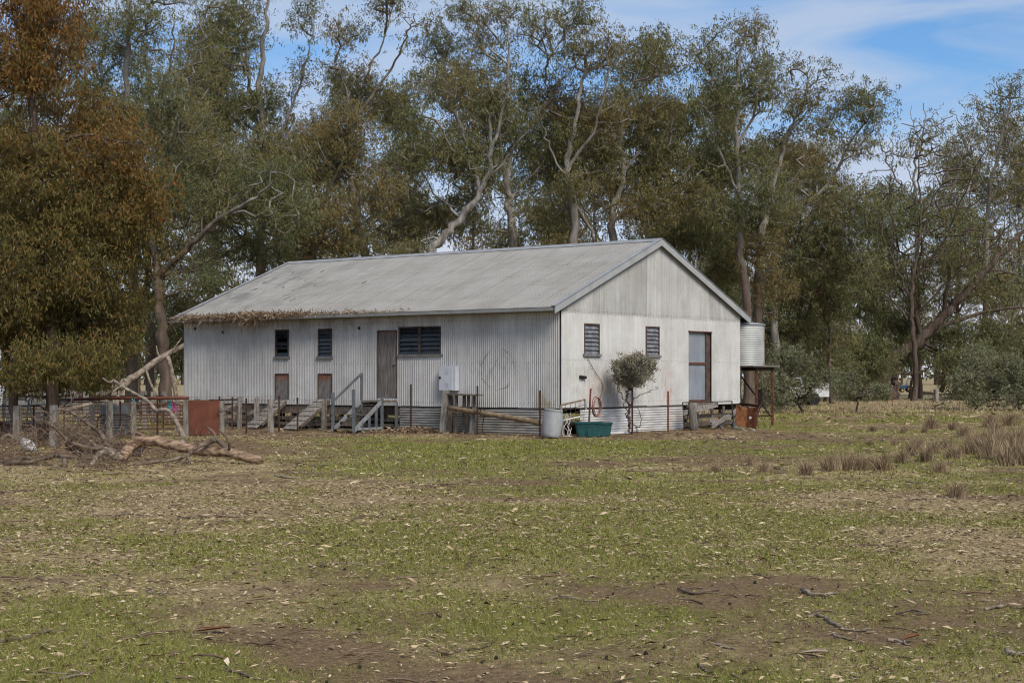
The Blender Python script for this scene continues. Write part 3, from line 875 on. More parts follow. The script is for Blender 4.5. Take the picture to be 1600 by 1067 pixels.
thick = np.interp(yy, [5, 8, 9.6, 11.2, 12.5, 14.0, 15.5, 16.6], [.02, .03, .035, .13, .20, .12, .17, .10])
off_ = rs.uniform(-1, 1, n)
pos = np.stack([ev.x - 0.02 + off_ * (0.06 + thick * 1.1) + 0.10, yy, ev.z + 0.01 + np.clip(off_, 0, 1) * 0.08 + rs.uniform(-.4, .75, n) * thick], 1)
dr = np.stack([rs.normal(-.45, .5, n), rs.normal(-.4, .6, n), rs.normal(-.35, .4, n)], 1)
dr /= np.linalg.norm(dr, axis=1, keepdims=True)
ok = thick > 0.02 + rs.uniform(0, .05, n) * (yy < 10.5)
pos, dr = pos[ok], dr[ok]; n = len(pos)
V, Qd = strips(n, pos, dr, 0.16, 0.022, 6)
heap = link_mesh('gutter_litter', np_mesh('gutter_litter', V, Qd, {'rnd': np.repeat(rs.rand(n), 4)}), m, shed)
tag(heap, kind='stuff')
# long hanging bark strips
n = 130
yy = np.concatenate([rs.normal(12.3, .35, 70), rs.uniform(11, 16.5, 60)])
pos = np.stack([ev.x - .06 + rs.uniform(-.08, .1, n), yy, ev.z + rs.uniform(-.05, .08, n)], 1)
dr = np.stack([rs.normal(-.25, .3, n), rs.normal(.6, .45, n), rs.normal(-.85, .3, n)], 1); dr /= np.linalg.norm(dr, axis=1, keepdims=True)
V, Qd = strips(n, pos, dr, 0.45, 0.02, 8)
tag(link_mesh('hanging_bark', np_mesh('hanging_bark', V, Qd, {'rnd': np.repeat(rs.rand(n), 4)}), m, shed), kind='stuff')
# sticks lodged on the roof sheets at the far end
for k in range(12):
    y = rnd.uniform(9, 16); v_ = rnd.uniform(1.2, 4.6)
    p = Vector(mp0(y, v_, .03)); q = Vector(mp0(y - rnd.uniform(-.1, .1), v_ + rnd.uniform(.10, .26), .03))
    mb = MB(); mb.tube([p, q], 0.009, 5)
    one('twig', mb, 'branch_dark', 'short dark twig lying on the stained far end of the shed roof', 'twig', p, group='twigs on the shed roof')

# ---- chute ramps
def ramp_thing(label, top, bot, out1, w):
    (s1, h1), (s0, h0) = top, bot
    t = Thing('sheep_ramp', label, 'ramp', (-out1, s0, 0))
    a = Vector((-0.10, s1, h1)); b_ = Vector((-out1, s0, 0.04))
    d = (b_ - a)
    side = Vector((0, 0, 1)).cross(d).normalized()
    nrm = d.normalized().cross(side).normalized()
    if nrm.z < 0: nrm = -nrm
    npl = 4
    for k in range(npl):
        o = side * ((k + .5) / npl - .5) * w
        mb = MB(); mb.bar(a + o, b_ + o, w / npl - .012, 0.035, up=nrm); t.part('plank', mb, 'plank_grey')
    for k in range(6):
        p = a + d * ((k + .7) / 6.5) + nrm * .03
        mb = MB(); mb.bar(p - side * w / 2, p + side * w / 2, 0.045, 0.025, up=nrm); t.part('cleat', mb, 'plank_grey')
    for sg in (-1, 1):
        o = side * sg * (w / 2 - .04) - nrm * .07
        mb = MB(); mb.bar(a + o, b_ + o + d.normalized() * -.25, 0.05, 0.09, up=nrm); t.part('stringer', mb, 'timber_brown')
    return t
ramp_thing('grey plank ramp rising to the rusty hatch farther left', ((HAT_A[0] + HAT_A[1]) / 2, HAT_A[2] - .02), ((HAT_A[0] + HAT_A[1]) / 2 + .1, 0), 1.35, 0.62)
ramp_thing('grey plank ramp rising to the hatch nearer the steel steps', ((HAT_B[0] + HAT_B[1]) / 2, HAT_B[2] - .02), ((HAT_B[0] + HAT_B[1]) / 2 + .1, 0), 1.55, 0.62)

# ---- steel steps to the timber door
hl_ = DOOR[2] - 0.06
y0, y1 = DOOR[0] - .02, DOOR[1] + .02
st = Thing('door_steps', 'blue grey steel steps with handrail below the weathered timber door', 'steps', (-1.9, (y0 + y1) / 2, 0))
for k in range(4):
    mb = MB(); mb.box(-0.75 + k * .18, -0.75 + k * .18 + .165, y0, y1, hl_ - .05, hl_); st.part('landing_board', mb, 'timber_brown')
run, nst = 1.25, 4
for k in range(nst):
    x = -0.82 - (k + .5) * run / nst; z = hl_ - (k + 1) * (hl_ / (nst + .6))
    for q in range(2):
        mb = MB(); mb.box(x - .14 + q * .145, x - .002 + q * .145, y0 + .03, y1 - .03, z - .04, z); st.part('tread', mb, 'timber_brown')
for y in (y0, y1):
    mb = MB(); mb.bar((-0.78, y, hl_ - .05), (-2.05, y, 0.03), 0.05, 0.11); st.part('stringer', mb, 'steel_light')
    mb = MB(); mb.bar((-0.05, y, hl_ - .11), (-0.80, y, hl_ - .11), 0.05, 0.10); st.part('landing_beam', mb, 'steel_light')
    mb = MB(); mb.bar((-0.74, y, 0), (-0.74, y, hl_ + (.85 if y == y1 else .06)), 0.07, 0.07); st.part('post', mb, 'steel_blue')
    mb = MB(); mb.bar((-0.08, y, 0), (-0.08, y, hl_ - .06), 0.07, 0.07); st.part('post', mb, 'steel_blue')
    mb = MB(); mb.bar((-2.02, y, 0), (-2.02, y, 1.22 if y == y1 else 1.32), 0.075, 0.075); st.part('post', mb, 'steel_blue')
mb = MB(); mb.bar((-0.74, y1, hl_ + .83), (-2.02, y1, 0.95), 0.05, 0.07); st.part('handrail', mb, 'steel_blue')
for k in range(3):
    x = -1.0 - k * .32
    mb = MB(); mb.bar((x, y0, 0), (x, y0, hl_ * (1 - (k + .8) / 4.2)), 0.06, 0.06); st.part('leg', mb, 'steel_blue')
mb = MB(); mb.bar((-0.7, y0, .12), (-1.9, y0, .12), 0.05, 0.07); st.part('brace', mb, 'steel_light')

# ---- white electrical cabinet on the wall
s0, hT = sl(712, 572, .2); s1, hBm = sl(687, 610, .2)
cb = Thing('meter_cabinet', 'pale grey metal electrical cabinet fixed to the corrugated wall', 'cabinet', (-0.03, (s0 + s1) / 2, hBm))
mb = MB(); mb.box(-0.22, -0.025, s0, s1, hBm, hT); cb.part('case', mb, 'cabinet')
sq = s0 + .13
mb = MB(); mb.box(-0.235, -0.222, s0 + .11, s1 - .005, hBm + .01, hT - .01); dpart = cb.part('door', mb, 'cabinet')
mb = MB(); mb.tube([(-0.235, s1 - .05, (hBm + hT) / 2 + .02), (-0.27, s1 - .05, (hBm + hT) / 2 + .02)], 0.035, 10); cb.part('latch', mb, 'black_plastic', parent=dpart)
for cz in (hT - .2, hBm + .16):
    for k in range(9):
        a = 2 * math.pi * k / 8
        r_ = 0.06 if k < 8 else 0
        mb = MB(); yv = (s0 + s1) / 2 + .02 + r_ * math.cos(a); zv = cz + r_ * math.sin(a)
        mb.box(-0.238, -0.234, yv - .009, yv + .009, zv - .009, zv + .009); cb.part('vent_hole', mb, 'steel_blue', parent=dpart)

# ---- old timber chute frame under the cabinet
sa, _ = sl(694, 650, .45); sb, _ = sl(745, 650, .45)
fr = Thing('timber_rack', 'weathered open timber rack standing under the electrical cabinet', 'frame', (-0.45, (sa + sb) / 2, 0))
ht = sl(720, 616, .4)[1]
mb = MB(); mb.bar((-0.50, sa + .03, 0), (-0.42, sa - .06, ht + .12), 0.16, 0.14); fr.part('post', mb, 'timber_grey')
mb = MB(); mb.bar((-0.22, sa - .05, 0), (-0.22, sa - .10, ht - .02), 0.12, 0.10); fr.part('post', mb, 'timber_brown')
for f_ in (.28, .52, .66, .84):
    y = sa + (sb - sa) * f_
    mb = MB(); mb.bar((-0.32, y, 0.02), (-0.30, y + rnd.uniform(-.04, .04), ht - .03), 0.10, 0.04, up=(1, 0, 0)); fr.part('slat', mb, 'timber_brown')
mb = MB(); mb.bar((-0.56, sb + .12, 0), (-0.46, sb + .06, 0.78), 0.15, 0.09, up=(1, 0, 0)); fr.part('post', mb, 'timber_grey')
mb = MB(); mb.bar((-0.38, sa - .05, ht), (-0.38, sb - .12, ht - .02), 0.20, 0.045); fr.part('top_rail', mb, 'timber_brown')
mb = MB(); mb.bar((-0.42, sa - .05, 0.70), (-0.40, sb + .1, 0.66), 0.05, 0.07); fr.part('rail', mb, 'timber_brown')

# ---- long pine pole leaning from the frame to the barrel
pA = sl(700, 636.5, .62); pB = sl(850, 661, .62)
mb = MB()
pts = [Vector((-0.62, pA[0] + (pB[0] - pA[0]) * k / 8, pA[1] + (pB[1] - pA[1]) * k / 8)) for k in range(9)]
mb.tube(pts, list(np.linspace(.068, .092, 9)), 12)
one('timber_pole', mb, 'pine_pole', 'long round pine pole resting slantwise along the corrugated base of the shed', 'pole', (-0.62, pB[0], 0), smooth=True)
mb = MB(); pt_ = pts[3]
mb.tube([pt_ + Vector((.12 * math.cos(a), .02, .12 * math.sin(a))) for a in np.linspace(0, 6.28, 14)] + [pt_ + Vector((0, 0.05, -.5)), pt_ + Vector((.02, .0, -.6))], 0.014, 5)
one('rusty_chain', mb, 'rust_dark', 'rusty chain looped round the long slanting pine pole', 'chain', tuple(pt_ + Vector((0, 0, -.6))))

# ---- star pickets beside the shed
def star_mb(p0, p1, w=0.055):
    mb = MB(); p0, p1 = Vector(p0), Vector(p1)
    for a in (R(90), R(210), R(330)):
        o = Vector((math.cos(a), math.sin(a), 0)) * w / 2
        mb.bar(p0 + o * .5, p1 + o * .5, w * .55 if abs(math.cos(a)) > .5 else 0.016, 0.016 if abs(math.cos(a)) > .5 else w * .55, up=(0, 1, 0))
    return mb
for px, yt, yb, mt, out, lab in (
        (642, 600, 668, 'picket', .75, 'dark steel fence picket between the door steps and the cabinet'),
        (746, 603, 676, 'picket', .75, 'dark steel picket beside the old timber rack'),
        (844, 610, 684, 'picket', .72, 'dark steel picket just left of the grey barrel')):
    s_, ht = sl(px, yt, out)
    one('star_picket', star_mb((-out, s_, -.05), (-out, s_, ht)), mt, lab, 'fence picket', (-out, s_, 0), group='steel pickets round the shed')
for px, yt, mt, out, lab, lean in (
        (923, 607, 'picket_red', .55, 'reddish steel picket with the coiled hose hung on it', .12),
        (988, 606, 'picket', .72, 'dark steel picket standing by the grey green bush', .0),
        (1044, 611, 'picket_red', .6, 'rusty red steel picket against the pale gable base sheets', .0)):
    t_, ht = gl(px, yt, out)
    one('star_picket', star_mb((t_ - lean, -out, -.05), (t_, -out, ht)), mt, lab, 'fence picket', (t_ - lean, -out, 0), group='steel pickets round the shed')

# ---- coiled hose on the red picket and the cord up to the window
t_, h_ = gl(929.5, 635, .62)
mb = MB()
for k in range(5):
    ry, rz = 0.19 + rnd.uniform(-.02, .02), 0.28 + rnd.uniform(-.03, .02)
    oy = rnd.uniform(-.03, .03)
    mb.tube([(t_ + ry * math.cos(a) + rnd.uniform(-.004, .004), -0.64 - k * .022 + oy * math.sin(a), h_ - .03 * k / 5 + rz * math.sin(a)) for a in np.linspace(0, 2 * math.pi, 25)], 0.010, 6, cap=False)
one('hose_coil', mb, 'hose', 'coil of reddish brown hose hanging on the leaning picket', 'hose', (t_, -.64, h_ - .3), smooth=True)
P = [gl(915, 555, .03), gl(927, 577, .03), gl(941, 601, .03), gl(938, 618, .1), gl(934, 632, .5)]
mb = MB(); mb.tube(curve_pts([(p[0], -o, p[1]) for p, o in zip(P, (.05, .05, .06, .12, .55))], 5), 0.009, 5)
one('cord', mb, 'hose', 'thin brown cord trailing from the gable window to the hose coil', 'cord', (P[-1][0], -.5, P[-1][1]))

# ---- grey plastic barrel, slightly tilted
t_, _ = gl(861, 685, 0); 
bp_ = SMI @ gnd(860, 684.5)
bar_ = MB()
prof = [(0.0, 0.0), (.235, 0.0), (.26, .03), (.275, .10), (.292, .25), (.30, .42), (.295, .58), (.28, .72), (.265, .79), (.272, .80), (.272, .84), (.262, .85), (.25, .845), (.245, .80), (0, .79)]
bar_.lathe([(r * 0.95, z * .93) for r, z in prof], 28)
ob = bar_.build('plastic_barrel', MATS['barrel_grey'], None, True)
ob.location = SM @ Vector((bp_.x, bp_.y, 0.0)); ob.rotation_euler = (R(-2), R(7), 0)
ob.location.z = 0.02
tag(ob, 'grey plastic barrel tilted beside the shed corner', 'barrel')
# ---- broken wire gate propped at the corner, with rope
g0 = gnd(882, 681); 
gt = Thing('wire_gate', 'broken mesh gate frame propped against the shed corner', 'gate', g0, False)
def atz(px, py, Z): return at(px, py, Z)
Zg = 44.6
c0, c1, c2, c3 = at(876, 633, Zg), at(914, 624, 45.2), at(916, 640, 45.2), at(880, 681, Zg)
c3.z = 0.02
mb = MB(); mb.tube([c0, c3], 0.045, 8); gt.part('gate_post', mb, 'timber_grey')
mb = MB(); mb.tube([c0, c1], 0.026, 6); gt.part('rail', mb, 'pine_pole')
mb = MB(); mb.tube([c1, c2], 0.03, 6); gt.part('rail', mb, 'galv_tube')
mb = MB(); mb.tube([at(879, 657, Zg), at(906, 651, 45.0)], 0.024, 6); gt.part('rail', mb, 'rope_white')
mb = MB()
for k in range(6):
    f_ = k / 5
    mb.tube([c0.lerp(c1, f_) , at(880, 672, Zg).lerp(at(912, 655, 45.2), f_)], 0.007, 4)
for k in range(5):
    f_ = k / 4
    mb.tube([c0.lerp(at(880, 672, Zg), f_), c1.lerp(at(912, 655, 45.2), f_)], 0.007, 4)
gt.part('wire_mesh', mb, 'wire')
mb = MB()
for k in range(5):
    p = at(882 + k * 2.2, 646 + rnd.uniform(-3, 5), Zg - .1)
    pts = [p + Vector((rnd.uniform(-.06, .06), 0, -j * .12)) for j in range(6)]
    mb.tube(curve_pts(pts, 3), 0.007, 5)
pts = [at(893, 668, Zg - .15), at(889, 681, Zg - .2), at(884, 683.5, Zg - .3), at(881, 684.5, Zg - .25), at(887, 682.8, Zg - .3), at(894, 682.5, Zg - .3)]
for p in pts: p.z = max(p.z, 0.03)
mb.tube(curve_pts(pts, 4), 0.010, 5)
one('rope', mb, 'rope_white', 'tangled pale rope hanging from the broken gate to the ground', 'rope', gnd(885, 683), False)

# ---- dark green plastic feed tubs, one nested behind the other
def tub(label, px0, px1, ytop, ybot, Z, rz, sc=1.0):
    x0, x1 = at(px0, ytop, Z), at(px1, ytop, Z)
    w = (x1.x - x0.x); h = max(.3, x0.z)
    t = Thing('feed_tub', label, 'tub', ((x0.x + x1.x) / 2, Z, 0), False, 'green feed tubs')
    t.e.rotation_euler = (0, 0, rz); base = Vector(t.base)
    dpt = 0.55 * sc
    mb = MB()
    def ring(wx, dy, z, rr):
        pts = []
        for sx, sy, a0 in ((1, 1, 0), (-1, 1, 90), (-1, -1, 180), (1, -1, 270)):
            for a in (0, 45, 90):
                pts.append((sx * (wx / 2 - rr) + rr * math.cos(R(a0 + a)), sy * (dy / 2 - rr) + rr * math.sin(R(a0 + a)), z))
        return pts
    rings = [ring(w * .78, dpt * .78, 0.0, .06), ring(w * .93, dpt * .93, h - .06, .08), ring(w, dpt, h - .05, .09), ring(w * 1.01, dpt * 1.01, h, .09), ring(w * .9, dpt * .9, h - .01, .08), ring(w * .76, dpt * .76, 0.05, .06)]
    vs = [Vector(p) + base for r_ in rings for p in r_]
    fs = [tuple(range(11, -1, -1))]
    for i in range(len(rings) - 1):
        for k in range(12):
            fs.append((i * 12 + k, i * 12 + (k + 1) % 12, (i + 1) * 12 + (k + 1) % 12, (i + 1) * 12 + k))
    fs.append(tuple(60 + k for k in range(12)))
    mb.add(vs, fs)
    bas_ = t.part('basin', mb, 'tub_green')
    mb = MB(); r0 = ring(w * 1.02, dpt * 1.02, h + .004, .09); r1 = ring(w * .93, dpt * .93, h + .006, .08)
    mb.add([Vector(p) + base for p in r0 + r1], [(k, (k + 1) % 12, 12 + (k + 1) % 12, 12 + k) for k in range(12)])
    t.part('rim', mb, 'tub_rim', parent=bas_)
    mb = MB(); mb.box(base.x - .03, base.x + .03, base.y - dpt * .46 - .015, base.y - dpt * .40, 0.02, h * .45); t.part('rib', mb, 'tub_green', parent=bas_)
    return t
tub('dark green feed tub in front of the pale gable base sheets', 897, 943, 659, 683, 44.6, R(-4))
tb2 = tub('dark green feed tub tucked behind the larger one', 920, 956, 660, 681, 45.15, R(8), .9)
# ---- white strip on the ground at the wall foot
a_ = gl(948, 680, .35)
mb = MB(); x0, x1 = gl(944, 678, .3)[0], gl(981, 678, .3)[0]
mb.box(x0, x1, -0.40, -0.22, 0.0, 0.07)
one('board_offcut', mb, 'white_strip', 'short white board lying flat at the foot of the gable', 'board', ((x0 + x1) / 2, -.3, 0))

# ---- old gate frame, post and planks under the sliding door
gx0, gx1 = gl(1067, 650, .35)[0], gl(1144, 650, .35)[0]
gf = Thing('steel_gate', 'rusty steel gate frame leaning below the sliding door', 'gate', ((gx0 + gx1) / 2, -.35, 0))
hT = gl(1100, 628, .35)[1]
def fpt(x, z): return (x, -0.42 + z * .09, z)
for z in (0.10, hT * .55, hT):
    mb = MB(); mb.tube([fpt(gx0, z), fpt(gx1, z)], 0.018, 6); gf.part('rail', mb, 'rust_dark')
for x in (gx0, gx1):
    mb = MB(); mb.tube([fpt(x, 0), fpt(x, hT)], 0.02, 6); gf.part('stile', mb, 'rust_dark')
mb = MB()
for k in range(1, 4):
    mb.tube([fpt(gx0 + .22 * k, 0.1), fpt(gx0 + .22 * k, hT)], 0.008, 4)
for k in range(1, 5):
    mb.tube([fpt(gx0, hT * k / 5), fpt(gx0 + .7, hT * k / 5)], 0.008, 4)
gf.part('wire_mesh', mb, 'wire')
t_, ht = gl(1083, 629, .7)
mb = MB(); pts = [(t_, -.7, -.05), (t_ + .02, -.7, .3), (t_ - .01, -.69, .6), (t_ + .01, -.7, ht)]
mb.tube(pts, [.15, .135, .125, .12], 9)
one('stump_post', mb, 'timber_grey', 'thick split grey post standing below the sliding door', 'post', (t_, -.7, 0), smooth=True)
for (xa, ya), (xb, yb), lab in (((1112, 666), (1152, 641), 'grey plank slanting up from the dirt to the shed corner'),
                                ((1068, 645), (1121, 632), 'grey plank wedged slantwise behind the split post'),
                                ((1110, 656), (1128, 671), 'broken brown plank end poking out below the gate frame')):
    a, b_ = gl(xa, ya, .55), gl(xb, yb, .25)
    mb = MB(); mb.bar((a[0], -.55, max(a[1], .05)), (b_[0], -.25, max(b_[1], .05)), 0.05, 0.15); one('loose_plank', mb, 'plank_grey', lab, 'plank', (a[0], -.55, 0))
# paint tin and stones
p = gnd(1148, 668.5)
mb = MB(); mb.lathe([(0, 0), (.10, 0), (.10, .2), (.105, .205), (.09, .205), (0, .19)], 16, p); one('paint_tin', mb, 'steel_blue', 'small grey tin on the dirt beside the rusty box', 'tin', p, False, smooth=False)

# ---- rusty steel trough tipped on its end
bx = Thing('rusty_box', 'rusty open steel box tipped on end beside the tank stand', 'box', gnd(1168, 671), False)
Zb = bx.base.y
q = lambda px, py, dz=0.0: at(px, py, Zb + dz)
A, B_, C_, D_ = q(1151, 632), q(1185, 636, .1), q(1181, 670, .1), q(1149, 664)
for v_ in (C_, D_): v_.z = max(v_.z, .01)
dep = Vector((.12, .55, 0.03))
mb = MB()
def plate(name, p, m, th=.012):
    n_ = (p[1] - p[0]).cross(p[3] - p[0]).normalized() * th
    mb = MB(); mb.add([v for v in p] + [v + n_ for v in p], [(3, 2, 1, 0), (4, 5, 6, 7), (0, 1, 5, 4), (1, 2, 6, 5), (2, 3, 7, 6), (3, 0, 4, 7)])
    return bx.part(name, mb, m)
mid_t = q(1168, 637.5, .35); mid_b = q(1166, 667, .35); mid_b.z = max(.01, mid_b.z)
plate('side_panel', [A, mid_t, mid_b, D_], 'rust_bright')
plate('back_panel', [mid_t, B_, C_, mid_b], 'rust')
plate('side_panel', [B_, B_ + dep * .3, C_ + dep * .3, C_], 'rust')
plate('top_panel', [A, q(1158, 629, -.1), q(1186, 633, 0), B_], 'rust_dark')
p = (mid_t + C_) / 2 + Vector((-.06, -.10, .03))
mb = MB(); mb.lathe([(0, 0), (.045, 0), (.045, .012), (0, .012)], 12); 
mb.v = [(p.x + x, p.y - z, p.z + y) for x, y, z in mb.v]; bx.part('drain_plug', mb, 'galv_tube')
for px, py, r_ in ((1160, 672, .09), (1190, 668, .07), (1176, 673, .1), (1200, 667, .06)):
    p = gnd(px, py); mb = MB()
    for k in range(1):
        mb.lathe([(0, 0), (r_, .0), (r_ * .95, r_ * .35), (r_ * .55, r_ * .6), (0, r_ * .65)], 7, p)
    mb.v = [(x + .25 * (z) * math.sin(9 * y), y, z * (1 + .2 * math.sin(7 * x))) for x, y, z in mb.v]
    one('stone', mb, 'post_grey', 'grey stone on the dirt beneath the tank stand', 'stone', p, False, group='stones by the tank stand')

# ---- rain tank and its stand
tx, ty, tr = SW + 0.98, 0.42, 0.76
ts = Thing('tank_stand', 'rusty steel stand with angled braces under the rain tank', 'tank stand', (tx, ty, 0))
hp = 2.12
lx, ly = 0.80, 0.72
lp = [(tx - lx * .45, ty - ly), (tx + lx, ty - ly), (tx - lx * .45, ty + ly), (tx + lx, ty + ly)]
for x, y in lp:
    mb = MB(); mb.bar((x, y, 0), (x, y, hp - .1), 0.085, 0.085); ts.part('leg', mb, 'rust')
for i, j, k in ((0, 1, 0), (2, 3, 0), (0, 2, 1), (1, 3, 1)):
    a, b_ = lp[i], lp[j]
    mb = MB(); mb.bar((a[0], a[1], .25), (b_[0], b_[1], hp - .15), 0.05, 0.02, up=(0, 1, 0) if k == 0 else (1, 0, 0)); ts.part('brace', mb, 'rust_dark')
    mb = MB(); mb.bar((a[0], a[1], hp - .14), (b_[0], b_[1], hp - .14), 0.05, 0.13); ts.part('beam', mb, 'rust_dark')
mb = MB(); mb.bar((lp[1][0], lp[1][1], .34), (lp[3][0], lp[3][1], .34), .04, .05); ts.part('tie', mb, 'rust')
for k in range(7):
    y = ty - ly - .18 + k * (2 * ly + .36) / 7
    mb = MB(); mb.box(tx - lx - .1, tx + lx + .22, y, y + (2 * ly + .36) / 7 - .02, hp - .07, hp - .015); ts.part('deck_plank', mb, 'timber_grey')
m, N, L, b = new_mat('tank_iron', 0.5, 0.15, 0.4)
v = coords(N, L, 'Object', None, (1, 1, .45)); v2 = coords(N, L, 'Object')
n = noise(N, L, v, 3.5, 5, 0.65)
c = ramp(N, L, noise(N, L, v2, 1.5, 4, .6), [(0.35, (0.36, 0.37, 0.355)), (0.65, (0.52, 0.53, 0.51))])
sp = N.new('ShaderNodeSeparateXYZ'); L.new(v2, sp.inputs[0])
rm = N.new('ShaderNodeMapRange'); rm.inputs['From Min'].default_value = 0.45; rm.inputs['From Max'].default_value = 1.30
# rust runs down the side that takes the overflow
ad = N.new('ShaderNodeMath'); ad.operation = 'SUBTRACT'; L.new(sp.outputs['X'], ad.inputs[0]); L.new(sp.outputs['Y'], ad.inputs[1])
L.new(ad.outputs[0], rm.inputs['Value'])
c = mix(N, L, thresh(rm.outputs['Result'], n, 0.10), c, ramp(N, L, n, [(0.3, (0.16, 0.07, 0.03)), (0.7, (0.36, 0.17, 0.06))]))
L.new(c, b.inputs['Base Color'])
tk = Thing('rain_tank', 'round corrugated rain tank with rust streaks beside the gable corner', 'water tank', (tx, ty, hp - .012))
mb = MB(); prof = []
th_ = 1.42
for k in range(0, 19 * 6 + 1):
    z = th_ * k / (19 * 6); prof.append((tr - .012 + .014 * math.cos(2 * math.pi * k / 6), z + hp - .012))
mb.lathe(prof, 40, (tx, ty, 0)); tk.part('shell', mb, 'tank_iron', True)
mb = MB(); mb.lathe([(0, th_ + .07), (tr * .7, th_ + .05), (tr + .03, th_ + .0), (tr + .03, th_ - .03), (tr - .02, th_ - .03)], 40, (tx, ty, hp - .012)); tk.part('lid', mb, 'trim_grey', True)
mb = MB(); mb.tube([(SW + .06, -.02, 2.0), (SW + .07, 0, 1.2), (SW + .12, -.02, .1)], 0.02, 6); tk.part('pipe', mb, 'black_plastic')

# ---- rubble at the wall foot, black scrap, loose bricks
p0 = gnd(640, 676)
n = 1500
r = np.random.RandomState(31)
cx = r.normal(0, 1.0, n)
hgt = np.exp(-(cx / .9) ** 2) * .16
pos = np.stack([cx, r.normal(0, .32, n), r.uniform(0, 1, n) * hgt], 1)
dr = r.normal(size=(n, 3)) * [1, 1, .3]; dr /= np.linalg.norm(dr, axis=1, keepdims=True)
V, Qd = strips(n, pos, dr, 0.17, 0.035, 3)
o = link_mesh('bark_heap', np_mesh('bark_heap', V, Qd, {'rnd': np.repeat(r.rand(n) * .85, 4)}), MATS['dead_leaf'])
o.location = p0 + Vector((0.1, .1, 0)); o.rotation_euler = (0, 0, R(-15))
tag(o, 'low heap of dead leaves and bark beside the door steps', 'leaf heap', kind='stuff')
for px, py, a in ((668, 674.5, 20), (676, 674, -30), (713, 676, 10), (721, 675.5, 60), (664, 673, 5)):
    p = gnd(px, py); mb = MB(); mb.box(-.115, .115, -.055, .055, 0, .075)
    o = mb.build('brick', MATS['brick_red']); o.location = p; o.rotation_euler = (0, 0, R(a))
    tag(o, 'loose red brick on the ground below the timber rack', 'brick', 'loose bricks at the wall foot')
p = gnd(692, 675.5); mb = MB()
mb.add([p + Vector(v) for v in ((-.28, -.1, 0), (.16, -.12, 0), (.2, .1, 0), (-.2, .1, 0), (-.1, -.06, .05), (.2, -.1, .13), (.22, .06, .13), (-.08, .06, .06))],
       [(3, 2, 1, 0), (4, 5, 6, 7), (0, 1, 5, 4), (1, 2, 6, 5), (2, 3, 7, 6), (3, 0, 4, 7)])
one('plastic_scrap', mb, 'black_plastic', 'crumpled black plastic scrap at the foot of the timber rack', 'scrap', p, False)

# ---------------------------------------------------------------- sheep yards
def post_mb(px, yt, yb, w=None, z=None):
    Z = HC * F / (yb - YH) if z is None else z
    x = (px - 800) / F * Z; h = HC + (YH - yt) / F * Z
    return Vector((x, Z, 0)), h
def wire_span(mb, a, b, h, vs=0.16, nh=7, r=0.0045, low=0.06):
    a, b = Vector(a), Vector(b); n = max(2, int((b - a).length / vs))
    zs = [low + (h - low) * (k / (nh - 1)) ** 1.2 for k in range(nh)]
    for z in zs:
        pts = [a.lerp(b, k / 6) + Vector((0, rnd.uniform(-.02, .02), z + rnd.uniform(-.012, .012))) for k in range(7)]
        mb.tube(pts, r, 3, False)
    for k in range(n + 1):
        p = a.lerp(b, k / n)
        mb.tube([p + Vector((rnd.uniform(-.02, .02), 0, zs[0])), p + Vector((rnd.uniform(-.02, .02), 0, zs[-1]))], r, 3, False)
def timber_post(t, p, h, w, m='post_grey', name='post'):
    mb = MB(); lean = Vector((rnd.uniform(-.02, .02), rnd.uniform(-.02, .02), 0))
    mb.bar(p - Vector((0, 0, .05)), p + lean + Vector((0, 0, h)), w, w * rnd.uniform(.85, 1.1), up=(rnd.uniform(-.3, .3), 1, 0), w1=w * .93, h1=w * .93)
    return t.part(name, mb, m)

f1p = [post_mb(*q) for q in ((-60, 636, 694), (27, 634, 693), (83, 633, 697), (172, 626, 688), (209, 627, 685), (291, 624, 682))]
fa = Thing('yard_fence', 'wire yard fence on grey timber posts behind the dead branch pile', 'fence', f1p[3][0], False)
for (p, h), w in zip(f1p, (.17, .17, .16, .15, .13, .14)): timber_post(fa, p, h, w)
for (p, h), (q_, h2) in zip(f1p[:-1], f1p[1:]):
    mb = MB(); wire_span(mb, p, q_, min(h, h2) * .93); fa.part('wire_mesh', mb, 'wire')
for px, yt, yb in ((53, 634, 689), (188, 627, 684), (246, 624, 684)):
    p, h = post_mb(px, yt, yb); mb = star_mb(p, p + Vector((0, 0, h))); fa.part('star_picket', mb, 'picket')
f2p = [post_mb(*q) for q in ((347, 626, 680), (423, 624, 675.5), (506, 626, 672.5))]
fb = Thing('yard_fence', 'wire yard fence on grey timber posts between rusty panel and steel steps', 'fence', f2p[1][0], False)
for (p, h), w in zip(f2p, (.15, .18, .17)): timber_post(fb, p, h, w)
last = SM @ Vector((-2.1, y1 + .05, 0))
pts_ = [p for p, h in f2p] + [last]
for p, q_ in zip(pts_[:-1], pts_[1:]):
    mb = MB(); wire_span(mb, p, q_, 1.0); fb.part('wire_mesh', mb, 'wire')
for px, yt, yb in ((385, 622, 678), (436, 618, 674), (465, 621, 673.5)):
    p, h = post_mb(px, yt, yb); mb = star_mb(p, p + Vector((0, 0, h))); fb.part('star_picket', mb, 'picket')
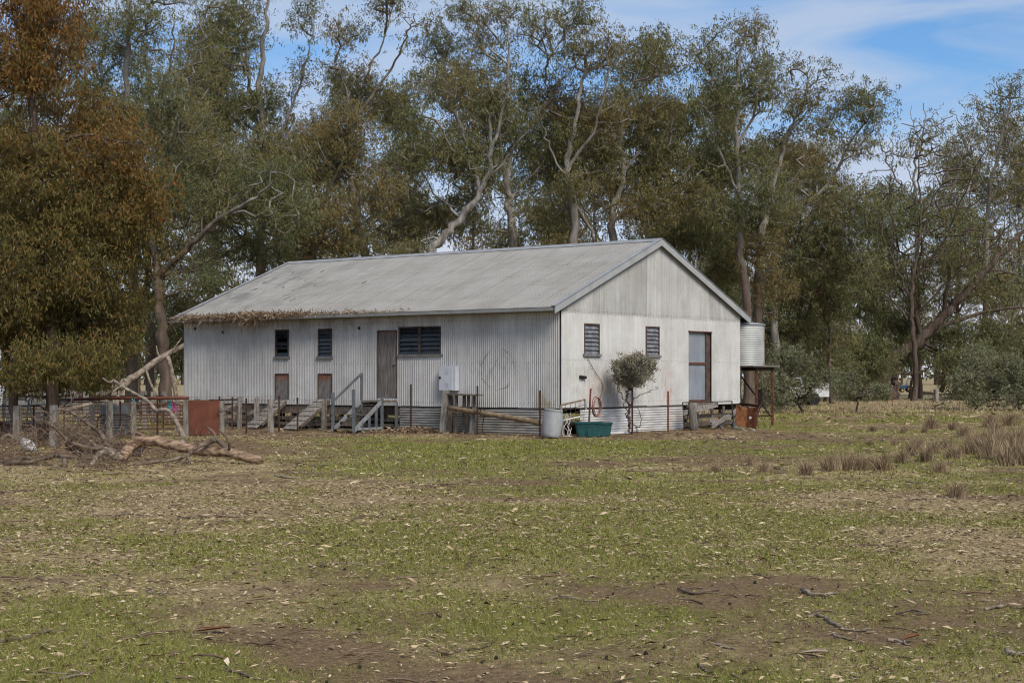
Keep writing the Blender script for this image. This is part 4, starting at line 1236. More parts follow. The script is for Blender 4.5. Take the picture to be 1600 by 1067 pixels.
# inner fence nearer the shed
f3p = [post_mb(*q) for q in ((145, 629, 675), (226, 628, 672), (277, 624, 671), (308, 623, 670), (322, 626, 669), (374, 620, 668.5), (401.5, 621, 669.5), (465, 620, 667))]
fc = Thing('yard_fence', 'inner yard fence of posts and rails close along the shed wall', 'fence', f3p[4][0], False)
for (p, h), w in zip(f3p, (.13, .15, .16, .17, .16, .16, .17, .16)): timber_post(fc, p, h, w, 'timber_grey')
for (p, h), (q_, h2) in zip(f3p[:-1], f3p[1:]):
    mb = MB(); wire_span(mb, p, q_, 1.05, .2); fc.part('wire_mesh', mb, 'wire')
for z in (.35, .68):
    for k in (4, 5):
        mb = MB(); mb.bar(f3p[k][0] + Vector((0, .08, z)), f3p[k + 1][0] + Vector((0, .08, z + .03)), .035, .12); fc.part('rail', mb, 'timber_brown')
for px, yt, yb in ((343, 619, 670), (363, 620, 671.5)):
    p, h = post_mb(px, yt, yb); mb = star_mb(p, p + Vector((0, 0, h))); fc.part('star_picket', mb, 'picket')
p, h = post_mb(327, 625, 668)
mb = MB(); mb.tube([at(327, 625, p.y), at(372, 624, p.y)], .03, 6); fc.part('rail', mb, 'rust_dark')
# brace logs inside
for (xa, ya), (xb, yb) in (((385, 650), (405, 640)), ((350, 640), (372, 632))):
    mb = MB(); mb.tube([at(xa, ya, 52.3), at(xb, yb, 52.5)], .07, 7); fc.part('brace', mb, 'timber_grey')
# far yard posts behind
f4 = [(at(px, 0, Z).x, Z, yt) for px, Z, yt in ((118, 60, 618), (135, 58, 622), (160, 61, 619), (183, 60, 621), (225, 62, 622), (240, 60, 621), (258, 61, 622), (62, 58, 622), (15, 57, 621))]
fd = Thing('yard_fence', 'farther yard fence of old posts beyond the rusty pipe rail', 'fence', (f4[0][0], 60, 0), False)
f4.sort()
for x, Z, yt in f4: timber_post(fd, Vector((x, Z, 0)), 1.15, .2, 'timber_grey')
for i in range(len(f4) - 1):
    a, b_ = Vector((f4[i][0], f4[i][1], 0)), Vector((f4[i + 1][0], f4[i + 1][1], 0))
    for z in (.35, .65, .95):
        mb = MB(); mb.bar(a + Vector((0, 0, z)), b_ + Vector((0, 0, z + rnd.uniform(-.06, .06))), .04, .09); fd.part('rail', mb, 'timber_brown' if z < .9 else 'rust_dark')
# rusty sheet gate
p = gnd(318, 681.5); Zp = p.y
pg = Thing('panel_gate', 'rust red sheet steel panel between two grey posts', 'gate', p, False)
x0, x1 = at(294, 0, Zp).x, at(343.5, 0, Zp).x; xm = at(315, 0, Zp).x; zt = at(0, 626, Zp).z
for a, b_, e in ((x0, xm, .0), (xm, x1, .006)):
    mb = MB(); mb.box(a, b_ - .004, Zp - .02 + e, Zp - .01 + e, .05, zt); pg.part('steel_sheet', mb, 'rust_red')
for a, b_, c_, d_ in ((x0, x1, zt - .02, zt + .02), (x0, x1, .03, .07)):
    mb = MB(); mb.box(a, b_, Zp - .005, Zp + .035, c_, d_); pg.part('frame', mb, 'rust')
mb = MB(); mb.tube([at(340, 642, Zp - .1), at(346, 644, Zp - .12), at(349, 641, Zp - .05)], .018, 5); pg.part('latch', mb, 'rust_dark')
# rusty pipe rail on posts with twine
Zr = 45.5
mb = MB(); mb.tube([at(105, 624.5, Zr), at(180, 622, Zr), at(240, 622, Zr - .2), at(295, 621.5, Zr - .4)], .045, 8)
one('pipe_rail', mb, 'rust_red', 'long rusty red pipe rail lying across the yard posts', 'pipe', tuple(Vector((at(200, 0, Zr).x, Zr, at(0, 622, Zr).z))), False, smooth=True)
for px, py, m_, lab in ((208, 632, 'twine_blue', 'blue baling twine tied to the middle yard post'), (266, 633, 'twine_blue', 'blue baling twine dangling under the pipe rail'), (273, 636, 'twine_pink', 'pink baling twine dangling under the pipe rail')):
    mb = MB()
    for k in range(3):
        a = at(px, py - 9, Zr - .1); mb.tube(curve_pts([a + Vector((rnd.uniform(-.03, .03), 0, -j * .1)) + Vector((rnd.uniform(-.05, .05), -.05, 0)) for j in range(4)], 3), .016, 4)
    one('twine', mb, m_, lab, 'twine', tuple(at(px, py - 9, Zr - .1)), False)
# galvanised sheep hurdles
def hurdle(label, px0, px1, yt, yb, Z, m_, nr=6, round_=True, skew=0.0):
    a, b_ = at(px0, yt, Z), at(px1, yt, Z); h = a.z; z0 = at(0, yb, Z).z
    t = Thing('sheep_hurdle', label, 'hurdle', (a.x, Z, 0), False, 'sheep hurdles in the yards')
    r_ = .16
    fr_ = [Vector((a.x + skew, Z, max(z0, .02))), Vector((a.x, Z, h - r_)), Vector((a.x + r_ * .3, Z, h - r_ * .3)), Vector((a.x + r_, Z, h)), Vector((b_.x - r_, Z, h)), Vector((b_.x - r_ * .3, Z, h - r_ * .3)), Vector((b_.x, Z, h - r_)), Vector((b_.x + skew, Z, max(z0, .02)))]
    mb = MB(); mb.tube(fr_, .022, 7); t.part('frame', mb, m_, True)
    for k in range(1, nr):
        z = max(z0, .02) + (h - max(z0, .02)) * k / nr
        mb = MB(); mb.tube([(a.x + skew * (1 - k / nr), Z, z), (b_.x + skew * (1 - k / nr), Z, z + .02)], .016, 6); t.part('rail', mb, m_)
    return t
hurdle('bent galvanised hurdle with round corners behind the leftmost post', 3, 47, 624, 686, 43.0, 'galv_tube', 5, skew=.12)
hurdle('galvanised hurdle with rounded corner behind the leaf curtain', 44, 74, 620, 688, 43.6, 'galv_tube', 5, skew=-.05)
hurdle('dark rusty slatted hurdle between the middle yard posts', 152, 206, 648, 686, 44.4, 'rust_dark', 8)
hurdle('rusty slatted hurdle at the left behind the galvanised one', -30, 70, 634, 680, 46.5, 'rust_dark', 7)
mb = MB(); q0, q1 = at(-20, 660, 46), at(70, 660, 46); mb.box(q0.x, q1.x, 46.0, 46.03, .03, .38)
one('rusty_sheet', mb, 'rust', 'long rusty steel sheet standing low behind the hurdles', 'sheet', (q0.x, 46, 0), False)
hurdle('rusty hurdle with close rails right of the middle yard post', 212, 288, 632, 682, 47.5, 'rust', 8)
hurdle('dark rusty hurdle deep in the yards under the pipe rail', 100, 170, 628, 676, 50.5, 'rust_dark', 7)
hurdle('rusty hurdle beside the shed end behind the red panel', 255, 330, 628, 674, 51.5, 'rust', 6)
# half-hidden drum in the yards
p = gnd(180, 679); mb = MB(); mb.lathe([(0, 0), (.42, 0), (.43, .3), (.42, .31), (.43, .62), (.42, .86), (.38, .86), (0, .8)], 24, p)
one('feed_drum', mb, 'steel_blue', 'dull grey steel drum half hidden behind the yard posts', 'drum', p, False, smooth=False)
p = gnd(217, 681); mb = MB(); mb.lathe([(0, 0), (.09, 0), (.11, .13), (.10, .13), (0, .1)], 12, p)
one('orange_pot', mb, 'brick_red', 'small orange pot on the leaf litter behind the log', 'pot', p, False)

# ---------------------------------------------------------------- dead branch pile
def px_path(pts):
    out = []
    for q in pts:
        Z = q[2]; out.append(at(q[0], q[1], Z))
    return out
def limb_mb(mb, pts, r0, r1, n=10, seg=5, wob=.045):
    P = curve_pts(px_path(pts), seg); k = len(P)
    rs_ = [(r0 + (r1 - r0) * i / (k - 1)) * (1 + rnd.uniform(-wob, wob)) for i in range(k)]
    P = [p + Vector((rnd.uniform(-1, 1), rnd.uniform(-1, 1), rnd.uniform(-1, 1))) * r_ * .12 for p, r_ in zip(P, rs_)]
    mb.tube(P, rs_, n)
base = gnd(300, 722)
lg = Thing('fallen_branch', 'long pale fallen gum branch with forked limbs lying before the yards', 'branch', base, False)
mb = MB(); limb_mb(mb, [(408, 719, 30.8), (385, 714, 30.9), (350, 706.5, 31.1), (300, 702, 31.4), (262, 693, 31.6), (235, 688, 31.7), (214, 691, 31.7), (200, 704, 31.6), (188, 716, 31.3)], .092, .118, 12); lg.part('trunk', mb, 'bark_log', True)
for pts, r0, r1, m_ in (
        ([(285, 696, 31.5), (286, 681, 31.7), (278, 664, 31.9), (266, 644, 32.1), (255, 640, 32.2), (244, 641, 32.3), (232, 628, 32.4), (222, 621, 32.5), (205, 612, 32.7), (190, 603, 32.8), (178, 594, 33.0)], .06, .03, 'bark_dead'),
        ([(178, 594, 33), (170, 597, 33), (160, 590, 33.1)], .03, .012, 'bark_dead'),
        ([(190, 603, 32.8), (180, 609, 32.7), (174, 618, 32.6)], .03, .012, 'bark_dead'),
        ([(358, 706, 31.1), (347, 694, 31.2), (338, 687, 31.3), (334, 676, 31.4), (322, 666, 31.5)], .055, .025, 'branch_dark'),
        ([(358, 704, 31.0), (358, 692, 30.9), (352, 681, 30.9), (341, 671, 30.8)], .035, .015, 'branch_dark'),
        ([(338, 686, 31.2), (322, 693, 31.1), (306, 699, 30.9), (292, 714, 30.5), (280, 727, 30.2)], .06, .03, 'branch_dark'),
        ([(306, 699, 30.9), (310, 690, 30.9)], .035, .02, 'branch_dark'),
        ([(292, 713, 30.5), (297, 722, 30.3), (291, 728, 30.2)], .035, .02, 'branch_dark'),
        ([(290, 712, 30.6), (270, 718, 30.6), (252, 721, 30.6)], .035, .018, 'bark_dead'),
        ([(188, 716, 31.3), (178, 712, 31.2), (164, 706, 31.1), (152, 712, 30.9), (146, 722, 30.6), (137, 732, 30.2)], .085, .04, 'bark_dead'),
        ([(188, 718, 31.2), (180, 708, 31.3), (168, 703, 31.4), (156, 701, 31.5), (146, 694, 31.6), (140, 688, 31.6)], .075, .035, 'bark_dead'),
        ([(175, 708, 31.5), (166, 692, 31.8), (156, 676, 32.0), (140, 664, 32.1), (128, 655, 32.3), (108, 642, 32.5)], .06, .03, 'branch_dark'),
        ([(142, 690, 31.6), (128, 680, 31.6), (110, 678, 31.6), (92, 690, 31.6)], .03, .012, 'branch_dark'),
        ([(128, 655, 32.3), (136, 648, 32.3), (142, 640, 32.4)], .02, .01, 'branch_dark'),
        ([(138, 732, 30.2), (120, 728, 30.1), (104, 735, 30.0)], .03, .012, 'branch_dark'),
        ([(160, 700, 31.2), (140, 700, 31), (110, 690, 30.8), (84, 668, 30.6), (70, 655, 30.5)], .05, .02, 'branch_dark'),
        ([(110, 690, 30.8), (120, 672, 30.7), (124, 655, 30.6)], .03, .012, 'branch_dark'),
        ([(250, 720, 30.4), (225, 724, 30.2), (190, 732, 30.0), (160, 736, 29.8)], .035, .02, 'branch_dark'),
        ([(205, 704, 31.6), (208, 688, 31.7), (210, 676, 31.8), (226, 681, 31.8)], .07, .03, 'branch_dark')):
    mb = MB(); limb_mb(mb, pts, r0 * .95, r1 * .95, 8, 4, .09); lg.part('limb', mb, m_, True)
br2 = Thing('fallen_branch', 'dark crooked branch sprawled low at the left of the pile', 'branch', gnd(60, 722), False)
for pts, r0, r1 in (([(96, 742, 29.4), (102, 728, 29.8), (98, 714, 30.2), (88, 712, 30.4), (60, 718, 30.6), (40, 716, 30.8), (5, 722, 31)], .055, .03),
                    ([(128, 738, 29.5), (125, 726, 30.0), (130, 712, 30.4), (120, 704, 30.6)], .04, .02),
                    ([(115, 745, 29.2), (104, 736, 29.5), (100, 726, 29.8)], .03, .02),
                    ([(0, 688, 32), (14, 680, 32.1), (24, 688, 31.8), (32, 684, 31.9)], .05, .03),
                    ([(5, 727, 30.4), (25, 722, 30.4), (48, 722, 30.4), (66, 716, 30.6), (92, 712, 30.6), (130, 716, 30.6)], .05, .03)):
    mb = MB(); limb_mb(mb, pts, r0, r1, 7, 4, .1); br2.part('limb', mb, 'branch_dark', True)
mb = MB(); limb_mb(mb, [(88, 639, 39.0), (105, 640, 39.2), (118, 637, 39.5), (142, 631, 40)], .035, .05, 7, 4)
one('loose_branch', mb, 'bark_dead', 'thin pale branch leaning across the top of two yard posts', 'branch', tuple(at(115, 640, 39.3)), False)
# tangle of fine dead twigs
r = np.random.RandomState(77)
VV, QQ = [], []
def twig_chain(p, d, L_, r_, k=5):
    pts = [p]
    for i in range(k):
        d = d + r.normal(size=3) * .35; d /= np.linalg.norm(d)
        q = pts[-1] + d * L_ / k; q[2] = max(q[2], .02); pts.append(q)
    return pts
segs = []
for i in range(720):
    side = r.rand() < .72
    px = r.uniform(-40, 190) if side else r.uniform(120, 330)
    py = np.clip(r.normal(712, 14), 690, 742); Z = HC * F / (py - YH)
    x = (px - 800) / F * Z
    hmax = .6 * math.exp(-((px - 95) / 75) ** 2) + .25 if side else .12
    p = np.array([x, Z, r.uniform(0, hmax)])
    d = r.normal(size=3) * [1, .7, .6]; d /= np.linalg.norm(d)
    pts = twig_chain(p, d, r.uniform(.25, .9), 0)
    for a, b_ in zip(pts[:-1], pts[1:]): segs.append((a, b_, r.uniform(.004, .011)))
def frustums(P0, P1, R0, R1, k=4):
    P0, P1 = np.asarray(P0, float), np.asarray(P1, float); R0 = np.asarray(R0)[:, None]; R1 = np.asarray(R1)[:, None]
    d = P1 - P0; d /= np.linalg.norm(d, axis=1, keepdims=True) + 1e-9
    ref = np.where(np.abs(d[:, 2:3]) > .9, np.array([[1., 0, 0]]), np.array([[0, 0, 1.]]))
    x = np.cross(d, ref); x /= np.linalg.norm(x, axis=1, keepdims=True) + 1e-9
    y = np.cross(d, x)
    rings = []
    for P, Rr in ((P0, R0), (P1, R1)):
        for j in range(k):
            a = 2 * math.pi * j / k
            rings.append(P + (x * math.cos(a) + y * math.sin(a)) * Rr)
    V = np.stack(rings, 1).reshape(-1, 3)
    n = len(P0); b0 = np.arange(n)[:, None] * 2 * k
    fs = [np.concatenate([b0 + j, b0 + (j + 1) % k, b0 + k + (j + 1) % k, b0 + k + j], 1) for j in range(k)]
    return V, np.concatenate(fs, 0)
V, Qd = frustums([s[0] for s in segs], [s[1] for s in segs], [s[2] for s in segs], [s[2] * .8 for s in segs], 3)
o = link_mesh('twig_tangle', np_mesh('twig_tangle', V, Qd), MATS['twig'])
tag(o, 'tangle of fine dead twigs heaped round the fallen branches', 'twigs', kind='stuff')
# weathered white lump and rusty sheet in the pile
p = gnd(44, 704); mb = MB()
mb.lathe([(0, 0), (.17, .0), (.20, .06), (.19, .16), (.15, .23), (.07, .27), (0, .28)], 14, p)
mb.v = [(x + .05 * math.sin(9 * z + 3 * y), y, z + .03 * math.sin(11 * x)) for x, y, z in mb.v]
one('weathered_lump', mb, 'weathered_white', 'weathered white grey lump among the twigs at the left', 'stump', p, False, smooth=True)
p = gnd(160, 712)
mb = MB(); Zs = 35.0
mb.add([at(98, 684, Zs), at(228, 697, Zs - .5), at(218, 726, Zs - 1.5), at(170, 718, Zs - 1), at(104, 704, Zs)], [(0, 1, 2, 3, 4)])
mb.add([Vector(v) + Vector((0.0, .03, -.01)) for v in mb.v[:5]], [(4, 3, 2, 1, 0)])
mb.v = [(x, y, max(z, .02)) for x, y, z in mb.v]
one('rusty_sheet', mb, 'rust_dark', 'dark rusty steel sheet lying under the fallen branches', 'sheet', p, False)

# ---------------------------------------------------------------- ground litter, grass, sticks, tussocks
def scatter(n, Z0, Z1, seed, power=1.0):
    r = np.random.RandomState(seed)
    Z = np.sqrt(r.uniform(Z0 ** 2, Z1 ** 2, n))
    X = r.uniform(-.36, .36, n) * Z
    return X, Z, r
def in_shed(X, Y):
    lx_ = (X - CORNER.x) * math.cos(SROT) + (Y - CORNER.y) * math.sin(SROT)
    ly_ = -(X - CORNER.x) * math.sin(SROT) + (Y - CORNER.y) * math.cos(SROT)
    return (lx_ > -.05) & (lx_ < SW + .05) & (ly_ > -.05) & (ly_ < SL + .05)
m, N, L, b = new_mat('grass_blade', 0.8, 0, 0.2)
c = ramp(N, L, attr(N, 'rnd'), [(0.0, (0.095, 0.115, 0.018)), (0.4, (0.175, 0.19, 0.036)), (0.7, (0.25, 0.23, 0.065)), (1.0, (0.40, 0.32, 0.14))])
L.new(c, b.inputs['Base Color'])
VV, RR = [], []
for Z0, Z1, n, hgt, wid, sd_i in ((8.2, 14, 240000, .032, .0055, 1), (14, 25, 300000, .038, .009, 2), (25, 60, 250000, .046, .018, 3), (60, 100, 110000, .09, .045, 4)):
    X, Z, r = scatter(n, Z0, Z1, sd_i)
    g, l, d, f_ = ground_maps(X, Z)
    keep = (r.uniform(0.08, 1.0, n) ** .8 < g) & ~in_shed(X, Z)
    X, Z, g = X[keep], Z[keep], g[keep]; n = len(X)
    z0 = gz(X, Z)
    h = hgt * r.uniform(.35, 1.35, n) * (.6 + .6 * g); a = r.uniform(0, 2 * math.pi, n); w = wid * r.uniform(.6, 1.4, n)
    bx_, by_ = np.cos(a) * w / 2, np.sin(a) * w / 2
    lx_, ly_ = r.normal(0, .8, n) * h, r.normal(0, .8, n) * h
    T = np.stack([np.stack([X - bx_, Z - by_, z0 - .004], 1), np.stack([X + bx_, Z + by_, z0 - .004], 1), np.stack([X + lx_, Z + ly_, z0 + h], 1)], 1)
    VV.append(T.reshape(-1, 3)); RR.append(np.repeat(np.clip(r.normal(.42, .22, n) + .25 * (fbm(X, Z, 1.7, 60) - .5), 0, 1), 3))
V = np.concatenate(VV); n = len(V) // 3
print('grass blades', n)
tag(link_mesh('grass', np_mesh('grass', V, np.arange(3 * n).reshape(n, 3), {'rnd': np.concatenate(RR)}), m), 'short green grass growing in patches over the paddock', 'grass', kind='stuff')
m, N, L, b = new_mat('leaf_litter', 0.85, 0, 0.2)
c = ramp(N, L, attr(N, 'rnd'), [(0.0, (0.07, 0.045, 0.032)), (0.22, (0.17, 0.11, 0.07)), (0.5, (0.40, 0.295, 0.17)), (0.8, (0.52, 0.405, 0.25)), (1.0, (0.60, 0.50, 0.35))])
L.new(c, b.inputs['Base Color'])
VV, RR = [], []
for Z0, Z1, n, Ln, Wn, sd_i in ((8.2, 14, 62000, .028, .22, 11), (14, 25, 165000, .034, .21, 12), (25, 56, 210000, .046, .26, 13), (56, 90, 24000, .12, .28, 14)):
    X, Z, r = scatter(n, Z0, Z1, sd_i)
    g, l, d, f_ = ground_maps(X, Z)
    keep = (r.uniform(0.02, .95, n) < l * .95 + .06) & ~in_shed(X, Z)
    X, Z, d = X[keep], Z[keep], d[keep]; n = len(X)
    a = r.uniform(0, 2 * math.pi, n); tl = r.normal(0, .12, n)
    dr = np.stack([np.cos(a) * np.cos(tl), np.sin(a) * np.cos(tl), np.abs(np.sin(tl))], 1)
    ln = Ln * np.minimum(r.gamma(2.2, .45, n) * np.where(r.rand(n) < .02, 2.2, 1.0), 4.2); wd = ln * Wn * r.uniform(.5, 1.6, n)
    roll = r.normal(0, .3, n)
    sx = np.stack([-np.sin(a) * np.cos(roll), np.cos(a) * np.cos(roll), np.sin(roll)], 1)
    p = np.stack([X, Z, gz(X, Z) + r.uniform(.004, .028, n)], 1)
    cv = np.stack([-np.sin(a), np.cos(a), np.zeros(n)], 1) * (r.normal(0, .08, n) * ln)[:, None] + np.array([0, 0, 1.]) * (r.uniform(0, .12, n) * ln)[:, None]
    T = np.stack([p, p + dr * ln[:, None] * .5 + sx * wd[:, None] / 2 + cv, p + dr * ln[:, None], p + dr * ln[:, None] * .5 - sx * wd[:, None] / 2 + cv], 1)
    rv = np.clip(np.where(r.rand(n) < .36 + .25 * d, r.normal(.16, .10, n), r.normal(.66, .17, n)), 0, 1)
    if Z0 < 25: VV.append(T.reshape(-1, 3)); RR.append(np.repeat(rv, 4))
    else:       # far pieces are single slivers
        T3 = np.stack([p - sx * wd[:, None] * .5, p + sx * wd[:, None] * .5, p + dr * ln[:, None] + cv], 1)
        fv, fr_ = T3.reshape(-1, 3), np.repeat(rv, 3)
        o_ = link_mesh('leaf_litter', np_mesh('leaf_litter', fv, np.arange(len(fv)).reshape(-1, 3), {'rnd': fr_}), m)
        tag(o_, 'fine dry leaf litter over the farther grass towards the shed' if Z0 < 50 else 'pale dry litter under the far trees', 'leaf litter', kind='stuff')
V = np.concatenate(VV); n = len(V) // 4
print('litter', n)
tag(link_mesh('leaf_litter', np_mesh('leaf_litter', V, np.arange(4 * n).reshape(n, 4), {'rnd': np.concatenate(RR)}), m), 'dry fallen gum leaves and bark strewn over the grass', 'leaf litter', kind='stuff')
# small twigs and pebbles of dung as stuff
X, Z, r = scatter(2600, 8.2, 48, 21)
k_ = ~in_shed(X, Z); X, Z = X[k_], Z[k_]; n = len(X)
a = r.uniform(0, 6.28, n); ln = r.gamma(3, .055, n)
p0 = np.stack([X, Z, gz(X, Z) + .012], 1); md = p0 + np.stack([np.cos(a) * ln / 2, np.sin(a) * ln / 2, r.uniform(0, .02, n)], 1)
p1 = md + np.stack([np.cos(a + r.normal(0, .35, n)) * ln / 2, np.sin(a + r.normal(0, .35, n)) * ln / 2, -r.uniform(0, .015, n)], 1)
rr_ = r.uniform(.003, .008, n) * (1 + Z / 40)
V1, Q1 = frustums(p0, md, rr_, rr_, 3); V2, Q2 = frustums(md, p1, rr_, rr_ * .6, 3)
tag(link_mesh('small_twigs', np_mesh('small_twigs', np.concatenate([V1, V2]), np.concatenate([Q1, Q2 + len(V1)])), MATS['twig']), 'small dead twigs scattered all over the paddock', 'twigs', kind='stuff')
X, Z, r = scatter(520, 8.2, 34, 23)
n = len(X); p0 = np.stack([X, Z, gz(X, Z)], 1); rr_ = r.uniform(.008, .017, n); up_ = np.array([[0, 0, 1.]]) * rr_[:, None]
V1, Q1 = frustums(p0 - up_ * .2, p0 + up_ * .7, rr_ * .8, rr_, 6); V2, Q2 = frustums(p0 + up_ * .7, p0 + up_ * 1.4, rr_, rr_ * .35, 6)
V1, Q1 = np.concatenate([V1, V2]), np.concatenate([Q1, Q2 + len(V1)])
m, N, L, b = new_mat('dung', 0.95); b.inputs['Base Color'].default_value = (0.022, 0.018, 0.014, 1)
tag(link_mesh('sheep_dung', np_mesh('sheep_dung', V1, Q1), m), 'small dark dung pellets dotted over the grass', 'dung', kind='stuff')
# larger sticks, each a thing
STICKS = [
    ([(1262, 962), (1285, 962), (1300, 972), (1318, 982), (1345, 984), (1368, 986)], .022, 'crooked grey stick curving across the bare soil at lower right'),
    ([(1388, 998), (1405, 1000), (1422, 1006)], .020, 'short thick grey stick on the soil below the crooked one'),
    ([(1400, 958), (1425, 952), (1450, 957), (1455, 954)], .016, 'bent grey stick above the orange bark at lower right'),
    ([(1298, 988), (1315, 994), (1335, 997), (1338, 988)], .015, 'small forked stick beside the crooked grey one'),
    ([(1060, 922), (1085, 928), (1105, 926), (1125, 922)], .022, 'curved brown bark stick on the worn ground at lower centre right'),
    ([(690, 1020), (720, 1012), (745, 1010), (770, 1004)], .016, 'long thin pale stick near the bottom centre'),
    ([(355, 1045), (385, 1054), (415, 1062)], .018, 'dark stick near the bottom edge left of centre'),
    ([(0, 1004), (30, 1000), (60, 992), (80, 990)], .028, 'dark pointed bark stick at the bottom left edge'),
    ([(278, 811), (310, 809), (345, 808), (382, 810)], .030, 'long dark stick lying flat in the pale litter at left'),
    ([(375, 884), (400, 880), (425, 876)], .018, 'thin brown stick in the grass left of centre'),
    ([(515, 880), (540, 879), (566, 881)], .020, 'straight brown stick left of the picture centre'),
    ([(1415, 780), (1450, 779), (1490, 781)], .026, 'dark straight stick before the lone grass tussock'),
    ([(1000, 798), (1028, 796), (1055, 799)], .028, 'dark stick lying in grass below the bush'),
    ([(1312, 836), (1335, 838), (1352, 836)], .018, 'slim brown stick in the right hand litter'),
    ([(430, 744), (455, 747), (475, 746)], .03, 'dark stick on the green strip before the yards'),
    ([(180, 806), (200, 803), (225, 805)], .022, 'thin stick in pale litter left of the long dark one'),
    ([(1255, 925), (1280, 930), (1312, 926)], .030, 'broken dark bark slab on the worn soil at right'),
    ([(90, 1062), (120, 1056), (150, 1050)], .018, 'pointed grey stick at the very bottom left'),
    ([(1090, 1035), (1100, 1043), (1120, 1050)], .018, 'short curved stick at the bottom right of centre'),
    ([(1540, 950), (1570, 946), (1600, 948)], .022, 'long brown bark strip at the right edge'),
    ([(1575, 1018), (1590, 1022), (1612, 1016)], .035, 'pale grey broken wood at the lower right edge'),
    ([(230, 925), (250, 928), (262, 930)], .018, 'short dark stick low on the left grass'),
    ([(860, 935), (882, 930), (915, 938), (940, 935)], .016, 'thin winding stick in the middle foreground'),
    ([(1120, 1005), (1135, 1010), (1150, 1013)], .016, 'small brown stick on bare soil near bottom right'),
]
for pts, r_, lab in STICKS:
    W = []
    for px, py in pts:
        g_ = gnd(px, py); g_.z = float(gz(g_.x, g_.y)) + r_ * .6; W.append(g_)
    r_ *= .62
    mb = MB(); P = curve_pts(W, 4); k = len(P)
    P = [p + Vector((rnd.uniform(-1, 1) * r_ * .9, rnd.uniform(-1, 1) * r_ * 1.5, rnd.uniform(-.5, .5) * r_)) for p in P]
    mb.tube(P, [r_ * (1 - .6 * i / k) * rnd.uniform(.8, 1.2) for i in range(k)], 7)
    for _ in range(rnd.choice([0, 1, 1, 2])):
        i = rnd.randrange(1, k - 1); a_ = rnd.uniform(0, 6.28); l_ = rnd.uniform(.06, .2)
        mb.tube([P[i], P[i] + Vector((math.cos(a_) * l_, math.sin(a_) * l_, rnd.uniform(0, .04)))], [r_ * .5, r_ * .25], 5)
    o = one('fallen_stick', mb, rnd.choice(['branch_dark', 'bark_dead', 'bark_dead']), lab, 'stick', tuple(W[0]), False, 'sticks lying on the paddock', True)
# curled pieces of bark
for px, py, ln, a, m_, lab in ((335, 988, .22, 8, 'rust_bright', 'curled orange brown bark piece in the left foreground'), (1425, 1000, .12, 20, 'rust_bright', 'orange bark chip beside the crooked sticks'),
                           (1272, 1025, .16, -25, 'bark_pale', 'pale split bark piece on the soil near the bottom right'), (500, 728, .45, 4, 'bark_pale', 'pale bark strip on the green strip before the shed')):
    p = gnd(px, py); mb = MB(); vs, fs = [], []
    for i in range(7):
        f_ = i / 6; w = .035 * math.sin(math.pi * (.12 + .76 * f_)) + .006
        for j in range(4):
            t_ = (j / 3 - .5) * 2.0
            vs.append(p + Vector((ln * (f_ - .5) * math.cos(R(a)) - w * math.sin(t_) * math.sin(R(a)), ln * (f_ - .5) * math.sin(R(a)) + w * math.sin(t_) * math.cos(R(a)), .012 + w * .8 * (1 - math.cos(t_)) + .02 * f_)))
    for i in range(6):
        for j in range(3): fs.append((i * 4 + j, i * 4 + j + 1, i * 4 + j + 5, i * 4 + j + 4))
    mb.add(vs, fs); one('bark_piece', mb, m_, lab, 'bark', p, False, 'curled bark pieces')
# wire loop lying by the shed
W = [gnd(px, py) + Vector((0, 0, .02)) for px, py in ((1120, 681), (1125, 685), (1135, 687), (1147, 685.5), (1153, 682))]
mb = MB(); mb.tube(curve_pts(W, 5), .012, 5); one('wire_loop', mb, 'wire', 'curved dark wire lying on the grass before the sliding door', 'wire', tuple(W[0]), False)
# grass tussocks
m, N, L, b = new_mat('tussock', 0.9, 0, 0.15)
c = ramp(N, L, attr(N, 'rnd'), [(0.0, (0.12, 0.08, 0.046)), (0.5, (0.27, 0.195, 0.118)), (1.0, (0.46, 0.355, 0.23))])
L.new(c, b.inputs['Base Color'])
tus = []
for sd_i in range(9):
    r = np.random.RandomState(300 + sd_i); n = 340
    a = r.uniform(0, 6.28, n); rad = np.abs(r.normal(0, r.uniform(.13, .26), n)); h = r.beta(2.2, 1.8, n) * (1 - .8 * rad)
    lean = np.stack([np.cos(a), np.sin(a)], 1) * (r.uniform(.05, .75, n) * h)[:, None] + r.normal(0, .10, (n, 2))
    b0 = np.stack([np.cos(a) * rad, np.sin(a) * rad, np.zeros(n) - .02], 1)
    w = r.uniform(.006, .014, n); pa = r.uniform(0, 6.28, n); sx = np.stack([np.cos(pa), np.sin(pa), np.zeros(n)], 1) * w[:, None]
    md = b0 + np.concatenate([lean * .35, (h * .6)[:, None]], 1); tp = b0 + np.concatenate([lean, h[:, None]], 1)
    T = np.stack([b0 - sx, b0 + sx, md + sx * .7, md - sx * .7], 1); T2 = np.stack([md - sx * .7, md + sx * .7, tp + sx * .1, tp - sx * .1], 1)
    V = np.concatenate([T.reshape(-1, 3), T2.reshape(-1, 3)]); Qd = np.arange(len(V)).reshape(-1, 4)
    rv = np.repeat(r.rand(n), 4)
    mt = np_mesh('tussock', V, Qd, {'rnd': np.concatenate([rv, rv])}); mt.materials.append(m); tus.append(mt)
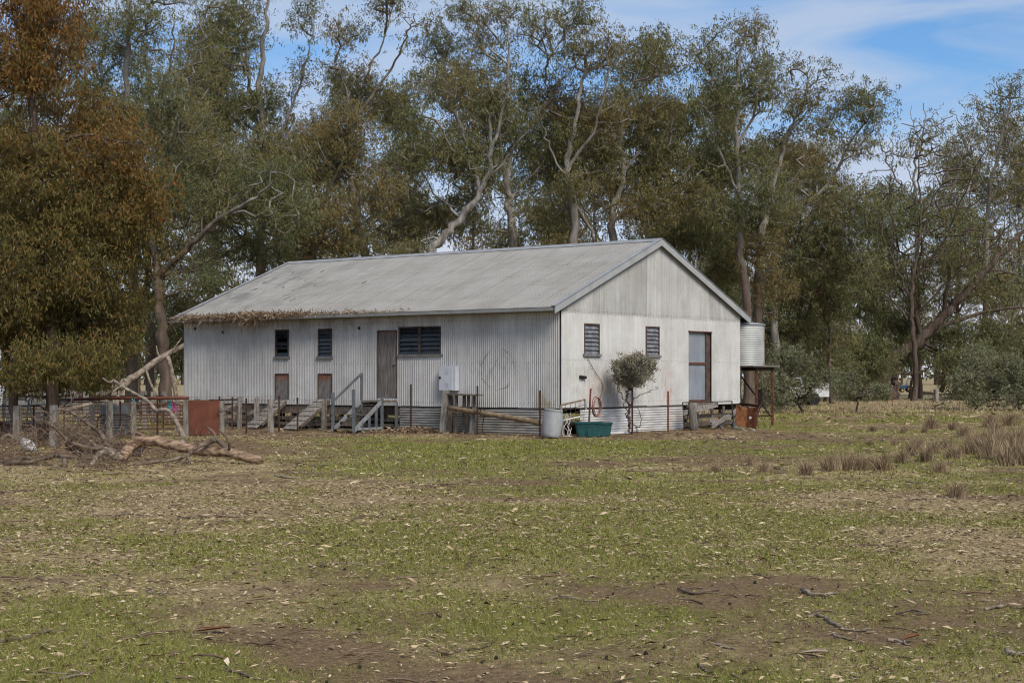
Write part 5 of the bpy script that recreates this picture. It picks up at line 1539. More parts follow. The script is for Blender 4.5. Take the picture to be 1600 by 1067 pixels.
TUS = [(1260, 741, .30), (1296, 736, .42), (1320, 734, .50), (1344, 733, .42), (1380, 734, .40), (1408, 723, .38), (1168, 725, .26), (1118, 737, .22), (1194, 737, .20),
       (1358, 695, .28), (1364, 674, .28), (1398, 696, .24), (1412, 676, .38), (1444, 676, .36), (1454, 669, .55), (1432, 700, .40), (1460, 707, .42), (1488, 672, .40), (1506, 682, .46), (1490, 716, .42),
       (1508, 708, .32), (1528, 708, .62), (1546, 667, .60), (1578, 665, .60), (1552, 717, .60), (1572, 727, .52), (1588, 721, .55), (1592, 692, .65), (1568, 692, .60), (1468, 737, .30), (1448, 721, .40),
       (1494, 777, .30), (1536, 692, .50), (1556, 678, .60), (1600, 706, .6), (1580, 708, .6), (1560, 703, .6), (1610, 726, .5), (1476, 700, .42), (1425, 712, .36), (1362, 727, .34), (1545, 705, .5), (1518, 694, .45), (1570, 716, .5)]
UNIQ = {32: 'tall tussock in the middle of the crowded right patch', 22: 'tall far tussock standing before the right shrubs', 23: 'farthest tall tussock close to the right edge', 24: 'broad front tussock of the crowded right patch', 37: 'tussock cut off by the right picture edge', 29: 'low tussock in front of the crowd, nearest the litter', 14: 'pointed far tussock behind the middle ones', 21: 'tall narrow tussock at the left of the crowded patch', 1: 'first bushy tussock right of the small end one in the front row', 5: 'tussock ending the front row on its right', 0: 'small brown tussock at the left end of the tussock row, beside litter', 6: 'small upright tussock standing alone on green grass right of the shed', 7: 'thin flattened tussock nearest below the gable end',
        31: 'lone brown tussock standing nearest the camera at right', 2: 'tallest bushy tussock in the front row on the right', 8: 'wispy low tussock between the lone one and the row', 9: 'round tussock by itself behind the front row', 10: 'far small tussock alone before the rounded shrub'}
for i, (px, py, h) in enumerate(TUS):
    p = gnd(px, py); p.z = float(gz(p.x, p.y))
    o = bpy.data.objects.new('grass_tussock', tus[i % 9]); COL.objects.link(o)
    o.location = p; o.rotation_euler = (rnd.uniform(-.2, .2), rnd.uniform(-.2, .2), rnd.uniform(0, 6.28)); h *= rnd.uniform(.75, 1.15); w_ = h * rnd.uniform(.8, 1.2) + .08
    o.scale = (w_, w_, h * 1.12)
    tag(o, UNIQ.get(i, 'dry brown tussock in the crowded patch on the right of the paddock'), 'tussock', 'dry grass tussocks on the right')
# dry standing grass in front of the far shrubs
VV, RR = [], []
r = np.random.RandomState(61); n = 15000
Z = r.uniform(62, 120, n); X = r.uniform(.02, .40, n) * Z
k_ = r.rand(n) < np.clip(fbm(X, Z, 6, 80) * 2.4 - .75, 0.03, 1) * np.clip((Z - 58 - 16 * fbm(X, Z, 5, 85)) / 10, 0, 1)
n2 = 9000; Zl = r.uniform(56, 90, n2); Xl = r.uniform(-.38, -.14, n2) * Zl
X = np.concatenate([X[k_], Xl]); Z = np.concatenate([Z[k_], Zl]); ok_ = ~in_shed(X, Z); X, Z = X[ok_], Z[ok_]; n = len(X)
h = r.uniform(.05, .28, n) * (.15 + 1.1 * fbm(X, Z, 4, 90)); a = r.uniform(0, 6.28, n); w = r.uniform(.015, .04, n)
T = np.stack([np.stack([X - np.cos(a) * w, Z - np.sin(a) * w, 0 * X - .02], 1), np.stack([X + np.cos(a) * w, Z + np.sin(a) * w, 0 * X - .02], 1), np.stack([X + r.normal(0, .3, n) * h, Z + r.normal(0, .3, n) * h, h], 1)], 1)
tag(link_mesh('dry_grass', np_mesh('dry_grass', T.reshape(-1, 3), np.arange(3 * n).reshape(n, 3), {'rnd': np.repeat(np.clip(r.normal(.65, .2, n), 0, 1), 3)}), m), 'tall dry grass under the far trees and shrubs', 'grass', kind='stuff')

# ---------------------------------------------------------------- trees
m, N, L, b = new_mat('gum_bark', 0.85, 0, 0.2)
v = coords(N, L, 'Object', None, (2.2, 2.2, 0.35)); n1 = noise(N, L, v, 1.6, 6, 0.65, 0.6); v2 = coords(N, L, 'Object')
n2 = noise(N, L, v2, 0.35, 3, 0.6)
pale = ramp(N, L, n1, [(0.3, (0.10, 0.085, 0.07)), (0.55, (0.22, 0.20, 0.175)), (0.75, (0.33, 0.305, 0.27))])
brown = ramp(N, L, n1, [(0.3, (0.05, 0.036, 0.028)), (0.6, (0.13, 0.095, 0.072)), (0.8, (0.21, 0.16, 0.125))])
sp = N.new('ShaderNodeSeparateXYZ'); L.new(v2, sp.inputs[0])
zr = N.new('ShaderNodeMapRange'); zr.inputs['From Min'].default_value = 3.0; zr.inputs['From Max'].default_value = 11.0
zr.inputs['To Min'].default_value = 0.1; zr.inputs['To Max'].default_value = 0.72
L.new(sp.outputs['Z'], zr.inputs['Value'])
c = mix(N, L, thresh(zr.outputs['Result'], n2, 0.15), brown, pale)
L.new(c, b.inputs['Base Color']); bump(N, L, b, n1, 0.5, 0.03)
simple('pale_bark', (0.11, 0.095, 0.08), (0.33, 0.305, 0.275), 2.0, 0.85, stretch=(2, 2, .6), bmp=0.4)
m, N, L, b = new_mat('rough_bark', 0.9, 0, 0.15)
n1 = noise(N, L, coords(N, L, 'Object', None, (3, 3, .5)), 1.8, 6, .7, 0.8)
c = ramp(N, L, n1, [(0.3, (0.028, 0.020, 0.016)), (0.5, (0.085, 0.062, 0.048)), (0.66, (0.16, 0.12, 0.095)), (0.8, (0.30, 0.25, 0.21))])
L.new(c, b.inputs['Base Color']); bump(N, L, b, n1, 0.9, 0.08)

def leaf_mat(name, stops, trans=0.25):
    m = bpy.data.materials.new(name); m.use_nodes = True
    nt = m.node_tree; N, L = nt.nodes, nt.links; N.clear()
    out = N.new('ShaderNodeOutputMaterial'); d = N.new('ShaderNodeBsdfPrincipled'); t = N.new('ShaderNodeBsdfTranslucent'); mx = N.new('ShaderNodeMixShader')
    d.inputs['Roughness'].default_value = 0.5; d.inputs['Specular IOR Level'].default_value = 0.15
    c = ramp(N, L, attr(N, 'rnd'), stops)
    L.new(c, d.inputs['Base Color']); L.new(c, t.inputs['Color'])
    mx.inputs['Fac'].default_value = trans
    L.new(d.outputs[0], mx.inputs[1]); L.new(t.outputs[0], mx.inputs[2]); L.new(mx.outputs[0], out.inputs['Surface'])
    MATS[name] = m
    return m
leaf_mat('leaf_rust', [(0.0, (0.060, 0.070, 0.021)), (0.35, (0.113, 0.107, 0.034)), (0.58, (0.161, 0.111, 0.034)), (0.78, (0.207, 0.094, 0.024)), (1.0, (0.277, 0.132, 0.038))])
leaf_mat('leaf_olive', [(0.0, (0.064, 0.077, 0.032)), (0.4, (0.121, 0.129, 0.052)), (0.65, (0.183, 0.170, 0.071)), (0.82, (0.230, 0.165, 0.071)), (1.0, (0.287, 0.176, 0.081))])
leaf_mat('leaf_brown', [(0.0, (0.064, 0.073, 0.030)), (0.35, (0.128, 0.127, 0.048)), (0.6, (0.187, 0.149, 0.058)), (0.85, (0.224, 0.138, 0.058)), (1.0, (0.288, 0.171, 0.079))])
leaf_mat('leaf_grey', [(0.0, (0.075, 0.084, 0.042)), (0.4, (0.15, 0.155, 0.082)), (0.8, (0.24, 0.23, 0.135)), (1.0, (0.30, 0.265, 0.165))])
leaf_mat('leaf_bush', [(0.0, (0.147, 0.151, 0.109)), (0.4, (0.265, 0.247, 0.180)), (0.8, (0.382, 0.316, 0.232)), (1.0, (0.485, 0.370, 0.258))])

def grow(limbs, pads, Z, seed, leafpx=5.2, wpx=1.5, dens=2.4, lpc=72, clump=17.0, bare=0.0, droop=0.9, depth=0.9, rt=0.017, hueshift=0.0, minr=0.018, thin=0.78, huefn=None, b1=.85, b2=.95):
    """limbs: list of (points[(px,py)], r0, r1); pads: (px,py,rx,ry[,k]) foliage masses. Returns trunk and crown mesh arrays in world coordinates"""
    r = np.random.RandomState(seed); S = Z / F
    nodes, rad0 = [], []
    tubeV, tubeF = [], []
    mbt = MB()
    for li, lim in enumerate(limbs):
        pts, r0, r1 = lim[:3]
        if thin: r0, r1 = r0 * thin, r1 * thin
        dz1 = 0.0 if li == 0 else r.uniform(-1, 1) * 0.28 * (abs(pts[-1][1] - pts[0][1]) + abs(pts[-1][0] - pts[0][0])) * S * 1.4
        P = []
        start = None
        if li > 0 and nodes:
            a0 = np.array(at(pts[0][0], pts[0][1], Z)); A = np.array(nodes)
            dd = (A[:, 0] - a0[0]) ** 2 + (A[:, 2] - a0[2]) ** 2
            j = int(np.argmin(dd)); start = A[j]
            dz0 = start[1] - Z
        else: dz0 = 0.0
        for k, q in enumerate(pts):
            f_ = k / max(1, len(pts) - 1)
            dz = q[2] if len(q) > 2 else dz0 + dz1 * f_
            P.append(at(q[0], q[1], Z + dz))
            if len(q) <= 2: P[-1] = Vector((at(q[0], q[1], Z).x, Z + dz, at(q[0], q[1], Z).z))
        if li == 0:
            P[0].z = -0.2
        if start is not None and dd[j] < (40 * S) ** 2: P[0] = Vector(start)
        C = curve_pts(P, 6); k = len(C); seglen = 2.5 * r1 + .05
        C = [c_ + Vector(r.normal(size=3) * np.array([1, 1, .4]) * (.05 + .02 * i / k) * (0 < i)) * (S * 30) for i, c_ in enumerate(C)]
        rr = [(r0 + (r1 - r0) * (i / (k - 1)) ** .8) * r.uniform(.93, 1.07) for i in range(k)]
        if li == 0:
            rr[0] *= 1.5; rr[1] *= 1.15
        mbt.tube(C, rr, 8 if r0 > .12 else 6)
        for i, c_ in enumerate(C):
            if li == 0 and i < k * .3: continue
            nodes.append(np.array(c_)); rad0.append(rr[i])
    # clump centres
    CC, CB = [], []
    for pd in pads:
        px, py, rx, ry = pd[:4]; kf = pd[4] if len(pd) > 4 else 1.0
        if Z > 60 and py < 140: kf *= .68
        nc = max(2, int(dens * kf * math.pi * rx * ry / (0.36 * leafpx * wpx) / lpc))
        pdz = r.normal() * 1.3 * depth + (pd[5] if len(pd) > 5 else 0)
        c0 = np.array(at(px, py, Z)) + np.array([0, pdz, 0])
        ext = np.array([rx * S, max(rx, ry) * S * depth, ry * S])
        nsub = int(np.clip(rx * ry / 330, 2, 8))         # each mass breaks up into uneven bunches
        su = r.normal(size=(nsub, 3)); su /= np.linalg.norm(su, axis=1, keepdims=True); su *= r.uniform(.35, .85, (nsub, 1))
        sh = r.uniform(0, 1, nsub)
        which = r.randint(0, nsub, nc)
        u = r.normal(size=(nc, 3)); u /= np.linalg.norm(u, axis=1, keepdims=True); u *= (r.uniform(0, 1, (nc, 1)) ** (1 / 2.3))
        c_ = c0 + (su[which] * b1 + u * b2) * ext
        c_[:, 2] = np.maximum(c_[:, 2], .25)
        hb = huefn(px, py) if huefn else r.uniform(0, 1)
        CC.append(c_); CB.append(np.clip((.20 * r.uniform(0, 1, nc) + .15 * sh[which] + .65 * hb) if huefn else (.35 * r.uniform(0, 1, nc) + .30 * sh[which] + .35 * hb), 0, 1))
    CC = np.concatenate(CC); CB = np.concatenate(CB)
    nl0 = len(nodes)
    cap = nl0 + len(CC) * 9 + 10
    NP = np.zeros((cap, 3)); NP[:nl0] = nodes; par = -np.ones(cap, int); wgt = np.zeros(cap); cnt = nl0
    d0 = np.array([np.min(np.sum((NP[:nl0] - c_) ** 2, 1)) for c_ in CC])
    for ci in np.argsort(d0):
        c_ = CC[ci]; A = NP[:cnt]
        df = c_ - A; dd = np.sqrt((df ** 2).sum(1)) + .7 * np.maximum(0, A[:, 2] - c_[2] + .2) + .25 * np.abs(df[:, 0]) * 0
        j = int(np.argmin(dd)); dist = np.linalg.norm(df[j])
        k = int(np.clip(math.ceil(dist / (26 * S)), 1, 8)); prev = j; p0 = A[j].copy()
        for s_ in range(1, k + 1):
            f_ = s_ / k
            q = p0 + (c_ - p0) * f_ + r.normal(size=3) * .07 * dist * (f_ < 1) + np.array([0, 0, math.sin(math.pi * f_) * .10 * dist])
            NP[cnt] = q; par[cnt] = prev; wgt[cnt] = 1.0 if s_ == k else 0.0; prev = cnt; cnt += 1
    for i in range(cnt - 1, nl0 - 1, -1):
        if par[i] >= nl0: wgt[par[i]] += wgt[i]
    idx = np.arange(nl0, cnt)
    rr = np.minimum(np.maximum(minr, rt * np.sqrt(np.maximum(wgt[:cnt], .5))), .055) * (S * 30) ** .5
    pr = par[idx]
    R1 = rr[idx]; R0 = np.where(pr >= nl0, np.minimum(rr[pr], R1 * 1.6), R1 * 1.25)
    TV, TF = frustums(NP[pr], NP[idx], R0, R1, 4)
    mv = np.array([tuple(q) for q in mbt.v]); 
    quads = np.array([f for f in mbt.f if len(f) == 4]);
    # leaves
    keep = r.rand(len(CC)) >= bare
    C2, B2 = CC[keep], CB[keep]
    nper = np.maximum(4, (lpc * r.uniform(.5, 1.5, len(C2))).astype(int)); n = int(nper.sum())
    ci = np.repeat(np.arange(len(C2)), nper)
    # leaves hang in small sprays within each clump
    spc = 9
    nsp = np.maximum(1, nper // spc); first = np.concatenate([[0], np.cumsum(nsp)])
    spi = np.repeat(np.arange(len(C2)), nsp); sgs = clump * S * r.uniform(.6, 1.2, len(C2))[spi]
    g = r.normal(size=(len(spi), 3)); g *= np.minimum(1.0, 1.7 / (np.linalg.norm(g, axis=1, keepdims=True) + 1e-9))
    spp = C2[spi] + g * np.stack([sgs, sgs, sgs * .75], 1)
    pick = first[ci] + (r.uniform(0, 1, n) * nsp[ci]).astype(int)
    sg = leafpx * S * .55
    pos = spp[pick] + r.normal(size=(n, 3)) * np.array([sg, sg, sg * .9])
    dr = r.normal(size=(n, 3)) * .65 + np.array([0, 0, -droop]); dr /= np.linalg.norm(dr, axis=1, keepdims=True)
    Ln = leafpx * S * r.uniform(.6, 1.35, (n, 1)); Wn = wpx * S * r.uniform(.65, 1.35, (n, 1))
    side = np.cross(dr, r.normal(size=(n, 3))); side /= np.linalg.norm(side, axis=1, keepdims=True) + 1e-9
    bend = np.cross(dr, side) * Ln * r.uniform(-.12, .12, (n, 1))
    pos[:, 2] = np.maximum(pos[:, 2], .45 if Z < 60 else .2)
    lr = np.clip(.62 * B2[ci] + .38 * r.rand(n) + hueshift, 0, 1)
    if Z > 60:      # far leaves are single slivers
        LV = np.stack([pos - side * Wn * .47, pos + side * Wn * .47 + bend, pos + dr * Ln], 1).reshape(-1, 3)
        return (np.concatenate([mv, TV]), np.concatenate([quads, TF + len(mv)])), (LV, np.arange(3 * n).reshape(n, 3), np.repeat(lr, 3))
    LV = np.stack([pos, pos + dr * Ln * .42 + side * Wn / 2 + bend, pos + dr * Ln, pos + dr * Ln * .42 - side * Wn / 2 + bend], 1).reshape(-1, 3)
    return (np.concatenate([mv, TV]), np.concatenate([quads, TF + len(mv)])), (LV, np.arange(4 * n).reshape(n, 4), np.repeat(lr, 4))
TOT = [0]
def tree(name, label, cat, limbs, pads, Z, seed, lm, bark='gum_bark', group=None, **kw):
    (tv, tf), (lv, lf, lr) = grow(limbs, pads, Z, seed, **kw)
    b0 = at(limbs[0][0][0][0], 0, Z); base = np.array([b0.x, Z, 0.0])
    e = empty(name, base, 0, label, cat, group)
    link_mesh('trunk', np_mesh('trunk', tv - base, tf, None, True), MATS[bark], e)
    if len(lf): link_mesh('crown', np_mesh('crown', lv - base, lf, {'rnd': lr}), MATS[lm], e)
    TOT[0] += 2 * len(tf) + len(lf)
    return e
G1 = 'tall gums standing behind the shed'
# --- big drooping gum at the left, nearest of all
tree('gum_tree', 'big drooping rusty brown gum filling the left edge, leaves hanging over the yards', 'tree',
     [([(78, 684), (82, 560), (72, 430), (60, 300), (50, 150), (38, 0), (30, -130)], .26, .09),
      ([(20, 690, .5), (18, 600, .6), (-30, 420, .8), (-70, 200, .8)], .2, .07),
      ([(74, 450), (130, 405), (190, 372), (245, 335)], .11, .03), ([(66, 350), (140, 290), (220, 262)], .10, .03),
      ([(58, 250), (120, 210), (190, 222)], .08, .03), ([(50, 150), (90, 80), (120, 20)], .07, .03), ([(74, 470), (20, 430), (0, 425), (-40, 430)], .06, .03),
      ([(80, 520), (120, 500), (160, 520)], .05, .02)],
     [(50, 20, 75, 55), (35, 105, 85, 60), (85, 170, 80, 50), (165, 245, 78, 45), (60, 245, 90, 60), (225, 305, 45, 40), (130, 325, 95, 55), (40, 350, 85, 60), (200, 375, 50, 45), (110, 425, 95, 50),
      (30, 455, 65, 50), (150, 480, 65, 42), (90, 530, 75, 42, 1.2), (60, 490, 75, 46), (110, 560, 80, 34), (40, 575, 60, 30), (150, 560, 36, 34, .8), (35, 545, 28, 36, .7), (65, 585, 40, 22, .8), (185, 525, 28, 42, .7), (110, 590, 40, 20, .9), (30, 592, 40, 20, .7), (160, 588, 26, 22, .8), (20, 510, 40, 40, .8),
      (-80, 90, 80, 90, .5), (-100, 290, 90, 100, .5), (-80, 460, 60, 70, .5), (30, -80, 110, 60, .5)],
     42.0, 101, 'leaf_rust', 'rough_bark', leafpx=8.4, wpx=1.95, dens=3.7, lpc=76, clump=17, huefn=lambda px, py: min(1, max(.42, 1.1 - py / 420 + (.3 if px > 150 and py < 400 else 0))), droop=1.1, depth=.9, rt=.009)
# --- the row behind the shed, left to right
tree('gum_tree', 'gum with long pale limbs reaching right above the shed\'s left eave', 'tree',
     [([(262, 640), (256, 560), (250, 490), (246, 430)], .42, .26), ([(246, 432), (300, 392), (350, 352), (402, 328), (450, 300)], .20, .06), ([(246, 432), (262, 425), (320, 405), (372, 375), (425, 344)], .17, .05),
      ([(250, 470), (290, 455), (340, 458), (380, 455)], .10, .03), ([(246, 430), (235, 340), (250, 250), (265, 170)], .2, .06), ([(248, 440), (300, 420), (340, 425), (366, 400)], .08, .03)],
     [(340, 322, 60, 34), (410, 292, 60, 46), (265, 300, 45, 50), (300, 250, 60, 45), (445, 345, 50, 35), (270, 180, 45, 50), (395, 395, 60, 30, .8), (330, 440, 55, 25, .8), (255, 520, 30, 40, .7), (285, 470, 40, 25, .7)],
     68, 201, 'leaf_olive', 'gum_bark', G1, dens=3.0)
tree('gum_tree', 'tall gum with straight pale upper trunk beside the rusty left tree', 'tree',
     [([(205, 640), (208, 400), (205, 250), (198, 140), (203, 20), (206, -60)], .36, .09), ([(204, 200), (170, 140), (140, 105)], .12, .04), ([(207, 260), (252, 170), (280, 108), (292, 50)], .16, .04), ([(207, 330), (180, 280), (160, 230)], .1, .04), ([(207, 350), (260, 290), (310, 250)], .12, .04)],
     [(160, 55, 52, 48), (240, 45, 40, 45), (300, 110, 42, 52), (180, 190, 45, 42), (270, 215, 45, 45), (330, 25, 40, 38), (235, -45, 80, 35), (210, 325, 60, 50), (315, 205, 42, 48), (140, 110, 35, 35)],
     74, 202, 'leaf_olive', 'gum_bark', G1, dens=2.7)
tree('gum_tree', 'tall gum whose thin top breaks into the sky left of the blue gap', 'tree',
     [([(402, 640), (406, 400), (410, 255), (407, 130), (414, 60), (420, -20)], .38, .08), ([(409, 235), (390, 150), (376, 60), (370, -20)], .16, .05), ([(410, 262), (440, 208), (468, 140), (488, 70), (492, 20)], .13, .035), ([(408, 330), (360, 280), (330, 240)], .12, .04), ([(408, 340), (450, 300), (480, 280)], .1, .04)],
     [(378, 35, 45, 48), (345, 115, 42, 55), (402, 175, 52, 44), (415, 262, 62, 50), (345, 265, 55, 48), (345, 370, 46, 36), (440, 335, 55, 42), (480, 40, 20, 40), (476, 112, 24, 26, .8), (330, 180, 40, 40), (370, -40, 60, 30)],
     80, 203, 'leaf_olive', 'gum_bark', G1, dens=2.9)
tree('gum_tree', 'bushy brownish gum overhanging the far end of the shed ridge', 'tree',
     [([(478, 640), (482, 440), (490, 385), (502, 322), (522, 285)], .34, .10), ([(500, 330), (560, 312), (600, 330)], .1, .04), ([(512, 300), (540, 240), (556, 200)], .12, .04), ([(495, 360), (460, 330), (440, 300)], .09, .03)],
     [(520, 250, 52, 52), (556, 205, 34, 45), (500, 330, 56, 44), (548, 372, 50, 26), (456, 392, 48, 24), (480, 190, 34, 40), (590, 310, 35, 35), (470, 260, 40, 44)],
     76, 204, 'leaf_brown', 'gum_bark', G1, dens=2.9)
tree('gum_tree', 'tall thin gum with bare curving twigs against blue sky left of centre', 'tree',
     [([(590, 640), (572, 420), (552, 310), (546, 220), (555, 178)], .36, .17), ([(552, 190), (570, 112), (592, 52), (612, -25)], .13, .035), ([(555, 182), (608, 122), (638, 70), (655, 42)], .12, .03), ([(549, 205), (540, 135), (526, 96)], .09, .03),
      ([(562, 350), (620, 300), (670, 200)], .1, .03), ([(575, 200), (625, 195), (672, 186)], .06, .025), ([(580, 400), (600, 360), (640, 335), (690, 340)], .12, .04)],
     [(528, 66, 18, 30, .8), (556, 45, 22, 26, .8), (600, 8, 32, 30), (640, 32, 13, 22, .7), (560, 142, 36, 34), (592, 155, 34, 26), (526, 110, 22, 22), (575, 100, 18, 18, .6), (620, 340, 46, 40), (600, 262, 32, 26, .7), (585, -30, 50, 25)],
     82, 205, 'leaf_brown', 'gum_bark', G1, dens=2.6)
tree('gum_tree', 'broad gum with leaning pale trunk above the middle of the ridge', 'tree',
     [([(655, 640), (670, 420), (690, 376), (718, 342), (752, 298), (768, 245), (762, 180)], .42, .10), ([(752, 298), (730, 215), (700, 150), (690, 90)], .16, .04), ([(765, 240), (790, 150), (795, 60), (790, 20)], .14, .035), ([(720, 342), (680, 300), (650, 250)], .12, .03), ([(756, 290), (800, 240), (835, 200)], .1, .03)],
     [(680, 65, 32, 48), (722, 22, 26, 22, .8), (757, 58, 40, 50), (790, 22, 26, 26, .8), (698, 130, 44, 38), (772, 148, 46, 46), (690, 232, 55, 34), (752, 255, 52, 36), (645, 258, 36, 34), (705, 325, 58, 36), (652, 180, 26, 26, .6), (625, 390, 40, 20)],
     78, 206, 'leaf_olive', 'pale_bark', G1, dens=3.0)
tree('gum_tree', 'tall gum with pale crossing limbs right of the ridge middle', 'tree',
     [([(812, 640), (806, 420), (800, 350), (792, 290), (806, 225), (848, 172), (880, 120)], .38, .08), ([(798, 300), (782, 222), (776, 150)], .14, .04), ([(800, 305), (850, 255), (905, 212)], .13, .04), ([(804, 340), (840, 310), (880, 300)], .1, .03)],
     [(850, 55, 36, 46), (884, 18, 36, 26), (842, 130, 42, 38), (830, 215, 46, 36), (872, 250, 36, 34), (795, 365, 40, 25), (820, 310, 35, 30, .7), (780, 200, 32, 40)],
     81, 207, 'leaf_olive', 'pale_bark', G1, dens=2.9)
tree('gum_tree', 'straight brown trunked gum standing just left of the gable peak', 'tree',
     [([(898, 640), (898, 400), (893, 300), (886, 255), (902, 180), (915, 100)], .42, .09), ([(893, 310), (925, 360), (930, 385)], .12, .1), ([(890, 265), (930, 200), (948, 120)], .14, .04), ([(892, 290), (860, 240), (850, 200)], .1, .03)],
     [(912, 75, 32, 38), (950, 92, 26, 36), (898, 158, 42, 38), (942, 180, 42, 44), (905, 300, 26, 34, .7), (932, 250, 38, 36), (858, 338, 34, 32, .8), (895, 225, 30, 30, .7)],
     79, 208, 'leaf_brown', 'gum_bark', G1, dens=2.9)
tree('gum_tree', 'wide reddish crowned gum directly above the gable peak', 'tree',
     [([(965, 640), (961, 400), (956, 332), (974, 280), (970, 205), (984, 140)], .36, .09), ([(960, 352), (1018, 302), (1050, 240)], .14, .04), ([(972, 270), (1020, 200), (1035, 110)], .13, .03), ([(958, 360), (940, 320), (930, 290)], .08, .03)],
     [(990, 98, 42, 36), (1032, 85, 26, 22), (980, 170, 48, 38), (1030, 178, 38, 36), (1000, 248, 52, 46), (1052, 232, 36, 28), (960, 302, 38, 36), (1005, 328, 48, 34), (1060, 300, 42, 36), (1065, 110, 18, 20, .6)],
     83, 209, 'leaf_brown', 'gum_bark', G1, dens=2.9)
tree('gum_tree', 'tallest green topped gum right of the gable peak with straight trunk', 'tree',
     [([(1170, 640), (1166, 480), (1158, 380), (1154, 240), (1150, 150), (1166, 55)], .40, .08), ([(1156, 300), (1128, 250), (1104, 185), (1085, 160)], .13, .035), ([(1154, 245), (1188, 155), (1202, 95)], .13, .035), ([(1157, 340), (1110, 320), (1080, 300)], .1, .03), ([(1152, 200), (1120, 130), (1112, 60)], .09, .03)],
     [(1170, 42, 36, 26), (1112, 50, 16, 20, .8), (1102, 110, 32, 34), (1160, 108, 42, 38), (1202, 88, 22, 34), (1190, 158, 32, 36), (1120, 168, 32, 28), (1150, 265, 48, 36), (1100, 258, 38, 36), (1112, 328, 48, 38), (1190, 300, 36, 36), (1130, 215, 26, 22, .6)],
     84, 210, 'leaf_olive', 'gum_bark', G1, dens=2.9)
tree('gum_tree', 'slender forked gum leaning right with feathery tip beside the tallest one', 'tree',
     [([(1190, 640), (1186, 430), (1196, 332), (1216, 260), (1228, 215), (1252, 168), (1268, 105)], .34, .05), ([(1228, 215), (1270, 165), (1292, 120)], .08, .025), ([(1196, 330), (1230, 290), (1260, 250)], .1, .03)],
     [(1253, 100, 17, 22, .8), (1286, 112, 17, 18, .8), (1240, 158, 26, 22), (1280, 150, 18, 18, .7), (1230, 208, 28, 22), (1200, 258, 32, 28), (1258, 240, 32, 22), (1215, 330, 34, 30), (1180, 390, 36, 30), (1195, 440, 30, 26, .8)],
     86, 211, 'leaf_brown', 'gum_bark', G1, dens=2.7)
tree('gum_tree', 'pale forked gum with long limb reaching up right to an isolated leafy crown', 'tree',
     [([(1222, 640), (1207, 460), (1214, 372), (1250, 332), (1290, 290), (1322, 236), (1345, 200)], .34, .06), ([(1210, 430), (1228, 400), (1262, 345), (1282, 302)], .18, .07), ([(1322, 236), (1310, 200), (1290, 180)], .06, .02), ([(1212, 400), (1280, 400), (1320, 385)], .1, .04)],
     [(1340, 162, 42, 26), (1375, 190, 24, 16, .8), (1310, 172, 14, 10, .6), (1280, 208, 24, 18), (1350, 232, 28, 20, .8), (1270, 288, 56, 32), (1312, 328, 56, 32), (1285, 385, 62, 36), (1330, 420, 44, 34), (1240, 430, 46, 36), (1225, 340, 35, 30)],
     92, 212, 'leaf_olive', 'pale_bark', G1, dens=2.9)
tree('gum_tree', 'dead topped gum with bare grey branches clawing at the sky', 'tree',
     [([(1436, 630), (1434, 480), (1431, 340), (1428, 262), (1440, 216), (1446, 162)], .26, .05), ([(1440, 214), (1462, 178), (1480, 158)], .06, .02), ([(1438, 225), (1428, 190), (1424, 164)], .06, .02), ([(1431, 335), (1402, 292), (1375, 250), (1355, 218)], .14, .035), ([(1430, 300), (1418, 270), (1420, 225), (1425, 200)], .06, .02),
      ([(1395, 410), (1392, 380), (1376, 358), (1352, 338)], .14, .05), ([(1434, 410), (1400, 405), (1390, 395)], .14, .1), ([(1432, 360), (1470, 320), (1490, 270), (1478, 225), (1462, 205)], .12, .025), ([(1490, 270), (1500, 220), (1492, 180)], .05, .02)],
     [(1390, 242, 26, 20, .6), (1378, 300, 26, 24, .6), (1462, 252, 22, 18, .5), (1420, 345, 30, 28, .6), (1385, 335, 30, 20, .5), (1455, 400, 36, 34, .7), (1400, 400, 40, 36, .7), (1445, 190, 34, 26, .5), (1470, 200, 34, 36, .6), (1500, 220, 34, 40, .5), (1420, 230, 40, 40, .6), (1480, 300, 50, 50, .6), (1400, 330, 50, 60, .6), (1450, 330, 50, 60, .5)],
     124, 213, 'leaf_olive', 'gum_bark', G1, dens=2.4, bare=.72, minr=.03, rt=.02)
tree('gum_tree', 'spindly half bare gum at the right edge with reddish leaves', 'tree',
     [([(1536, 630), (1540, 420), (1546, 305), (1568, 205), (1582, 130)], .40, .06), ([(1546, 310), (1520, 240), (1505, 185), (1495, 165)], .14, .03), ([(1542, 380), (1580, 310), (1608, 270)], .14, .04), ([(1568, 205), (1550, 165), (1545, 130)], .07, .02), ([(1540, 400), (1505, 330), (1490, 260)], .12, .03), ([(1545, 320), (1570, 260), (1560, 180), (1552, 150)], .07, .02), ([(1600, 500), (1590, 380), (1598, 260), (1590, 140)], .1, .03)],
     [(1578, 138, 28, 20, .8), (1548, 138, 18, 16, .7), (1590, 195, 26, 42, .8), (1542, 200, 30, 42, .7), (1560, 275, 36, 44, .8), (1502, 255, 26, 36, .6), (1600, 290, 30, 50, .8), (1530, 340, 40, 40, .7), (1585, 390, 36, 40, .8), (1540, 430, 44, 36, .8)],
     128, 214, 'leaf_brown', 'gum_bark', G1, dens=2.6, bare=.5, minr=.028, rt=.02)
tree('gum_tree', 'gum with white trunk leaning at the far right edge', 'tree',
     [([(1560, 630), (1580, 520), (1600, 440), (1618, 340), (1625, 200)], .36, .08), ([(1590, 480), (1570, 430), (1560, 400)], .1, .03)],
     [(1600, 430, 36, 40, .8), (1640, 300, 40, 60, .7), (1630, 170, 40, 50, .7), (1590, 500, 30, 26, .7)],
     130, 215, 'leaf_olive', 'pale_bark', G1, dens=2.6)
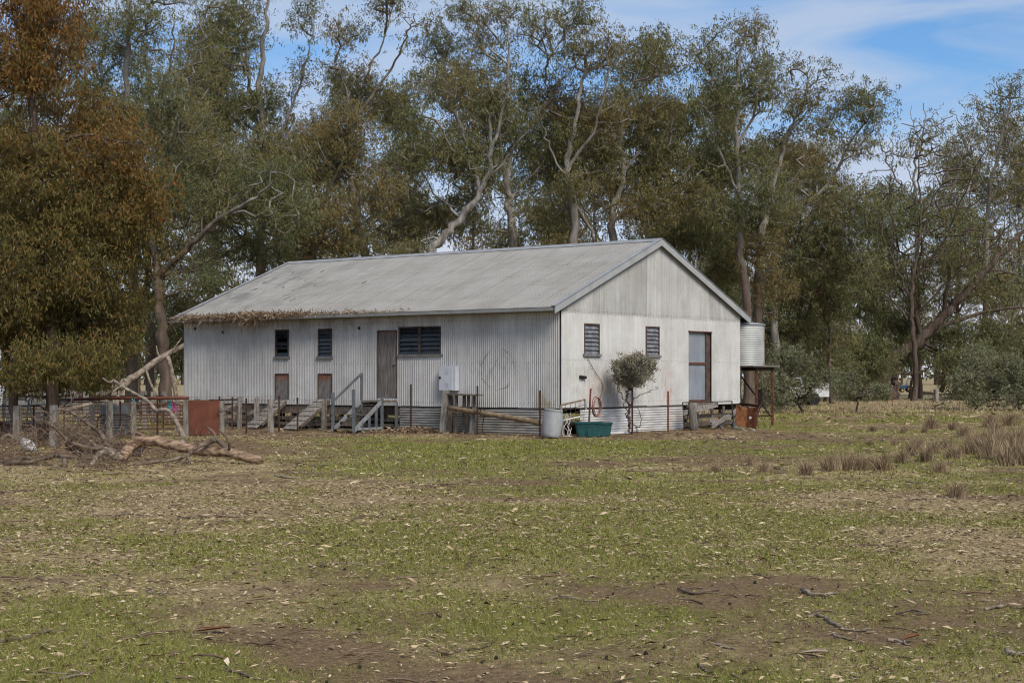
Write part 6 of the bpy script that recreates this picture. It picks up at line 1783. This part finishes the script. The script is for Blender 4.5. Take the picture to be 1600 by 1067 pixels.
# --- the huge old leaning gum at right
tree('gum_tree', 'huge old gnarled gum leaning right with thick rough trunk', 'tree',
     [([(1372, 624), (1390, 568), (1430, 538), (1460, 508), (1490, 478), (1530, 434), (1566, 394), (1610, 350)], .85, .16), ([(1462, 522), (1500, 500), (1535, 488), (1575, 482), (1620, 480)], .26, .10), ([(1412, 522), (1428, 456), (1438, 400), (1446, 350)], .26, .08), ([(1470, 480), (1484, 430), (1492, 370), (1500, 300)], .24, .06),
      ([(1392, 584), (1415, 583), (1440, 582), (1460, 572), (1480, 565)], .16, .06), ([(1398, 628), (1402, 590), (1408, 550)], .42, .34), ([(1440, 540), (1470, 548), (1482, 560), (1486, 612)], .16, .22), ([(1388, 560), (1392, 500), (1388, 450), (1380, 400)], .26, .08), ([(1380, 618), (1378, 590), (1386, 560)], .6, .5),
      ([(1530, 434), (1560, 420), (1600, 430)], .12, .05), ([(1392, 500), (1360, 480), (1340, 470)], .12, .05), ([(1360, 626), (1372, 600), (1384, 570)], .35, .5), ([(1482, 520), (1500, 540), (1525, 530)], .1, .04)],
     [(1400, 430, 55, 34, .9), (1350, 448, 46, 42, .9), (1478, 418, 46, 34, .8), (1540, 455, 46, 24, .7), (1452, 548, 36, 14, .6), (1380, 375, 46, 32, .8), (1440, 350, 40, 30, .7), (1500, 350, 40, 34, .6), (1345, 500, 40, 36, .8), (1575, 440, 36, 30, .7), (1500, 510, 40, 16, .5), (1320, 545, 36, 40, .7)],
     118, 216, 'leaf_olive', 'rough_bark', None, dens=2.8)
# --- the bare spreading gum in front of it
tree('bare_gum', 'nearly leafless gum spreading fine grey branches before the old leaning trunk', 'tree',
     [([(1428, 626), (1430, 540), (1424, 480), (1428, 420)], .26, .18), ([(1428, 425), (1440, 340), (1436, 270), (1446, 200)], .15, .03), ([(1426, 470), (1400, 400), (1385, 330), (1362, 270)], .13, .03), ([(1430, 440), (1470, 370), (1490, 300), (1512, 240)], .13, .03),
      ([(1428, 500), (1475, 440), (1520, 400), (1560, 350)], .12, .03), ([(1425, 510), (1390, 460), (1350, 420), (1330, 370)], .11, .03), ([(1440, 340), (1470, 280), (1480, 220)], .07, .02), ([(1400, 400), (1410, 330), (1405, 260)], .07, .02)],
     [(1445, 230, 36, 46, .5), (1375, 300, 36, 50, .5), (1500, 290, 40, 56, .5), (1540, 370, 44, 40, .5), (1345, 400, 34, 44, .5), (1430, 320, 50, 60, .5), (1480, 380, 50, 44, .4), (1400, 430, 44, 40, .4)],
     112, 219, 'leaf_olive', 'rough_bark', None, dens=2.4, bare=.86, minr=.026, rt=.022)
# --- darker understorey gums right of the shed
tree('gum_tree', 'dark multi stemmed gum behind the rain tank', 'tree',
     [([(1250, 636), (1245, 540), (1250, 480), (1262, 420)], .26, .1), ([(1246, 540), (1225, 470), (1215, 410)], .14, .05), ([(1246, 520), (1280, 450), (1300, 400)], .14, .05), ([(1300, 630), (1298, 520), (1288, 440)], .2, .06)],
     [(1222, 450, 42, 36), (1270, 440, 45, 40), (1310, 470, 42, 40), (1230, 520, 40, 36), (1290, 530, 44, 32), (1195, 500, 26, 34), (1190, 560, 26, 32, .8), (1325, 410, 36, 30)],
     96, 217, 'leaf_olive', 'rough_bark', None, dens=2.8)
tree('gum_tree', 'dark gum with brown peeling trunk close behind the gable\'s right corner', 'tree',
     [([(1184, 640), (1182, 500), (1190, 440), (1186, 380)], .32, .16), ([(1188, 450), (1215, 380), (1240, 330)], .14, .05), ([(1186, 420), (1150, 390), (1120, 370)], .12, .04)],
     [(1150, 385, 40, 28), (1100, 380, 36, 26), (1140, 430, 30, 26), (1180, 350, 40, 32), (1075, 350, 36, 30), (1055, 375, 30, 20), (1205, 470, 26, 30, .7)],
     90, 218, 'leaf_olive', 'rough_bark', None, dens=2.9)
# --- shrubs
S1 = 'grey green shrubs at the paddock edge'
for lab, limbs, pads, Z, sd_i, bk in (
        ('large grey green shrub right of the tank stand', [([(1253, 644), (1248, 620), (1236, 595)], .10, .04), ([(1250, 630), (1270, 605), (1280, 580)], .06, .03)], [(1250, 575, 42, 28), (1225, 600, 30, 26), (1280, 598, 30, 24), (1255, 612, 38, 16, .7), (1232, 560, 24, 18)], 74.5, 301, 0),
        ('rounded olive shrub on a short stem before the old leaning gum', [([(1340, 643), (1340, 620), (1336, 600)], .08, .03), ([(1340, 625), (1350, 605), (1352, 592)], .04, .02)], [(1340, 596, 26, 18), (1326, 610, 14, 13), (1354, 610, 15, 13), (1340, 618, 20, 9, .7)], 76, 302, 0),
        ('broad grey green shrub left of the right edge', [([(1525, 640), (1522, 610), (1512, 580)], .10, .04), ([(1524, 625), (1545, 600), (1555, 575)], .06, .03)], [(1520, 575, 34, 28), (1500, 605, 22, 22), (1548, 600, 28, 24), (1525, 622, 30, 14, .8), (1545, 560, 24, 22)], 82, 303, 0),
        ('grey green shrub cut by the right edge', [([(1592, 641), (1590, 610), (1585, 570)], .10, .04), ([(1592, 620), (1610, 590), (1620, 570)], .06, .03)], [(1590, 565, 26, 32), (1610, 590, 30, 30), (1578, 605, 18, 22), (1600, 620, 30, 16)], 80, 304, 0),
        ('low dark shrub between the tank and the large shrub', [([(1205, 642), (1206, 620), (1204, 600)], .06, .03)], [(1208, 596, 20, 28), (1218, 625, 18, 12), (1195, 615, 10, 18)], 84, 305, 0)):
    tree('shrub', lab, 'shrub', limbs, pads, Z, sd_i, 'leaf_grey', 'rough_bark', S1, leafpx=6, wpx=1.7, dens=2.5, lpc=50, clump=10, droop=.25, b1=1.0, b2=.8)
for px, py, hpx, Z, sd_i, lab in ((1462, 651, 40, 72, 311, 'thin bare sapling beside the old gum'), (1583, 650, 36, 74, 312, 'spindly sapling near the right edge')):
    tree('sapling', lab, 'sapling', [([(px, py), (px - 2, py - hpx * .5), (px - 6, py - hpx)], .035, .012), ([(px, py - 5), (px + 8, py - hpx * .6)], .02, .01)],
         [(px - 5, py - hpx * .8, 9, 8, .25), (px + 6, py - hpx * .6, 7, 6, .25)], Z, sd_i, 'leaf_grey', 'rough_bark', 'saplings at the paddock edge', leafpx=5, wpx=1.5, lpc=20, clump=6, droop=.3)
for i, (px, tp, w_, Z, lab) in enumerate(((1212, 520, 34, 104, 'young dark gum thicket behind the tank and large shrub'), (1290, 500, 40, 108, 'young gum between the large shrub and the rounded shrub'), (1350, 540, 34, 112, 'low leafy gum just left of the old leaning trunk'),
        (1420, 470, 40, 126, 'leafy young gum behind the old leaning trunk'), (1505, 520, 40, 116, 'leafy young gum left of the broad right shrub'), (1570, 510, 44, 118, 'leafy young gum near the right edge behind the shrubs'),
        (1130, 420, 40, 104, 'young gum showing over the right slope of the roof'), (300, 480, 44, 88, 'young gum crowding the left end of the shed'), (170, 500, 46, 84, 'leafy young gum behind the yards and leaf curtain'))):
    tree('gum_tree', lab, 'tree', [([(px, 628), (px + 4, 590), (px - 3, (tp + 620) / 2), (px + 2, tp)], .16, .05), ([(px, 590), (px + w_ * .6, 560), (px + w_ * .8, 540)], .06, .03), ([(px, 585), (px - w_ * .5, 550), (px - w_ * .8, 530)], .06, .03)],
         [(px, tp, w_ * .8, 26), (px + w_ * .5, tp + 34, w_ * .7, 24), (px - w_ * .5, tp + 40, w_ * .7, 24), (px + 4, tp + 66, w_, 24), (px - 8, min(600, tp + 95), w_ * .9, 18, .8)], Z, 700 + i, 'leaf_olive', 'rough_bark', 'young gums under the tall ones', dens=3.4, b1=.7, b2=.85)
# --- left background behind the yards: dead leaning trunk and props
lt = Thing('fallen_tree', 'pale dead trunk leaning from behind the yards against the shed corner trees', 'dead tree', Vector((at(165, 0, 62).x, 62, 0)), False)
mb = MB(); limb_mb(mb, [(150, 622, 62), (190, 600, 62.2), (220, 582, 62.5), (250, 560, 63), (282, 543, 63.5), (300, 530, 64)], .18, .09, 9, 4); lt.part('trunk', mb, 'bark_dead', True)
for pts, r0, r1 in (([(250, 560, 63), (246, 550, 63), (244, 540, 63)], .06, .02), ([(268, 551, 63.2), (278, 536, 63.2), (284, 528, 63.2)], .05, .02), ([(205, 590, 62.3), (190, 612, 62), (182, 632, 62)], .12, .1), ([(228, 578, 62.5), (236, 600, 62), (248, 625, 61.5)], .05, .05), ([(262, 556, 63), (270, 590, 63), (276, 625, 63)], .1, .09)):
    mb = MB(); limb_mb(mb, pts, r0, r1, 6, 3); lt.part('limb', mb, 'bark_dead', True)
for px, w_, Z, sd_i, lab, bk, ht_ in ((12, .22, 66, 321, 'brown trunked gum at the far left behind the yards', 'rough_bark', 420), (122, .26, 70, 322, 'dark gum trunk behind the leaf curtain', 'rough_bark', 400), (232, .3, 72, 323, 'grey gum trunk left of the shed end', 'gum_bark', 380)):
    tree('gum_tree', lab, 'tree', [([(px, 640), (px + 3, 540), (px - 4, 460), (px + 5, ht_)], w_, w_ * .6), ([(px, 470), (px + 40, 420), (px + 60, 380)], .1, .04), ([(px, 500), (px - 35, 440), (px - 50, 400)], .1, .04)],
         [(px + 40, 400, 50, 36), (px - 40, 410, 45, 36), (px, 360, 55, 40), (px + 20, 480, 36, 26, .6), (px - 20, 300, 50, 50), (px + 10, 540, 30, 22, .5)], Z, sd_i, 'leaf_olive', bk, 'gums behind the yards', dens=1.8)
# --- the back row: three kinds, copied
def back_tree(sd_i, top, w):
    r = random.Random(sd_i); cx = 800
    limbs = [([(cx, 625), (cx + r.uniform(-6, 6), 480), (cx + r.uniform(-12, 12), 350), (cx + r.uniform(-15, 15), top + 60)], .30, .06)]
    pads = []
    for k in range(7):
        f_ = k / 6; y = 470 + (top - 470) * f_; sgn = -1 if k % 2 else 1
        ex = cx + sgn * w * r.uniform(.45, .9) * (1 - .35 * f_)
        limbs.append(([(cx, y + 60), ((cx + ex) / 2, y + 25), (ex, y)], .10, .03))
        pads += [(ex, y - 6, w * r.uniform(.38, .55), r.uniform(22, 34)), (cx + sgn * w * .2, y - 30, w * .42, 26, .8)]
    pads.append((cx, top, w * .4, 28))
    return limbs, pads
protos = []
for i, (tp, w, lm) in enumerate(((120, 70, 'leaf_olive'), (170, 80, 'leaf_brown'), (230, 75, 'leaf_olive'))):
    lb, pdz = back_tree(900 + i, tp, w)
    (tv, tf), (lv, lf, lr) = grow(lb, pdz, 110, 950 + i, leafpx=6, wpx=1.7, dens=2.0, lpc=60)
    base = np.array([0, 110, 0.])
    mt = np_mesh('trunk', tv - base, tf, None, True); mt.materials.append(MATS['gum_bark'])
    ml = np_mesh('crown', lv - base, lf, {'rnd': lr}); ml.materials.append(MATS[lm])
    protos.append((mt, ml)); TOT[0] += 2 * len(tf) + len(lf)
BACK = [(110, 112, 0, 1.1), (330, 118, 1, 1.15), (455, 110, 2, .95), (530, 120, 0, .9), (640, 116, 2, 1.1), (735, 122, 1, 1.05), (860, 118, 2, 1.15), (925, 112, 1, .9), (1010, 120, 0, 1.0), (1075, 116, 2, 1.05), (1130, 124, 1, .95),
        (1215, 126, 2, .95), (1290, 134, 2, .85), (1370, 140, 2, .8), (1500, 136, 2, .9), (1590, 140, 1, .9), (40, 120, 2, 1.1), (215, 124, 0, 1.0)]
BL = {1: 'back row gum glimpsed behind the pale limbs above the left eave', 2: 'back row gum behind the bushy brownish crown at the ridge end', 3: 'back row gum below the bare curving twigs left of centre', 4: 'back row gum low behind the leaning pale trunk', 5: 'back row gum behind the broad crown over the ridge middle', 6: 'back row gum behind the pale crossing limbs right of the ridge middle', 7: 'back row gum tucked behind the straight brown trunk near the gable peak', 8: 'back row gum behind the wide reddish crown', 9: 'back row gum just right of the gable peak', 10: 'back row gum behind the tallest green topped gum', 11: 'back row gum behind the slender forked gum', 12: 'back row gum behind the isolated leafy crown', 14: 'back row gum behind the spindly half bare right gum', 17: 'back row gum behind the straight pale upper trunk at left', 0: 'back row gum seen high between the rusty tree and the pale trunk', 16: 'leftmost back row gum behind the far shed', 15: 'rightmost back row gum at the picture edge', 13: 'low back row gum behind the huge leaning gum'}
for i, (px, Z, k, s_) in enumerate(BACK):
    e = empty('gum_tree', (at(px, 0, Z).x, Z, 0), rnd.uniform(0, 6.28), BL.get(i, 'slender gum in the far back row, glimpsed between the nearer crowns'), 'tree', 'back row of gums')
    e.scale = (s_, s_, s_ * rnd.uniform(.95, 1.08) * Z / 110)
    for nm, me in zip(('trunk', 'crown'), protos[k]):
        o = bpy.data.objects.new(nm, me); COL.objects.link(o); o.parent = e
# --- distant woodland
r = np.random.RandomState(88)
n = 30000
ang = r.uniform(-.45, .45, n); Z = r.uniform(330, 400, n); hh = 8 + 7 * vnoise(ang * 400, Z * 0, 6, 3)
pos = np.stack([ang * Z, Z, 1.5 + r.rand(n) * hh], 1)
dr = r.normal(size=(n, 3)); dr /= np.linalg.norm(dr, axis=1, keepdims=True)
V, Qd = strips(n, pos, dr, 1.3, .7, 4)
n3 = 320; a3 = r.uniform(-.45, .45, n3); Z3 = r.uniform(330, 345, n3)
P0 = np.stack([a3 * Z3, Z3, 0 * a3 - .5], 1); P1 = P0 + np.stack([r.normal(0, .6, n3), 0 * a3, r.uniform(6, 12, n3)], 1)
tv, tf = frustums(P0, P1, r.uniform(.2, .45, n3), r.uniform(.1, .2, n3), 5)
wd = empty('distant_woodland', (0, 340, 0)); tag(wd, 'far dark line of woodland beyond the dry paddock', 'woodland', kind='stuff')
o = link_mesh('foliage', np_mesh('foliage', V - np.array([0, 340, 0]), Qd, {'rnd': np.repeat(r.rand(n) * .7, 4)}), MATS['leaf_grey'], wd)
o2 = link_mesh('trunks', np_mesh('trunks', tv - np.array([0, 340, 0]), tf), MATS['rough_bark'], wd)
tag(o, kind='stuff'); tag(o2, kind='stuff')
print('tree tris', TOT[0]); import sys; sys.stdout.flush()

# ---------------------------------------------------------------- garden bush by the gable
tb = gl(985, 676, .62)
P = SM @ Vector((tb[0], -.62, 0)); Zb = P.y
tree('round_bush', 'round grey green bush on a bare crooked stem before the gable wall', 'bush',
     [([(984, 678), (982, 660), (985, 640), (980, 618), (984, 600)], .055, .04), ([(986, 678), (980, 650), (974, 622), (968, 602)], .03, .018), ([(984, 640), (992, 622), (1005, 615), (1018, 610), (1026, 605)], .028, .01), ([(985, 612), (1000, 598), (1012, 588)], .03, .012), ([(986, 678), (996, 668), (999, 650), (994, 636)], .022, .01), ([(984, 676), (1000, 679), (1006, 674)], .03, .015)],
     [(975, 572, 20, 14), (1000, 574, 18, 14), (985, 590, 22, 12), (964, 584, 12, 12), (1014, 586, 12, 10), (988, 562, 14, 8), (975, 600, 14, 7, .8), (1002, 598, 12, 7, .7), (985, 580, 26, 18, .8)],
     Zb, 401, 'leaf_bush', 'branch_dark', None, b1=.55, b2=.9, leafpx=4.6, wpx=1.7, dens=6.0, lpc=46, clump=4.2, droop=-.5, depth=.75, rt=.006, minr=.004)

# ---------------------------------------------------------------- far buildings and machinery
Zf = 84.0
fs_ = Thing('far_shed', 'distant pale corrugated shed at the far left edge', 'shed', Vector((at(-20, 0, Zf).x, Zf, 0)), False)
x0, x1 = at(-110, 0, Zf).x, at(17, 0, Zf).x
hw = at(0, 577, Zf).z
for k in range(14):
    z0 = .1 + k * (hw - .1) / 14
    mb = MB(); mb.bar(((x0), Zf, z0 + .07), (x1, Zf, z0 + .07), .03, (hw - .1) / 14 - .035); fs_.part('wall_board', mb, 'white_paint')
mb = MB(); mb.box(x0 + .1, x1 - .1, Zf + .05, Zf + 8, 0, hw); fs_.part('wall', mb, 'cabinet_side')
mb = MB(); ra = hw + 1.3
mb.add([(x0 - .3, Zf - .4, hw - .05), (x1 + .3, Zf - .4, hw - .05), (x1 + .3, Zf + 4, ra), (x0 - .3, Zf + 4, ra), (x1 + .3, Zf + 8.4, hw - .05), (x0 - .3, Zf + 8.4, hw - .05)], [(0, 1, 2, 3), (3, 2, 4, 5)])
fs_.part('roof', mb, 'white_paint')
Zh = 95.0
fh = Thing('far_house', 'small distant grey gabled roof seen beyond the yards', 'house', Vector((at(103, 0, Zh).x, Zh, 0)), False)
x0, x1, xm = at(86, 0, Zh).x, at(118, 0, Zh).x, at(95, 0, Zh).x
h0, h1 = at(0, 622, Zh).z, at(0, 611, Zh).z
h0 = max(h0, .35)
mb = MB(); mb.box(x0, x1, Zh, Zh + 5, 0, h0); fh.part('wall', mb, 'steel_blue')
mb = MB(); mb.add([(x0 - .3, Zh - .2, h0), (x1 + .3, Zh - .2, h0), (xm, Zh - .2, h1), (x0 - .3, Zh + 5.2, h0), (x1 + .3, Zh + 5.2, h0), (xm, Zh + 5.2, h1)], [(0, 1, 2), (5, 4, 3), (1, 4, 5, 2), (0, 2, 5, 3), (0, 3, 4, 1)]); fh.part('roof', mb, 'steel_light')
# white ute half hidden behind the large shrub
Zv = 96.0
vt = Thing('parked_ute', 'white utility vehicle mostly hidden behind the large shrub', 'ute', Vector((at(1230, 0, Zv).x, Zv, 0)), False)
bx0 = vt.base
def prism(pts, y0_, y1_):
    mb = MB(); n = len(pts)
    vs = [bx0 + Vector((x, y0_, z)) for x, z in pts] + [bx0 + Vector((x, y1_, z)) for x, z in pts]
    return mb.add(vs, [tuple(range(n - 1, -1, -1)), tuple(range(n, 2 * n))] + [(i, (i + 1) % n, n + (i + 1) % n, n + i) for i in range(n)])
vt.part('body', prism([(-2.3, .5), (-2.3, 1.0), (-1.1, 1.08), (-.6, 1.65), (.7, 1.68), (.9, 1.05), (2.4, 1.02), (2.4, .5)], -.85, .85), 'white_paint')
vt.part('windscreen', prism([(-.98, 1.1), (-.58, 1.58), (.62, 1.6), (.75, 1.1)], -.86, -.852), 'glass_dark')
vt.part('tray_side', prism([(1.0, 1.05), (2.4, 1.05), (2.4, 1.35), (1.0, 1.35)], -.86, -.80), 'white_paint')
for x in (-1.5, 1.5):
    for y in (-.86, .72):
        mb = MB(); pc = bx0 + Vector((x, y, .36)); mb.tube([pc, pc + Vector((0, .16, 0))], .36, 16); w_ = vt.part('wheel', mb, 'rubber')
# blue tractor with yellow blade beyond the old gum
Zt = 175.0
tt = Thing('tractor', 'small blue tractor with a yellow panel parked beyond the old leaning gum', 'tractor', Vector((at(1416, 0, Zt).x, Zt, 0)), False)
bx0 = tt.base
tt.e.scale = (.55, .55, .55)
tt.part('bonnet', prism([(-1.1, .75), (-1.1, 1.35), (.2, 1.45), (.2, .75)], -.4, .4), 'tractor_blue')
tt.part('seat_guard', prism([(.2, .8), (.2, 1.3), (.9, 1.3), (1.1, .9)], -.6, .6), 'tractor_blue')
for x0_, y_ in ((.15, -.5), (.95, -.5), (.15, .5), (.95, .5)):
    mb = MB(); mb.bar(bx0 + Vector((x0_, y_, 1.2)), bx0 + Vector((x0_, y_, 2.3)), .07, .07); tt.part('cab_post', mb, 'steel_blue')
tt.part('cab_roof', prism([(0, 2.3), (0, 2.4), (1.1, 2.4), (1.1, 2.3)], -.6, .6), 'steel_blue')
for x, r_, y in ((-.9, .42, -.6), (-.9, .42, .42), (.6, .68, -.75), (.6, .68, .5)):
    mb = MB(); pc = bx0 + Vector((x, y, r_)); mb.tube([pc, pc + Vector((0, .25, 0))], r_, 18); w_ = tt.part('wheel', mb, 'rubber')
    mb = MB(); mb.tube([pc + Vector((0, -.01, 0)), pc + Vector((0, .02, 0))], r_ * .5, 12); tt.part('rim', mb, 'paint_yellow', parent=w_)
tt.part('blade', prism([(1.5, .4), (1.8, 1.3), (2.2, 1.35), (2.6, .45)], -.7, -.55), 'paint_yellow')
mb = MB(); mb.bar(bx0 + Vector((.9, -.5, .6)), bx0 + Vector((1.9, -.6, .8)), .1, .1); tt.part('arm', mb, 'steel_blue')
p, h = post_mb(1394, 613, 635); mb = star_mb(p, p + Vector((0, 0, h))); one('star_picket', mb, 'picket_red', 'lone rusty picket in front of the old leaning gum', 'fence picket', p, False, 'steel pickets by the far trees')
p, h = post_mb(1463, 608, 626); mb = MB(); mb.bar(p, p + Vector((0, 0, h)), .28, .28); one('fence_post', mb, 'post_grey', 'grey timber post at the paddock edge right of the tractor', 'post', p, False)
mb = MB(); limb_mb(mb, [(1432, 612, 150), (1450, 614, 150), (1470, 616, 150), (1500, 615, 150)], .18, .1, 7, 3); one('fallen_log', mb, 'branch_dark', 'dark fallen log on the dry paddock right of the tractor', 'log', tuple(Vector((at(1465, 0, 150).x, 150, 0))), False)
